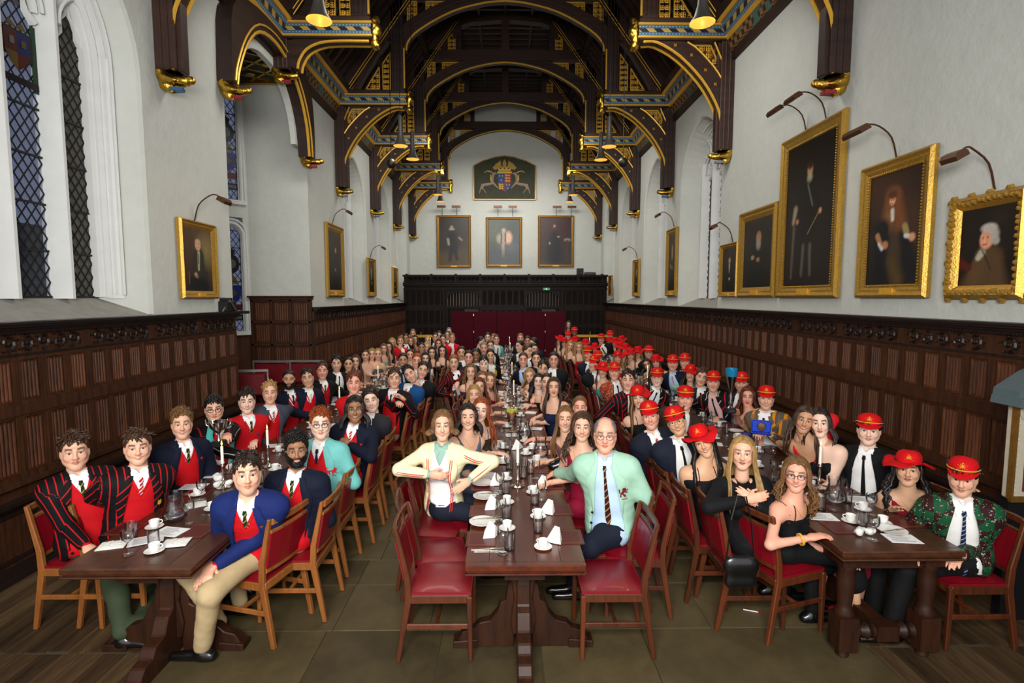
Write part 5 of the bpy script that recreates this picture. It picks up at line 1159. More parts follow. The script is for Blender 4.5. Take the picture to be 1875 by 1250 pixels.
mb = MB(); n = 12; g = [[(-.1+.2*i/n, -.08+.16*j/n, .004+.022*abs(math.sin(i*1.7+j*.9)*math.cos(j*1.9-i*.6))*(1-((i-6)/6)**4)*(1-((j-6)/6)**4)) for j in range(n+1)] for i in range(n+1)]
mb.add([p for r_ in g for p in r_], [(i*(n+1)+j, (i+1)*(n+1)+j, (i+1)*(n+1)+j+1, i*(n+1)+j+1) for i in range(n) for j in range(n)]); mb.box(-.1, .1, -.08, .08, 0, .003); LIB['crumpled'] = solo('crumpled_napkin', mb, M_linen, True)
s_ = SDF(); rr = random.Random(8)
for i in range(9): s_.ell((rr.uniform(-.06, .06), rr.uniform(-.05, .05), rr.uniform(.02, .05)), (rr.uniform(.02, .04), rr.uniform(.015, .03), rr.uniform(.015, .035)), .01)
f_, lo_, g_ = s_.grid(.009); V_, Q_ = nets(f_, lo_, .009); V_[:, 2] = np.maximum(V_[:, 2], 0); V_ += NR.normal(0, .0015, V_.shape)*[1, 1, 0]; LIB['heap'] = npmesh('scrunched_napkin', V_, Q_, M_linen)
def candlestick(lit, h=.2):
    mb = MB(); mb.lathe([(0, 0), (.055, 0), (.058, .006), (.03, .014), (.012, .03), (.01, .05), (.016, .06), (.009, .07), (.009, h-.03), (.016, h-.02), (.012, h), (.0, h)], n=16); c = solo('candlestick', mb, M_silver)
    mb = MB(); mb.lathe([(0, h-.005), (.0115, h-.005), (.011, h+.14), (.004, h+.145), (0, h+.145)], n=10); mb.build('candle', M_wax, c, smooth=40)
    if lit: mb = MB(); mb.lathe([(0, h+.148), (.006, h+.156), (.0065, h+.166), (.003, h+.18), (0, h+.192)], n=8); mb.build('flame', M_flame, c, smooth=True)
    return c
LIB['candle'] = candlestick(False); LIB['candle_lit'] = candlestick(True)
def fork(kind):
    mb = MB(); mb.bar((-.09, 0, .003), (.04, 0, .004), .006, .002)
    if kind == 'fork':
        for k in (-1, 0, 1): mb.bar((.05, k*.006, .004), (.095, k*.006, .004), .003, .002)
        mb.bar((.035, 0, .004), (.055, 0, .004), .02, .002)
    elif kind == 'knife': mb.bar((.03, 0, .004), (.11, .002, .004), .015, .002)
    else: mb.lathe([(0, 0), (.012, .002), (.015, .005)], (.06, 0, .001), 8)
    return solo(kind, mb, M_silver, False)
for k in ('fork', 'knife', 'spoon'): LIB[k] = fork(k)
mb = MB(); mb.lathe([(0, 0), (.05, 0), (.06, .05), (.058, .1), (.056, .1), (.057, .05), (.047, .005), (0, .005)], n=16); bw = solo('flower_bowl', mb, M_gl)
s_ = SDF(); rr = random.Random(2)
for i in range(8): s_.ell((rr.uniform(-.05, .05), rr.uniform(-.05, .05), rr.uniform(.09, .14)), (.028, .028, .024), .004)
f_, lo_, g_ = s_.grid(.01); V_, Q_ = nets(f_, lo_, .01); npmesh('pale_green_blooms', V_, Q_, flat('green_yellow_bloom', '#b3b04a', .7, var=.35, nscale=40), bw)
mb = MB(); mb.lathe([(0, .01), (.045, .01), (.054, .05), (.05, .085), (0, .09)], n=14); mb.build('orange_slices', flat('orange_fill', '#b4571a', .5, var=.3, nscale=30), bw, smooth=True); LIB['bowl'] = bw
for k_, o in LIB.items():
    o.location = (0, 0, -50)
    if k_ in ('cup', 'saucer', 'plate', 'napkin', 'crumpled', 'heap'):
        f_ = dict(cup=.82, saucer=.8, plate=.82, napkin=.75, crumpled=.75, heap=.8)[k_]
        for q_ in [o]+KIDS.get(o, []): q_.data.transform(Matrix.Scale(f_, 4))
USED = {}; CAT = dict(cup='cup', saucer='saucer', plate='plate', wineglass='glass', tumbler='glass', jug='jug', mat='placemat', menu='menu', napkin='napkin', crumpled='napkin', heap='napkin', candle='candlestick', candle_lit='candlestick', fork='cutlery', knife='cutlery', spoon='cutlery', bowl='flower bowl')
NICE = dict(cup='white coffee cup', saucer='white saucer', plate='white side plate', wineglass='stemmed wine glass', tumbler='clear straight tumbler', jug='glass water jug', mat='oxblood placemat', menu='printed white menu sheet', napkin='pointed white napkin', crumpled='used flat white napkin', heap='scrunched white napkin', candle='silver candlestick with unlit candle', candle_lit='silver candlestick with lit candle', fork='silver fork', knife='silver knife', spoon='silver spoon', bowl='glass bowl of green blooms')
PUTS = []
def put(k, x, y, rz=0, z=TZ, label=None, group=None):
    o = LIB[k]
    if USED.get(k): o = copy_tree(o, (x, y, z), rz)
    else: o.location = (x, y, z); o.rotation_euler = (0, 0, rz); USED[k] = True
    PUTS.append((k, o, x, y)); return o
ORD = 'first second third fourth fifth sixth seventh eighth ninth tenth eleventh twelfth thirteenth fourteenth fifteenth sixteenth seventeenth eighteenth nineteenth twentieth'.split()
def ordinal(i):
    if i < 20: return ORD[i]
    t = 'twenty- thirty- forty- fifty- sixty- seventy-'.split()[(i+1)//10-2]; u = (i+1) % 10
    return t+('first second third fourth fifth sixth seventh eighth ninth'.split()[u-1] if u else 'tenth')
def label_puts():
    G = {}
    for k, o, x, y in PUTS:
        r_ = 'left' if x < -1.2 else ('right' if x > 1.8 else 'centre'); c = {'left': -2.17, 'right': 2.43, 'centre': .11}[r_]
        G.setdefault((k, r_, 'left side' if x < c else 'right side'), []).append((y, o))
    for (k, r_, sd), L in G.items():
        for i, (y, o) in enumerate(sorted(L, key=lambda q: q[0])):
            tag(o, '%s, %s from the near end, %s of the %s table' % (NICE[k], ordinal(i), sd, r_), CAT[k], '%s on the %s table' % (NICE[k], r_))
def cupset(x, y, a=0, z=TZ): put('saucer', x, y, 0, z); put('cup', x, y, a, z+.0054)
Z1 = lambda a, b: (840+.216*a, 780+.216*b)
LU = {}
occupied = []
def near(k, P, rz=0, z=TZ, **kw):
    p = at(*P, z=z); occupied.append((p.x, p.y))
    if k == 'cupset': cupset(p.x, p.y, rz, z)
    else: put(k, p.x, p.y, rz, z, **kw)
# centre table, near end
for P, rz in (((190, 955), 0), ((205, 720), 0), ((205, 510), 0), ((250, 350), 0), ((250, 232), 0), ((925, 940), 0), ((850, 707), 0), ((800, 497), 0), ((745, 352), 0), ((740, 192), 0)): near('mat', Z1(*P), rz)
for P, rz in (((285, 925), 3.4), ((290, 690), 3.4), ((325, 490), 3.4), ((500, 190), 3.3)): near('napkin', Z1(*P), rz, TZ+.005)
for P, rz in (((825, 960), 4.6), ((770, 720), 4.5), ((715, 505), 4.6)): near('napkin', Z1(*P), rz, TZ+.005)
for P in ((200, 818), (220, 600), (205, 488), (255, 430)): near('plate', Z1(*P), 0, TZ+.005)
for P, a in (((715, 1030), 2.5), ((410, 870), 1), ((408, 650), 1), ((398, 450), 1), ((380, 312), 1), ((265, 70), 1), ((672, 770), 2.5), ((630, 565), 2.5), ((665, 295), 2.5), ((540, 35), 2.5), ((560, 130), 1), ((380, 185), 1), ((620, 190), 2)): near('cupset', Z1(*P), a)
for P in ((375, 1080), (360, 800), (350, 560), (325, 275), (470, 170), (420, 395), (700, 630), (655, 445), (365, 125), (560, 155)): near('wineglass', Z1(*P))
for P in ((432, 1045), (405, 785), (400, 575), (672, 895), (645, 660), (555, 345), (545, 440), (415, 200), (610, 400), (430, 365)): near('tumbler', Z1(*P))
near('candle', Z1(500, 510)); near('jug', Z1(695, 260), .4); near('jug', Z1(560, 100), .4)
near('bowl', at(937, 768, z=TZ) and (937, 768)); 
for P, rz in (((230, 1045), .05), ((235, 775), .05), ((260, 560), .05)):
    near('knife', Z1(*P), rz); p = at(*Z1(*P), z=TZ); put('fork', p.x+.02, p.y-.022, rz)
for P in ((200, 812), (220, 597)): p = at(*Z1(*P), z=TZ); put('knife', p.x, p.y-.01, 0, TZ+.022); put('fork', p.x+.02, p.y+.01, .3, TZ+.022)
for P, rz in (((300, 135), .2), ((470, 75), .1), ((640, 20), -.2)): near('menu', Z1(*P), rz, TZ+.0046)
# left table, near end
ZL = lambda a, b: (.432*a, 540+.432*b)
for P, rz in (((840, 1000), -.1), ((535, 992), -.1), ((950, 870), -.1), ((700, 888), -.1)): near('mat', ZL(*P), rz)
near('wineglass', ZL(545, 1100)); near('tumbler', ZL(558, 1028)); near('cupset', ZL(655, 985), .6); near('cupset', ZL(655, 1087), .2); near('tumbler', ZL(652, 1062)); near('jug', ZL(742, 955), .3); near('wineglass', ZL(803, 970)); near('cupset', ZL(900, 908), .5)
near('cupset', ZL(838, 847), .5); near('wineglass', ZL(857, 870)); near('candle_lit', ZL(948, 815)); near('heap', ZL(945, 812), 1, TZ+.002)
near('menu', ZL(620, 1038), .5, TZ+.0048); near('crumpled', ZL(478, 1060), .3); near('crumpled', ZL(745, 1050), .2, TZ+.005); near('menu', ZL(722, 1003), -.2, TZ+.005); near('menu', ZL(890, 765), .1, TZ+.005); near('menu', ZL(822, 812), .1, TZ+.005); near('heap', ZL(915, 722), .4); near('heap', ZL(990, 735), 1.4); near('spoon', ZL(905, 935), -.1); near('crumpled', ZL(828, 890), .6)
# right table, near end
ZR = lambda a, b: (1480+.336*a, 760+.336*b)
for P, rz in (((170, 610), 0), ((510, 580), .1), ((75, 352), 0), ((20, 480), 0)): near('mat', ZR(*P), rz)
near('cupset', ZR(230, 580), 2.6); near('cupset', ZR(297, 515), 2.6); near('cupset', ZR(405, 590), .6); near('tumbler', ZR(290, 605)); near('wineglass', ZR(350, 680)); near('wineglass', ZR(340, 545)); near('heap', ZR(308, 655), .5); near('plate', ZR(455, 632)); near('menu', ZR(510, 672), -.1)
near('menu', ZR(70, 552), -.1, TZ+.0048); near('menu', ZR(278, 458), -.1); near('jug', ZR(145, 482), .2); near('wineglass', ZR(135, 520)); near('tumbler', ZR(68, 515)); near('tumbler', ZR(212, 475)); near('candle_lit', ZR(57, 395)); near('crumpled', ZR(20, 430)); near('cupset', ZR(15, 390), 2); p = at(*ZR(455, 628), z=TZ+.02); put('fork', p.x, p.y, .2, TZ+.019)
# the rest of the three rows, seat by seat
rr = random.Random(11)
def free(x, y, r_=.085): 
    if any((x-a)**2+(y-b)**2 < r_*r_ for a, b in occupied): return False
    occupied.append((x, y)); return True
for x0, x1, ya, yb in ((-2.55, -1.80, 4.1, 15.8), (-.24, .465, 4.6, 15.8), (2.05, 2.81, 4.1, 15.8)):
    y = ya; k = 0
    while y < yb:
        for s in (0, 1):
            xe = x0 if s == 0 else x1; g = 1 if s == 0 else -1
            if rr.random() < .8: put('mat', xe+g*.115, y, rr.uniform(-.1, .1))
            X = xe+g*rr.uniform(.24, .28); Y = y+rr.uniform(-.06, .06)
            if free(X, Y, .1): cupset(X, Y, rr.uniform(0, 6))
            for q in range(2):
                X = xe+g*rr.uniform(.2, .33); Y = y+rr.uniform(.08, .3)
                if free(X, Y): put(rr.choice(('wineglass', 'wineglass', 'tumbler')), X, Y)
            u = rr.random(); X = xe+g*rr.uniform(.1, .16); Y = y+.27
            if u < .25: put('crumpled', X, Y, rr.uniform(-1, 1), TZ+.0)
            elif u < .5: put('menu', X, Y, rr.uniform(-.4, .4), TZ+.0)
            elif u < .62: put('heap', X, Y, rr.uniform(0, 6), TZ+.0)
            elif u < .8: put('plate', X, Y, 0, TZ+.0)
        if k % 4 == 1 and free((x0+x1)/2, y+.1, .08): put('candle_lit' if k % 8 in (1, 5) else 'candle', (x0+x1)/2, y+.1)
        if k % 3 == 2 and free((x0+x1)/2+.05, y+.3, .12): put('jug', (x0+x1)/2+.05, y+.3, rr.uniform(0, 6))
        for q in range(2 if y > 7 else 1):
            X = (x0+x1)/2+rr.uniform(-.1, .1); Y = y+rr.uniform(0, .5)
            if free(X, Y): put(rr.choice(('wineglass', 'tumbler')), X, Y)
        y += .52; k += 1
o = thing('pen', 'red and white pen lying on the stone floor by the nearest right-hand chair', 'pen', loc=tuple(at(1380, 1120, z=.0)), rz=-.35); mb = MB(); mb.tube([(-.07, 0, .005), (.03, 0, .005)], .004, 6); mb.build('barrel', M_paper, o); mb = MB(); mb.tube([(.03, 0, .005), (.07, 0, .005)], .0045, 6); mb.build('cap', M_red, o)
label_puts()
# ================================================================ people
def head_sdf(fem=False, smile=False, wide=1.0):
    s = SDF(); j = .92 if fem else 1.0
    s.ell((0, -.018, .038), (.074, .094, .082), .02)
    s.ell((0, .018, -.02), (.064*wide, .072, .088), .03)
    s.cone((0, .055, -.10), (0, .06, -.098), .022*j, .02*j, .03)
    for x in (-1, 1):
        s.cone((x*.042*j*wide, .002, -.058), (x*.015, .055, -.097), .025, .021, .03); s.cone((x*.048*j*wide, .0, -.02), (x*.040*j*wide, .02, -.06), .024, .022, .03)
        s.ell((x*.036, .062, -.028), (.026, .022, .026), .02)
        s.cone((x*.012, .086, .024), (x*.045, .072, .026), .009 if fem else .012, .008, .018)
        s.ell((x*.031, .096, .004), (.019, .016, .0125), .012, sub=True)
        s.ell((x*.0765, -.008, -.012), (.010, .019, .032), .008)
        s.ell((x*.085, -.002, -.008), (.006, .010, .018), .006, sub=True)
        s.ell((x*.0115, .098, -.033), (.008, .010, .0075), .008)
        s.ell((x*.031, .0795, .0135), (.016, .010, .006), .006)            # upper lid
        s.ell((x*.031, .079, -.009), (.015, .009, .005), .008)
    s.cone((0, .086, .012), (0, .108, -.026), .008, .0115, .012)
    s.ell((0, .103, -.030), (.011, .011, .009), .006)
    w = .024 if smile else .019; up = .005 if smile else 0
    s.cone((-w, .079, -.060+up), (0, .0905, -.0565), .0035, .0065, .006); s.cone((w, .079, -.060+up), (0, .0905, -.0565), .0035, .0065, .006)
    s.cone((-w, .079, -.062+up), (0, .088, -.069), .0035, .0075, .007); s.cone((w, .079, -.062+up), (0, .088, -.069), .0035, .0075, .007)
    s.cone((0, .09, -.042), (0, .088, -.05), .006, .006, .015)
    s.cone((0, -.026, -.07), (0, -.045, -.2), .052*j, .057*j, .025)
    return s
def sm(x, a, b): t = np.clip((x-a)/(b-a), 0, 1); return t*t*(3-2*t)
HT = {}
def head_tpl(fem, smile, lod):
    k = (fem, smile, lod)
    if k in HT: return HT[k]
    h = (.0057, .0098, .0165)[lod]; s = head_sdf(fem, smile, .95 if fem else 1.0)
    f, lo, g = s.grid(h, 0, .012); V, Q = nets(f, lo, h)
    x, y, z = V.T; ax = np.abs(x); w = .026 if smile else .021; up = (ax/w)**2*(.005 if smile else 0)
    fr = y > .055
    soft = h*.8
    zl = z-up
    lip = fr*(1-sm(ax, w-.003, w+soft))*(1-sm(np.abs(zl+.0625)-.011*(1-(ax/w)**2*.7), -.001, soft))
    teeth = (fr*(1-sm(ax, w*.62, w*.8))*(1-sm(np.abs(zl+.0622), .002, .0048)) if smile else lip*0)
    gap = lip*(1-sm(np.abs(zl+.0625), .0006, .003)) if not smile else lip*(1-sm(np.abs(np.abs(zl+.0622)-.005), 0, .002))*.5
    bz = .0315-((ax-.034)/.03)**2*.006
    brow = fr*(1-sm(np.abs(z-bz), .0025 if fem else .0035, .0045+soft))*sm(ax, .010, .016)*(1-sm(ax, .048, .056))
    eye = fr*(1-sm(np.sqrt(((ax-.031)/.0155)**2+((z-.003)/.0075)**2), .85, 1.15))
    iris = fr*(1-sm(np.sqrt(((ax-.031)/.0062)**2+((z-.003)/.0068)**2), .8, 1.3))
    lash = fr*(1-sm(np.abs(z-.0105+((ax-.031)/.016)**2*.005), .0012, .003+soft*.5))*(1-sm(np.abs(ax-.031), .014, .019))
    blush = np.exp(-(((ax-.04)/.02)**2+((z+.025)/.02)**2))*(y > .03)+.7*np.exp(-((ax/.012)**2+((z+.03)/.014)**2))*(y > .08)+.6*(ax > .078)
    jaw = fr*0+sm(-z, .045, .075)*(y > -.02)*(z > -.125)*sm(y, -.02, .02)
    jaw = np.maximum(jaw, (1-sm(np.abs(z+.048), .003, .008))*(1-sm(ax, .022, .03))*fr)*(1-lip)
    HT[k] = (V, Q, dict(lip=lip, teeth=teeth, gap=gap, brow=brow, eye=eye, iris=iris, lash=lash, blush=blush, jaw=jaw)); return HT[k]
def mixc(C, m, c): m = m[:, None]; return C*(1-m)+np.array(c)*m
def eyeball(c, iris, M):
    n, m = 12, 9; V = []; C = []
    for j in range(m+1):
        th = PI/2*j/m*1.1
        for i in range(n):
            a = 2*PI*i/n; V.append((c[0]+.0128*math.sin(th)*math.cos(a), c[1]+.0128*math.cos(th), c[2]+.0128*math.sin(th)*math.sin(a)))
            C.append((.01, .008, .008) if j <= 1 else (iris if j <= 3 else (.72, .69, .66)))
    Q = [(j*n+i, j*n+(i+1) % n, (j+1)*n+(i+1) % n, (j+1)*n+i) for j in range(m) for i in range(n)]
    return np.array(V), np.array(Q), np.array(C)
SKIN = dict(fair=(.76, .43, .29), pale=(.82, .54, .41), rosy=(.78, .38, .26), tan=(.52, .27, .15), brown=(.31, .145, .075), olive=(.62, .36, .22), gold=(.68, .38, .22))
HAIR = dict(black=('#0b0908', '#1d1614'), dark=('#130c08', '#2f1d14'), brown=('#24150c', '#50331e'), light=('#4a311b', '#8a6238'), blond=('#6b4a24', '#c29a5c'), gold=('#8a6530', '#dcb878'), ginger=('#5a2409', '#a84c1c'), grey=('#4a4642', '#8f8a84'), auburn=('#3a160b', '#75331a'))
def hair_mat(k):
    nm = 'hair_'+k
    if nm in MATS: return MATS[nm]
    t = NT(nm); v = t.coord('Object', (1, 1, .25)); a = t.noise(v, 60, 4, .7); b = t.noise(v, 9, 2)
    t.base(t.ramp(t.math('ADD', t.math('MULTIPLY', a, .65), t.math('MULTIPLY', b, .35)), [(.3, HAIR[k][0]), (.72, HAIR[k][1])])); t.set(Roughness=.42, Specular_IOR_Level=.45); t.bump(a, .6, .006)
    MATS[nm] = t.m; return t.m
M_skin = vcol('skin', .5, spec=.4, sss=.0, mottling=.04, bump=.04, bscale=500)
# hand template: +Y along the fingers, +Z back of the hand, thumb on -X side
HN = {}
def hand_tpl(curl, lod, spread=.1):
    k = (curl, lod, spread)
    if k in HN: return HN[k]
    s = SDF(); s.cone((0, -.03, 0), (0, .01, 0), .026, .027, .02, e=((0, 0, 1), .72)); s.cone((-.016, .02, 0), (-.020, .075, 0), .021, .016, .02, e=((0, 0, 1), .72)); s.cone((.012, .02, 0), (.020, .07, 0), .021, .014, .02, e=((0, 0, 1), .72)); s.cone((-.004, .02, 0), (0, .078, .001), .022, .016, .02, e=((0, 0, 1), .72))
    for i, (x, y, L, r) in enumerate(((-.028, .085, .072, .0085), (-.009, .09, .08, .0088), (.010, .087, .074, .0085), (.027, .077, .058, .0074))):
        a = curl; p = np.array([x, y, 0.]); sx = (x)*spread*8*.12; parts = (.45, .32, .23); ang = 0
        for q in range(3):
            ang += a*(.55 if q == 0 else .75); n_ = p+np.array([sx*parts[q]*.5, L*parts[q]*math.cos(ang), -L*parts[q]*math.sin(ang)])
            s.cone(p, n_, r*(1-.07*q), r*(.93-.07*q), .004 if q else .010); p = n_
    ta = .5+curl*.3; p = np.array([-.022, .015, -.004]); n_ = p+np.array([-.030*math.cos(ta*.5), .034, -.006-.012*curl]); s.cone(p, n_, .014, .0105, .012); m = n_+np.array([-.008+.012*curl, .03, -.004-.012*curl]); s.cone(n_, m, .0102, .0085, .004)
    h = (.0064, .0105, .017)[lod]; f, lo, g = s.grid(h, .0008 if lod else 0, .008); HN[k] = nets(f, lo, h); return HN[k]
def frame(y, z):        # columns x, y, z ; y exact
    y = np.array(y, float); y /= np.linalg.norm(y); z = np.array(z, float); z = z-y*(y@z); n = np.linalg.norm(z)
    if n < 1e-4: z = np.array([0, 1, 0.])-y*y[1]; n = np.linalg.norm(z)
    z /= n; return np.stack([np.cross(y, z), y, z], 1)
def nrm(v): v = np.array(v, float); return v/max(np.linalg.norm(v), 1e-9)
def ik(a, b, l1, l2, pole):
    a = np.array(a, float); b = np.array(b, float); d = b-a; L = np.linalg.norm(d); 
    if L > (l1+l2)*.985: b = a+d/L*(l1+l2)*.985; d = b-a; L = np.linalg.norm(d)
    if L < abs(l1-l2)+.06: L = abs(l1-l2)+.06; b = a+nrm(d)*L; d = b-a
    x = (l1*l1-l2*l2+L*L)/(2*L); hgt = math.sqrt(max(l1*l1-x*x, 0)); u = d/L; p = np.array(pole, float); p = p-u*(p@u); return a+u*x+nrm(p)*hgt, b
# cloth materials ------------------------------------------------
def cloth(name, c, rough=.8, var=.08): return flat('cloth_'+name, c, rough, var=var, nscale=14, spec=.25, bump=.12, bscale=160)
def stripe_mat(name, bg, bands, period, rough=.75):
    nm = 'cloth_'+name
    if nm in MATS: return MATS[nm]
    t = NT(nm); a = t.new('ShaderNodeAttribute', attribute_name='st'); s_ = t.sep(a.outputs['Vector'])
    fr = t.math('FRACT', t.math('ADD', t.math('DIVIDE', s_[0], period), 100.)); c = tuple(srgb(bg))
    for lo, hi, cc in bands:
        m = t.math('MULTIPLY', t.math('GREATER_THAN', fr, lo), t.math('LESS_THAN', fr, hi)); c = t.mix(m, c, tuple(srgb(cc)))
    t.base(c); t.set(Roughness=rough, Specular_IOR_Level=.2); MATS[nm] = t.m; return t.m
def floral_mat(name, bg, dots, scale=26, check=None):
    nm = 'cloth_'+name
    if nm in MATS: return MATS[nm]
    t = NT(nm); v = t.coord('Object'); c = tuple(srgb(bg))
    if check:
        a = t.new('ShaderNodeAttribute', attribute_name='st'); ch = t.new('ShaderNodeTexChecker'); ch.inputs['Scale'].default_value = 13; ch.inputs[1].default_value = (*srgb(bg), 1); ch.inputs[2].default_value = (*srgb(check), 1); mp = t.new('ShaderNodeMapping'); mp.inputs['Location'].default_value = (10.003, 10.003, .5); t.link(a.outputs['Vector'], mp.inputs[0]); mp.inputs['Scale'].default_value = (1, 1, 0); t.link(mp.outputs[0], ch.inputs[0]); c = ch.outputs[0]
    for i, (sc, th, cc) in enumerate(dots):
        vo = t.new('ShaderNodeTexVoronoi'); vo.inputs['Scale'].default_value = sc; mp = t.new('ShaderNodeMapping'); mp.inputs['Location'].default_value = (i*3.1, i*1.7, 0); t.link(v, mp.inputs[0]); t.link(mp.outputs[0], vo.inputs['Vector'])
        c = t.mix(t.math('LESS_THAN', vo.outputs['Distance'], th), c, tuple(srgb(cc)))
    t.base(c); t.set(Roughness=.7, Specular_IOR_Level=.25); MATS[nm] = t.m; return t.m
CLOTH = {}
def CM(k):
    if k in CLOTH: return CLOTH[k]
    plain = dict(red='#c20a16', navy='#090f24', royal='#10215a', black='#0b0b0e', charcoal='#25262b', teal='#6fb9b4', mint='#9fc8b0', white='#f1efec', paleblue='#b9d2ef', cream='#e6dcb4', olive='#39432f', chino='#b9a27a', midnight='#151b2a', brownsuit='#3a2c20', grey='#3e4450', slate='#4c5a6c', pink='#e46a97', crimson='#8c0b30', mauve='#6b4747', wine='#7d0c20', scarlet='#c3101e', sage='#8fb3a3', turq='#4fb7b0', sequin='#6a6460', floralteal='#6f9a8e', beige='#c9a98c', bluegown='#101f3f', purple='#45223c', lightpink='#d8b0a8', gold='#9a7a30', darkred='#5f0a14', yellow='#b8a23a', cobalt='#12477d')
    if k in plain: m = cloth(k, plain[k])
    elif k == 'stripe': m = stripe_mat('black_red_stripe', '#0b0a0d', [(0, .17, '#b80f18')], .042)
    elif k == 'stripe2': m = stripe_mat('black_white_piped', '#0b0a0d', [(0, .09, '#b80f18'), (.5, .55, '#c9c6be')], .15)
    elif k == 'stripeO': m = stripe_mat('grey_orange_stripe', '#5b5148', [(0, .26, '#d9860f'), (.62, .66, '#8a6a3c')], .105)
    elif k == 'edged': m = stripe_mat('black_crimson_edge', '#0c0b0e', [(.0, .05, '#a8121f')], .22)
    elif k == 'floral': m = floral_mat('red_floral', '#8c2420', [(30, .35, '#a08a5a'), (36, .3, '#c22a20'), (44, .28, '#6f7a5a'), (55, .25, '#c9963a')])
    elif k == 'patch': m = floral_mat('green_patchwork', '#0c4a2c', [(34, .2, '#8e8a70'), (46, .17, '#b07a5c'), (60, .15, '#7d9a86')], check='#2c0e10')
    elif k == 'glit': m = floral_mat('sequinned', '#3d3a3a', [(120, .3, '#8a8580')])
    CLOTH[k] = m; return m
M_tie = {}
def tie_mat(k):
    if k in M_tie: return M_tie[k]
    if k == 'green': m = stripe_mat('green_tie', '#0f2a16', [(0, .2, '#a08a2a')], .03)
    elif k == 'redw': m = stripe_mat('red_white_tie', '#b0141e', [(0, .35, '#d8d0cc')], .02)
    elif k == 'navy': m = cloth('navy_tie', '#10162e')
    elif k == 'club': m = stripe_mat('maroon_gold_tie', '#2b1016', [(0, .18, '#a8842a'), (.18, .3, '#6a1420')], .035)
    elif k == 'bluestripe': m = stripe_mat('navy_silver_tie', '#151c3c', [(0, .25, '#8d96ad')], .022)
    elif k == 'black': m = cloth('black_tie', '#08080a')
    elif k == 'white': m = cloth('white_tie', '#d9d3c4')
    M_tie[k] = m; return m
M_goldth = flat('gold_thread', '#d6a02a', .5, var=.1); M_capr = flat('scarlet_cap_felt', '#c90d14', .85, var=.06, spec=.2); M_spec = flat('spectacle_frame', '#141416', .3, var=0); M_specg = flat('thin_metal_specs', '#8a7a60', .3, .8, var=0); M_lens = glassmat('lens', (1, 1, 1), .93)
M_shoe = flat('black_leather', '#0b0a0a', .28, var=.05, coat=.3); M_redshoe = flat('red_patent', '#b50c14', .25, var=0, coat=.5)
ROWS = dict(L1=(-2.88, 0), L2=(-1.58, 180), C1=(-.52, 0), C2=(.74, 180), R1=(1.77, 0), R2=(3.08, 180))
EDGE = dict(L1=-2.55, L2=-1.80, C1=-.24, C2=.465, R1=2.05, R2=2.81)
PERS = [0]
def clabel(l):
    w = l.split()[:12]
    while w[-1].strip(',') in ('the', 'a', 'and', 'of', 'in', 'with', 'at', 'on', 'his', 'her', 'under', 'to', 'side', 'far', 'behind', 'right', 'left', 'wall', 'aisle', 'black', 'red', 'part'): w.pop()
    return 'chair under the '+' '.join(w).strip(',')
class Obj2: pass
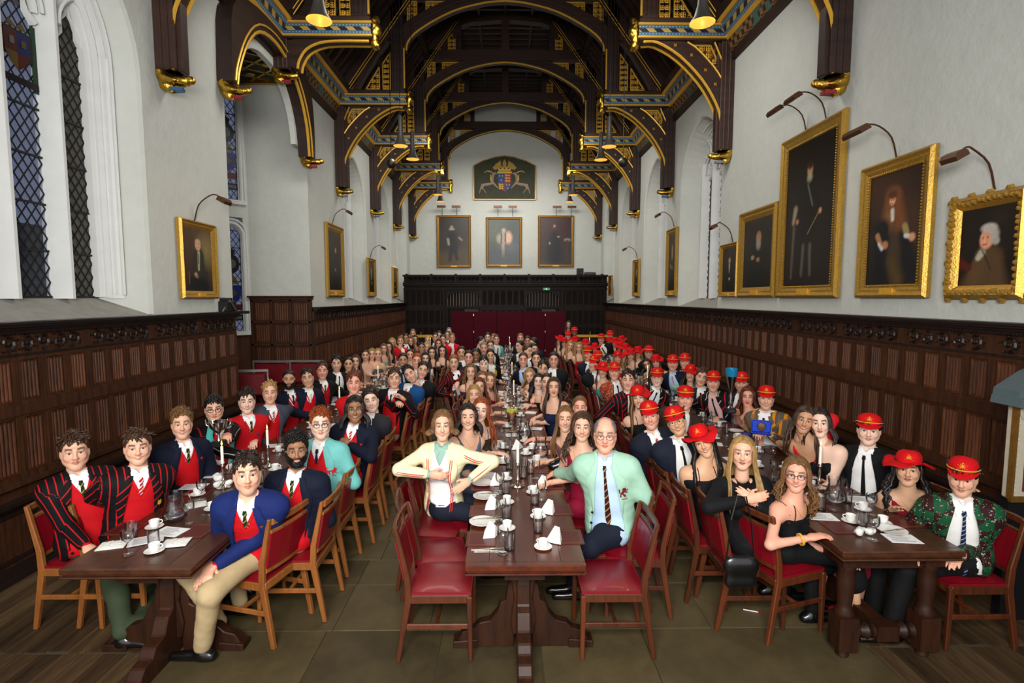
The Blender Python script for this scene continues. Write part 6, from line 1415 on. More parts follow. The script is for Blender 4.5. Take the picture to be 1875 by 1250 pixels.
def person(label, H, row, fem=False, smile=True, skin='fair', hair='brown', style='short', top='suit', jacket='navy', inner='red', shirt='white', tie='green', bottom='black', cut='open', hat=None, roll=0, turn=0, nod=0, chest=None, chestmix=None, hands=('table', 'lap'), pelvis=None, lod=0, glasses=None, beard=None, bare=True, necklace=False, group=None, hs=1.0, stand=False, chair_=True, ch=None, wide=1.0, legs=None, seed=None, extra=None, headf=None, iris=None, lapel=None, collar=True, strap='thin', chairface=None):
    PERS[0] += 1; rs = np.random.RandomState(seed or PERS[0]*7+1); H = np.array(H, float); cx, head_deg = ROWS[row]; Z = np.array([0, 0, 1.])
    hip = np.array([math.cos(R(head_deg)), math.sin(R(head_deg)), 0]); hr = np.cross(hip, Z)
    if pelvis is None:
        P = np.array([cx+np.clip((H[0]-cx)*.6, -.22, .22), H[1]+.03, .56])
        if abs(H[0]-P[0]) > .42: P[0] = H[0]-np.sign(H[0]-P[0])*.42
    else: P = np.array(pelvis, float)
    if stand: P = np.array([H[0], H[1], H[2]-.70])
    cam_ = nrm(np.array([-H[0], -H[1], 0])); cm = chestmix if chestmix is not None else (.62 if row in ('L1', 'C1', 'R1') else .72)
    if hip[0]*cam_[0] < 0: cm = max(cm, .75)
    F_ = nrm(cam_*cm+hip*(1-cm)) if chest is None else np.array([math.cos(R(chest)), math.sin(R(chest)), 0])
    up = nrm(H-P); up = nrm(up+Z*.2); S = H-nrm(up*.6+Z*.4)*.222*hs-F_*.0; F_ = nrm(F_-up*(F_@up)); Rr = np.cross(F_, up)
    U = nrm(S-P); 
    sw = (.146 if fem else .168)*wide; k = 1.0 if not fem else .88; k *= wide; mid = P+(S-P)*.45; root = np.array([P[0], P[1], 0.])
    shR, shL = S+Rr*sw-U*.02, S-Rr*sw-U*.02
    T = []                                                            # torso primitives
    T.append(('c', P+hr*.07, P-hr*.07, .125*k, .125*k, .05, (Z, .82)))
    T.append(('c', P+U*.05, mid, .135*k, (.112 if fem else .132)*k, .06, (F_, .8)))
    T.append(('c', mid, S-U*.10, (.112 if fem else .132)*k, .15*k, .06, (F_, .74)))
    T.append(('c', S-U*.07+Rr*(sw*.55), S-U*.07-Rr*(sw*.55), .095*k, .095*k, .05, (F_, .8)))
    T.append(('c', S-U*.015+Rr*(sw*.8), S-U*.015-Rr*(sw*.8), .056*k, .056*k, .06, None))
    T.append(('c', S+U*.0, S+U*.05+F_*.005, .075*k, .052*k, .05, None))
    if fem: 
        for sx in (-1, 1): T.append(('e', S-U*.16+Rr*sx*.062+F_*.082, (.05, .05, .052), None, None, .035, None))
    # arms
    arms = []; edge = EDGE[row]; side = 1 if row[1] == '1' else -1      # table lies on +X for row 1
    for sx, tgt, sh in ((1, hands[0], shR), (-1, hands[1], shL)):       # sx=1: person's right
        pole = -Z*.6+Rr*sx*.2-F_*.7; curl = .5; bz = Z
        if isinstance(tgt, tuple): W = np.array(tgt[:3], float); curl = tgt[3] if len(tgt) > 3 else .6; pole = np.array(tgt[4]) if len(tgt) > 4 else pole; bz = np.array(tgt[5]) if len(tgt) > 5 else Z
        elif tgt == 'table': W = np.array([edge+side*(.09+.05*rs.rand()), P[1]+(.12 if (sx*hr[1]) > 0 else -.12)*(1+.4*rs.rand()), TZ+.035]); curl = .35+.4*rs.rand()
        elif tgt == 'front': W = S-U*.30+F_*.30+Rr*sx*.03; W[2] = max(W[2], TZ+.04); curl = .7
        elif tgt == 'fold': W = S-U*.27+F_*.24-Rr*sx*.04; curl = .8
        elif tgt == 'back': W = S-U*.27+F_*.10+Rr*sx*.20; curl = .6; pole = -Z*.3+Rr*sx-F_*.4
        elif tgt == 'chin': W = H-Z*.2+F_*.06+Rr*sx*.04; curl = .9; pole = -Z; bz = F_
        else: W = sh-Z*.40+hip*.17+F_*.10-Rr*sx*.04; W[2] = max(W[2], P[2]+.11); curl = .6
        E, W = ik(sh, W, .285*(.94 if fem else 1), .255*(.94 if fem else 1), pole); arms.append((sx, sh, E, W, curl, bz))
    def add(sdf, prims, dr=0):
        for p in prims:
            if p[0] == 'c': sdf.cone(p[1], p[2], p[3]+dr, p[4]+dr, p[5], p[6])
            else: sdf.ell(p[1], np.array(p[2])+dr, p[5])
    A_r = (.038, .033, .023) if fem else (.045, .038, .027)
    def addarm(sdf, dr=0., cutw=.0):
        for sx, sh, E, W, curl, bz in arms:
            w2 = W-nrm(W-E)*cutw; sdf.cone(sh, E, A_r[0]*wide**.5+dr, A_r[1]+dr*.8, .05); sdf.cone(E, w2, A_r[1]+dr*.8, A_r[2]+dr*.7, .02)
    Ts = SDF(); add(Ts, T)
    h = (.0145, .025, .04)[lod]
    def local(V): d = V-S; return d@Rr, d@U, d@F_
    def layer(name, sdf, off, mat, cutf=None, parent=None, hh=None, wr=.0, st=True, sleeve=None):
        hh = hh or h*1.07
        if sleeve:
            sa = SDF(); addarm(sa, *sleeve); b1, b2 = sdf.bounds(.03+off), sa.bounds(.03+off); box = (np.minimum(b1[0], b2[0]), np.maximum(b1[1], b2[1])); fa = sa.grid(hh, off, box=box)[0]; f, lo, g = sdf.grid(hh, off, box=box)
        else: f, lo, g = sdf.grid(hh, off)
        X = sdf.coords(g) if (cutf or wr) else None
        if wr:
            f = f+wr*(np.sin(X[..., 0]*38+X[..., 2]*61+np.sin(X[..., 1]*45)*1.5)*np.sin(X[..., 2]*33-X[..., 1]*41))
        if cutf is not None:
            d = X-S; f = cutf(f, d@Rr, d@U, d@F_, X)
        if sleeve: k_ = .035; h_ = np.maximum(k_-np.abs(f-fa), 0)/k_; f = np.minimum(f, fa)-h_*h_*k_/4
        V, Q = nets(f, lo, hh)
        if len(V) == 0: return None
        at_ = None
        if st:
            u, v, n = local(V); dT = np.min([SDF.d1(p, V) for p in Ts.p], 0); sc = u.copy(); vv = v.copy()
            for sx, sh, E, W, curl, bz in arms:
                for a, b, ra in ((sh, E, A_r[0]), (E, W, A_r[1])):
                    t = np.clip(((V-a)@(b-a))/((b-a)@(b-a)), 0, 1); q = V-a-t[:, None]*(b-a); dd = np.linalg.norm(q, axis=1)-ra
                    ax = nrm(b-a); e1 = nrm(np.cross(ax, F_)); e2 = np.cross(ax, e1); ang = np.arctan2(q@e2, q@e1)
                    m = dd < dT-.012; sc = np.where(m, ang*ra*1.25+.3, sc); vv = np.where(m, t*.28+(0 if a is sh else .28), vv); dT = np.where(m, dd, dT)
            at_ = {'st': np.stack([sc, vv, n], 1)}
        return npmesh(name, V-root, Q, mat, parent, attrs=at_)
    def surf(u, v, off):
        u = np.asarray(u, float); v = np.asarray(v, float); ns = np.linspace(.26, -.02, 57)
        X = S+u[..., None, None]*Rr+v[..., None, None]*U+ns[:, None]*F_; d = Ts.eval(X, off); ins = d < 0; i = np.where(ins.any(-1), ins.argmax(-1), len(ns)-1); i = np.clip(i, 1, len(ns)-1)
        d0 = np.take_along_axis(d, (i-1)[..., None], -1)[..., 0]; d1_ = np.take_along_axis(d, i[..., None], -1)[..., 0]; t = np.clip(d0/np.where(abs(d0-d1_) < 1e-9, 1, d0-d1_), 0, 1)
        n = ns[i-1]+(ns[i]-ns[i-1])*t; return S+u[..., None]*Rr+v[..., None]*U+n[..., None]*F_
    def patch(name, left, right, off, mat, parent, nseg=14, nc=3, thick=.0):     # ribbon between two (u,v) curves laid on the chest
        L_ = np.array(left, float); R_ = np.array(right, float); t = np.linspace(0, 1, nseg); ti = np.linspace(0, 1, len(L_))
        Lx = np.stack([np.interp(t, ti, L_[:, i]) for i in (0, 1)], 1); Rx = np.stack([np.interp(t, ti, R_[:, i]) for i in (0, 1)], 1)
        s_ = np.linspace(0, 1, nc)[None, :, None]; G = Lx[:, None]*(1-s_)+Rx[:, None]*s_; V = surf(G[..., 0], G[..., 1], off)+F_*thick*np.sin(np.linspace(0, PI, nc))[None, :, None]; i = np.arange(nseg*nc).reshape(nseg, nc)
        Q = np.stack([i[:-1, :-1], i[1:, :-1], i[1:, 1:], i[:-1, 1:]], -1).reshape(-1, 4); at_ = {'st': np.stack([G[..., 0]*.7+G[..., 1]*.7, G[..., 1], G[..., 0]*0], -1).reshape(-1, 3)}
        return npmesh(name, V.reshape(-1, 3)-root, Q, mat, parent, attrs=at_)
    # ---------- head
    hf = nrm(nrm(np.array([0, 0, 2.2])-H)+np.cross(Z, nrm(np.array([0, 0, 2.2])-H))*math.tan(R(turn))) if headf is None else nrm(headf)
    hf = nrm(hf-Z*(.18+math.sin(R(nod))))
    hu = nrm(Z*math.cos(R(roll))+np.cross(Z, hf)*-math.sin(R(roll))); hu = nrm(hu-hf*(hf@hu)); hx = np.cross(hf, hu); MH = np.stack([hx, hf, hu], 1)
    HS = np.array([1+rs.uniform(-.06, .02), 1, 1+rs.uniform(-.02, .05)])*(.92 if fem else .965)*hs*np.array([wide**.6, 1, 1])
    V, Q, mk = head_tpl(fem, smile, lod); V0 = V
    c = np.array(SKIN[skin]); C = np.tile(c, (len(V), 1)); dk = skin in ('brown',)
    C = mixc(C, mk['blush']*(.35 if not dk else .12), c*np.array([1.05, .62, .58])); lipc = c*np.array([.85, .42, .42]) if not fem else np.array([.48, .10, .10])*(.7 if dk else 1)
    hc = (hexc(HAIR[hair][0])+hexc(HAIR[hair][1]))*.4
    if beard: C = mixc(C, mk['jaw']*(.22 if beard == 'stubble' else .8), hc)
    C = mixc(C, mk['lip']*.75, lipc); C = mixc(C, mk['gap']*.8, lipc*.2); C = mixc(C, mk['teeth'], (.80, .76, .70)); C = mixc(C, mk['brow']*.9, hc*.7 if hair not in ('gold', 'blond', 'grey') else hc*.5)
    if lod: C = mixc(C, mk['eye']*.6, (.45, .40, .37)); C = mixc(C, mk['iris']*.95, (.03, .02, .015)); 
    else: C = mixc(C, mk['eye']*.35, c*.6)
    C = mixc(C, mk['lash']*(.9 if fem else .6), (.02, .014, .012))
    parts = [((V*HS)@MH.T+H, Q, C)]
    if lod == 0:
        ir = iris or ((.02, .012, .008) if hair in ('black', 'dark') else (.06, .07, .07))
        for sx in (-1, 1):
            v, q, cc = eyeball((sx*.031, .0735, .003), ir, None); parts.append(((v*HS)@MH.T+H, q, cc))
    for sx, sh, E, W, curl, bz in arms:
        v, q = hand_tpl(round(curl*4)/4, min(lod, 2)); v = v*(.92 if fem else 1.05)*np.array([sx, 1, 1]); q = q if sx > 0 else q[:, ::-1]
        d = nrm(W-E); M_ = frame(nrm(d+(np.array([0, 0, -.25]) if bz is Z else 0)), bz); parts.append((v@M_.T+W+d*.02, q, np.tile(c*np.array([1.02, .93, .9]), (len(v), 1))))
    bareb = fem and top in ('dress', 'strapless', 'vneck', 'tank')
    if bareb:
        B = SDF(); add(B, T); addarm(B); B.cone(S, H-hu*.1, .052, .05, .03)
        f, lo, g = B.grid((.018, .027, .04)[lod]); X = B.coords(g); f = np.maximum(f, -((X-P)@U)+.05); v, q = nets(f, lo, (.018, .027, .04)[lod]); parts.append((v, q, np.tile(c*.98, (len(v), 1))))
    o_ = 0; Vs, Qs, Cs = [], [], []
    for v, q, cc in parts: Vs.append(v); Qs.append(q+o_); Cs.append(cc); o_ += len(v)
    joints = []                                                        # weld head, arms and hands into one skin
    def weld(A, B, p):
        vA, vB, qB = parts[A][0], parts[B][0], parts[B][1]; a = int(((vA-p)**2).sum(1).argmin()); b = int(((vB-vA[a])**2).sum(1).argmin())
        r_ = np.argwhere(qB == b)
        if len(r_): j = int(qB[r_[0][0]][(r_[0][1]+1) % qB.shape[1]]); joints.append([a+offs_[A], b+offs_[B], j+offs_[B]])
    offs_ = np.cumsum([0]+[len(p_[0]) for p_ in parts]); ih = 3 if lod == 0 else 1; nb = S+U*.03
    if bareb:
        weld(0, len(parts)-1, nb)
        for i_, a_ in enumerate(arms): weld(len(parts)-1, ih+i_, a_[3])
    else:
        for i_, a_ in enumerate(arms):
            tb = MB(); tb.tube([tuple(S+(a_[1]-S)*.3), tuple(a_[1]), tuple(a_[2]), tuple(a_[3])], [.04, .04, .032, .024], 6); o2 = o_; v = np.array(tb.v); Vs.append(v); Cs.append(np.tile(c, (len(v), 1)))
            F2_ = [[k_+o2 for k_ in f_] for f_ in tb.f]; joints += F2_; a0 = int(((parts[0][0]-v[0])**2).sum(1).argmin()); joints.append([a0, o2, o2+1]); hv_ = parts[ih+i_]; h0 = int(((hv_[0]-v[-1])**2).sum(1).argmin()); joints.append([h0+int(offs_[ih+i_]), o2+len(v)-1, o2+len(v)-2]); o_ += len(v)
    body = npmesh('person', np.concatenate(Vs)-root, np.concatenate(Qs).tolist()+joints, M_skin, None, col=np.concatenate(Cs), loc=tuple(root))
    tag(body, label, 'person', group); bd = body
    # ---------- hair
    hm = hair_mat(hair)
    def toW(p): return (np.asarray(p)*HS)@MH.T+H-root
    ha = {}
    if style != 'bald':
        vol = dict(short=.008, crop=.003, messy=.009, curly=.013, swept=.009, long=.010, wavy=.013, ringlet=.018, tied=.006, bob=.012, mlong=.012, receding=.005)[style]
        if hat: vol = .011
        s2 = SDF(); s2.ell((0, -.020, .040), (.078+vol, .098+vol*.8, .083+vol), .01); s2.cone((0, -.05, -.01), (0, -.055, -.05), .062+vol*.6, .045+vol*.3, .03)
        hh = (.0095, .014, .022)[lod]; f, lo, g = s2.grid(hh); X = s2.coords(g); x, y, z = X[..., 0], X[..., 1], X[..., 2]
        fz = .078 if not fem else .085
        if style == 'receding': fz = .12
        if hat: fz = .040
        zh = np.interp(y, [-.10, -.06, -.03, .0, .035, .055, .12], [-.085, -.085, -.03, -.02, .005 if hat else .03, fz, fz+.004]); zh = np.where((np.abs(x) < .045) & (style == 'receding') & (y > -.05), .3, zh)
        if fem: zh = zh-.0*x
        f = np.maximum(f, zh-z+.004*np.sin(x*160)*(lod == 0)); amp = dict(curly=.006, ringlet=.006, messy=.005, short=.003, swept=.003).get(style, .0015)
        f = f+amp*np.sin(x*210+np.sin(z*90)*2)*np.sin(y*190+x*40)*np.sin(z*180+y*60); v, q = nets(f, lo, hh); hv = [(toW(v), q)]
        mb = MB(); down = -Z; F2 = F_
        if style in ('short', 'messy', 'curly', 'swept') and lod < 2:
            n = {0: 115, 1: 34}[lod]*(1.5 if style == 'curly' else 1); n = int(n*(.45 if hat else 1))
            for i in range(n):
                a = rs.uniform(0, 2*PI); e = rs.uniform(.0, 1.25) if not hat else rs.uniform(1.1, 1.5); d = np.array([math.sin(e)*math.cos(a), math.sin(e)*math.sin(a), math.cos(e)])
                p = np.array([0, -.02, .04])+d*np.array([.078+vol, .098+vol, .083+vol])*.98
                if p[1] > .03 and p[2] < .072 or (p[2] < .01 and p[1] > -.02) or (e > 1.05 and d[1] > .25 and p[2] < .07): continue
                if style == 'curly': 
                    r0 = .010; pts = [p+d*.012*math.sin(t_*1.2)+np.cross(d, [0, 0, 1])*r0*math.cos(t_*1.9+i)+np.array([0, 0, 1])*r0*math.sin(t_*1.9+i) for t_ in range(5)]; rad = [.006, .0055, .005, .004, .002]
                else:
                    sw_ = np.array([.5*(1 if (i % 3) else -.4), .9 if p[1] > .0 else -.3, -.25+.0*rs.rand()]); sw_ = sw_-d*(sw_@d); sw_ = nrm(sw_+rs.normal(0, .35, 3)); L = rs.uniform(.03, .05)*(1.2 if style == 'messy' else 1); lift = .13 if style == 'messy' else .07
                    pts = [p+sw_*L*t_+d*(lift*L*math.sin(t_*2.6)-L*.1*t_) for t_ in (0, .33, .66, 1)]; rad = [.010, .0115, .008, .002]
                mb.tube([tuple(toW(q_)) for q_ in pts], rad, 4 if lod else 5, flat_=.6)
        if style in ('long', 'wavy', 'ringlet', 'bob', 'mlong', 'tied'):
            LN = dict(long=.34, wavy=.30, ringlet=.24, bob=.02, mlong=.13, tied=.05)[style]; n = {0: 36, 1: 18, 2: 12}[lod]
            if style == 'tied': n = 0
            if style == 'ringlet': n = int(n*1.6)
            for i in range(n):
                sx = 1 if i % 2 else -1; ph = R(52 if not hat else 60)+(PI-R(52))*((i//2)/(n/2-1)); st0 = np.array([sx*.006, .062-.09*(ph/PI), .124+vol*.5]) if not hat else np.array([sx*.06*math.sin(ph), .08*math.cos(ph), .06])
                rx, ry = .082+vol*.8, .094+vol*.6; c1 = np.array([sx*rx*.72*math.sin(ph), -.018+ry*.85*math.cos(ph)*.9, .088]); c2 = np.array([sx*rx*1.03*math.sin(ph), -.018+ry*math.cos(ph), .02]); c3 = np.array([sx*(rx+.004)*math.sin(ph), -.02+(ry-.005)*math.cos(ph), -.055])
                pts = [toW(q_) for q_ in smooth_pts([tuple(st0), tuple(c1), tuple(c2), tuple(c3)], 2)]; e = np.array(pts[-1]); front = ph < R(100); nseg = 7 if lod == 0 else 5
                out = nrm(hx*sx*math.sin(ph)*.8+F2*math.cos(ph)*.6); L = LN*rs.uniform(.8, 1.08)
                tgt_f = (.115 if front else -.12)
                for q_ in range(1, nseg+1):
                    t_ = q_/nseg; pos = e+down*L*t_+out*.045*math.sin(min(t_*1.6, 1)*PI/2)*(.6 if style in ('long',) else 1)
                    rel = (pos+root-S); dep = rel@F_; 
                    if L*t_ > .08: pos = pos+F_*np.clip(tgt_f-dep, -.05, .09)*min(1, (L*t_-.08)/.1)*.9
                    if style in ('wavy', 'ringlet'):
                        am = .010 if style == 'wavy' else .017; pos = pos+out*am*math.sin(t_*(9 if style == 'wavy' else 17)+i)+np.cross(Z, out)*am*math.cos(t_*(9 if style == 'wavy' else 17)+i*1.7)
                    pts.append(pos)
                m_ = len(pts); rb = {0: .0125, 1: .016, 2: .024}[lod]*(.8 if style == 'ringlet' else 1)
                mb.tube([tuple(q_) for q_ in pts], [rb*(.6+.5*min(1, 3*k_/m_))*(1 if k_ < m_-2 else (.75 if k_ == m_-2 else .2)) for k_ in range(m_)], 5 if lod == 0 else 4, flat_=.55)
            if style == 'tied': mb.tube([tuple(toW(q_)) for q_ in ((0, -.11, .03), (0, -.135, .01), (.0, -.13, -.05), (0.01, -.12, -.12))], [.03, .034, .028, .01], 6)
        if mb.v: hv.append((np.array(mb.v), None))
        Vh, Qh = hv[0][0], hv[0][1].tolist()
        if len(hv) > 1: o2 = len(Vh); Vh = np.concatenate([Vh, hv[1][0]]); Qh = Qh+[[i_+o2 for i_ in f_] for f_ in mb.f]
        if len(hv) > 1: ho = npmesh('hair', Vh, Qh, hm, bd)
        else: ho = npmesh('hair', Vh, np.array(Qh), hm, bd)
    if beard == 'full' and lod < 2:
        s3 = head_sdf(False, smile); f, lo, g = s3.grid((.006, .01, .01)[lod], .004, .012); X = s3.coords(g); x, y, z = X[..., 0], X[..., 1], X[..., 2]
        zt = np.interp(np.abs(x), [0, .022, .03, .06, .08], [-.045, -.045, -.038, -.02, .0]); mouth = np.sqrt((x/.024)**2+((z+.0625)/.013)**2)-1
        f = np.maximum.reduce([f, z-zt, -.0-y+.0-.005, -mouth*.012, -(z+.135)]); f = f+.0015*np.sin(x*300)*np.sin(z*280); v, q = nets(f, lo, (.006, .01, .01)[lod])
        if len(v): npmesh('beard', toW(v), q, hm, bd)
    # ---------- glasses, hats
    if glasses and lod < 2:
        mb = MB(); r1 = .0225; y_ = .099
        for sx in (-1, 1):
            mb.tube([tuple(toW((sx*.032+r1*1.05*math.cos(t), y_-.0, .001+r1*.82*math.sin(t)))) for t in [2*PI*i/16 for i in range(16)]], .0016 if glasses == 'thin' else .0026, 4, closed=True); mb.tube([tuple(toW(q_)) for q_ in ((sx*.051, y_, .006), (sx*.074, .07, .006), (sx*.079, .0, .0))], .0016, 4)
        mb.tube([tuple(toW(q_)) for q_ in ((-.013, y_, .004), (0, y_+.006, .007), (.013, y_, .004))], .0018, 4); go = mb.build('spectacles', M_specg if glasses == 'thin' else M_spec, bd)
        for sx in (-1, 1): g_ = MB(); g_.add([tuple(toW((sx*.032+r1*1.05*math.cos(t), y_, .001+r1*.82*math.sin(t)))) for t in [2*PI*i/14 for i in range(14)]], [tuple(range(14))]); g_.build('lens', M_lens, go)
    if hat:
        ns = {0: 20, 1: 14, 2: 10}[lod]; mb = MB(); prof = [(.96, .045), (.985, .066), (.95, .092), (.82, .114), (.55, .130), (.2, .138), (0, .139)]
        if hat == 'brim': prof = [(.98, .05), (.96, .08), (.91, .105), (.76, .128), (.45, .141), (0, .143)]
        Vh = []
        for r_, z_ in prof:
            for i in range(ns): t = 2*PI*i/ns; Vh.append(toW((.088*r_*math.cos(t), -.016+.107*r_*math.sin(t), z_-.012*(math.sin(t) < 0)*abs(math.sin(t))+(.006*math.sin(t*3+i) if hat == 'brim' and .4 < r_ < 1 else 0))))
        mb.add([tuple(v) for v in Vh], [(j*ns+i, j*ns+(i+1) % ns, (j+1)*ns+(i+1) % ns, (j+1)*ns+i) for j in range(len(prof)-1) for i in range(ns)])
        if hat == 'cap':
            g_ = []; n2 = 10 if lod < 2 else 6
            for z_off in (0, -.004):
                for i in range(n2+1):
                    t = PI*(.10+.8*i/n2); e = math.sin((t-PI*.1)/(PI*.8)*PI)
                    g_.append(toW((.089*math.cos(t), -.016+.107*math.sin(t), .052+z_off))); g_.append(toW((.094*math.cos(t), -.016+(.107)*math.sin(t)+.052*e, .047+z_off-.014*e)))
            m_ = n2+1; F = []
            for i in range(n2): a = 2*i; b = 2*m_+2*i; F += [(a, a+2, a+3, a+1), (b+1, b+3, b+2, b), (a+1, a+3, b+3, b+1)]
            cap = mb.build('cap', M_capr, bd, smooth=60); pk = MB(); pk.add([tuple(v) for v in g_], F); pk.build('peak', M_capr, cap, smooth=50)
            gb = MB(); gb.tube([tuple(toW((.0925*math.cos(t), -.014+.110*math.sin(t), .063+.012*math.sin(t)))) for t in [PI*(.02+.96*i/12) for i in range(13)]], .0042 if lod < 2 else .006, 5); gb.build('gold_band', M_goldth, cap)
        else:
            cap = mb.build('hat_crown', M_capr, bd, smooth=70); bm_ = MB(); rb = [1.0, 1.3, 1.62, 1.85]; Vh = []; ph = rs.uniform(0, 6)
            for r_ in rb:
                for i in range(ns): t = 2*PI*i/ns; w_ = (r_-1)*.035*math.sin(t*2+ph)+.02*(r_-1)*math.sin(t*5+ph); Vh.append(toW((.088*r_*math.cos(t), -.016+.104*r_*math.sin(t)*(.92 if math.sin(t) > 0 else 1), .055+w_-(r_-1)*.022)))
            bm_.add([tuple(v) for v in Vh], [(j*ns+i, j*ns+(i+1) % ns, (j+1)*ns+(i+1) % ns, (j+1)*ns+i) for j in range(3) for i in range(ns)]); bo = bm_.build('hat_brim', M_capr, cap, smooth=True); md = bo.modifiers.new('s', 'SOLIDIFY'); md.thickness = .004
        if lod < 2:
            gb = MB()
            def hp(a, b): t = PI/2+a/.09; r_ = math.sqrt(max(0, 1-((b-.05)/.105)**2))*1.04; return toW((.088*r_*math.cos(t), -.016+.107*r_*math.sin(t)+.001, b))
            for a, b, c_, d in ((-.016, .088, .016, .112), (.016, .088, -.016, .112), (-.02, .1, .02, .1), (-.008, .118, .008, .118), (0, .09, 0, .12)): gb.tube([tuple(hp(a, b)), tuple(hp((a+c_)/2, (b+d)/2)), tuple(hp(c_, d))], .0022, 4)
            for a, b in ((-.03, .105), (.03, .105), (-.026, .085), (.026, .085)): gb.lathe([(0, .003), (.003, 0)], tuple(hp(a, b)), 5)
            gb.build('gold_badge', M_goldth, cap)
    # ---------- clothes
    def slim(u, w): return np.abs(u)-w
    neckline = lambda f, X: np.maximum(f, -(np.linalg.norm((X-S-U*.05)-((X-S-U*.05)@U)[..., None]*U, axis=-1)-.058)-.0*X[..., 0]+np.where((X-S)@U > .0, 0, 9)*-1)
    def neckcut(f, u, v, n, r_=.060): d = np.sqrt(u*u+(n-.0)**2)-r_; d = np.maximum(d, -(v-.028)); return np.maximum(f, -d)
    if top in ('suit', 'jumper', 'shirt'):
        shm = CM(shirt); jm = CM(inner if inner else shirt)
        # shirt with collar
        s4 = SDF(); add(s4, T); s4.cone(S+U*.03, S+U*.085+F_*.008, .066, .057, .012)
        if top == 'shirt' or top == 'suit' and not inner: cutS = lambda f, u, v, n, X: np.maximum(f, v-.082)
        else: cutS = lambda f, u, v, n, X: np.maximum(np.maximum(f, v-.082), -(v+.20))
        cutS2 = (lambda f, u, v, n, X: np.maximum(cutS(f, u, v, n, X), -np.maximum(np.maximum(np.abs(u)-np.clip((v-.045)*.5, 0, .03), -n), -(v-.04))))
        so = layer('shirt', s4, .006, shm, cutS2, bd, hh=.0145 if lod == 0 else h*1.2, st=False, sleeve=(.004, .02) if top == 'shirt' else None)
        if lod < 2:                                                   # collar leaves
            for sx in (-1, 1):
                A = [(0.006*sx, .052), (.020*sx, .030), (.040*sx, -.005)]; 
                patch('collar_leaf', [(.003*sx, .038), (.015*sx, .014), (.029*sx, -.016)], [(.044*sx, .058), (.048*sx, .03), (.037*sx, -.010)], .016, shm, so or bd, 6, 3)
        if inner:
            s5 = SDF(); add(s5, T)
            vn = lambda f, u, v, n, X: neckcut(np.maximum(np.maximum(f, -(v+(.42 if fem else .47))), -np.maximum(np.maximum(np.abs(u)-np.clip((v+.085)*.45, 0, .055), -n), -(v+.09))), u, v, n, .058)
            jo = layer('jumper', s5, .0125, jm, vn, bd, wr=.0015 if lod == 0 else 0, st=False, sleeve=(.010, .015) if top == 'jumper' else None)
            if lod < 2:
                for sx in (-1, 1): patch('neck_rib', [(sx*.066, .040), (sx*.050, .0), (0, -.102)], [(sx*.052, .044), (sx*.034, .0), (0, -.082)], .0205, jm, jo or bd, 10, 3, .003)
            if top == 'suit':
                for sx, sh, E, W, curl, bz in arms:
                    if lod < 2: s6 = SDF(); d = nrm(W-E); s6.cone(W-d*.05, W-d*.005, .033, .031, .005); f, lo, g = s6.grid(.01 if lod == 0 else .016); v, q = nets(f, lo, .01 if lod == 0 else .016); npmesh('cuff', v-root, q, jm if inner == 'red' else shm, bd)
        elif lod < 2:
            for sx, sh, E, W, curl, bz in arms: s6 = SDF(); d = nrm(W-E); s6.cone(W-d*.04, W-d*.0, .032, .030, .005); f, lo, g = s6.grid(.01 if lod == 0 else .016); v, q = nets(f, lo, .01 if lod == 0 else .016); npmesh('cuff', v-root, q, shm, bd)
        if tie and lod < 2:
            vend = -.085 if inner else -.42; o4 = .020
            to = patch('tie', [(-.010, .035), (-.014, .008), (-.007, -.002), (-.022 if not inner else -.018, vend*.9), (0, vend)], [(.010, .035), (.014, .008), (.007, -.002), (.022 if not inner else .018, vend*.9), (0, vend-.002)], o4, tie_mat(tie), bd, 16, 3, .006)
        elif tie: patch('tie', [(-.016, .03), (-.02, -.14 if inner else -.35)], [(.016, .03), (.02, -.14 if inner else -.35)], .022, tie_mat(tie), bd, 4, 2, 0)
        if inner == 'white' and tie and lod < 2:                              # cricket jumper edging
            patch('crimson_vee_trim', [(-.052, .0), (0, -.150)], [(-.034, .0), (0, -.125)], .018, CM('wine'), bd, 8, 2); patch('crimson_vee_trim', [(.052, .0), (0, -.150)], [(.034, .0), (0, -.125)], .018, CM('wine'), bd, 8, 2)
        if top == 'suit':
            jmt = CM(jacket); s7 = SDF(); add(s7, T, .002); s7.cone(P+U*.10, P-Z*.02, .140*k, .152*k, .05, (F_, .85))
            if cut == 'open': wf = lambda v: np.interp(v, [-.6, -.35, -.1, .0, .04, .1], [.15, .105, .082, .062, .05, .05])
            elif cut == 'vee': wf = lambda v: np.interp(v, [-.6, -.40, -.33, -.28, -.1, .03, .1], [.07, .02, -.02, .0, .05, .05, .05])
            else: wf = lambda v: np.interp(v, [-.6, -.2, -.12, .03, .1], [-.05, -.05, .0, .045, .05])
            wmin = lambda v: np.maximum(wf(v), -.05)
            jc = lambda f, u, v, n, X: neckcut(np.maximum(f, -np.maximum(np.abs(u)-wmin(v), -n+.0)), u, v, n, .061)
            jk = layer('jacket', s7, .0155, jmt, jc, bd, wr=.0035 if lod == 0 else (.003 if lod == 1 else 0), sleeve=(.003, .03))
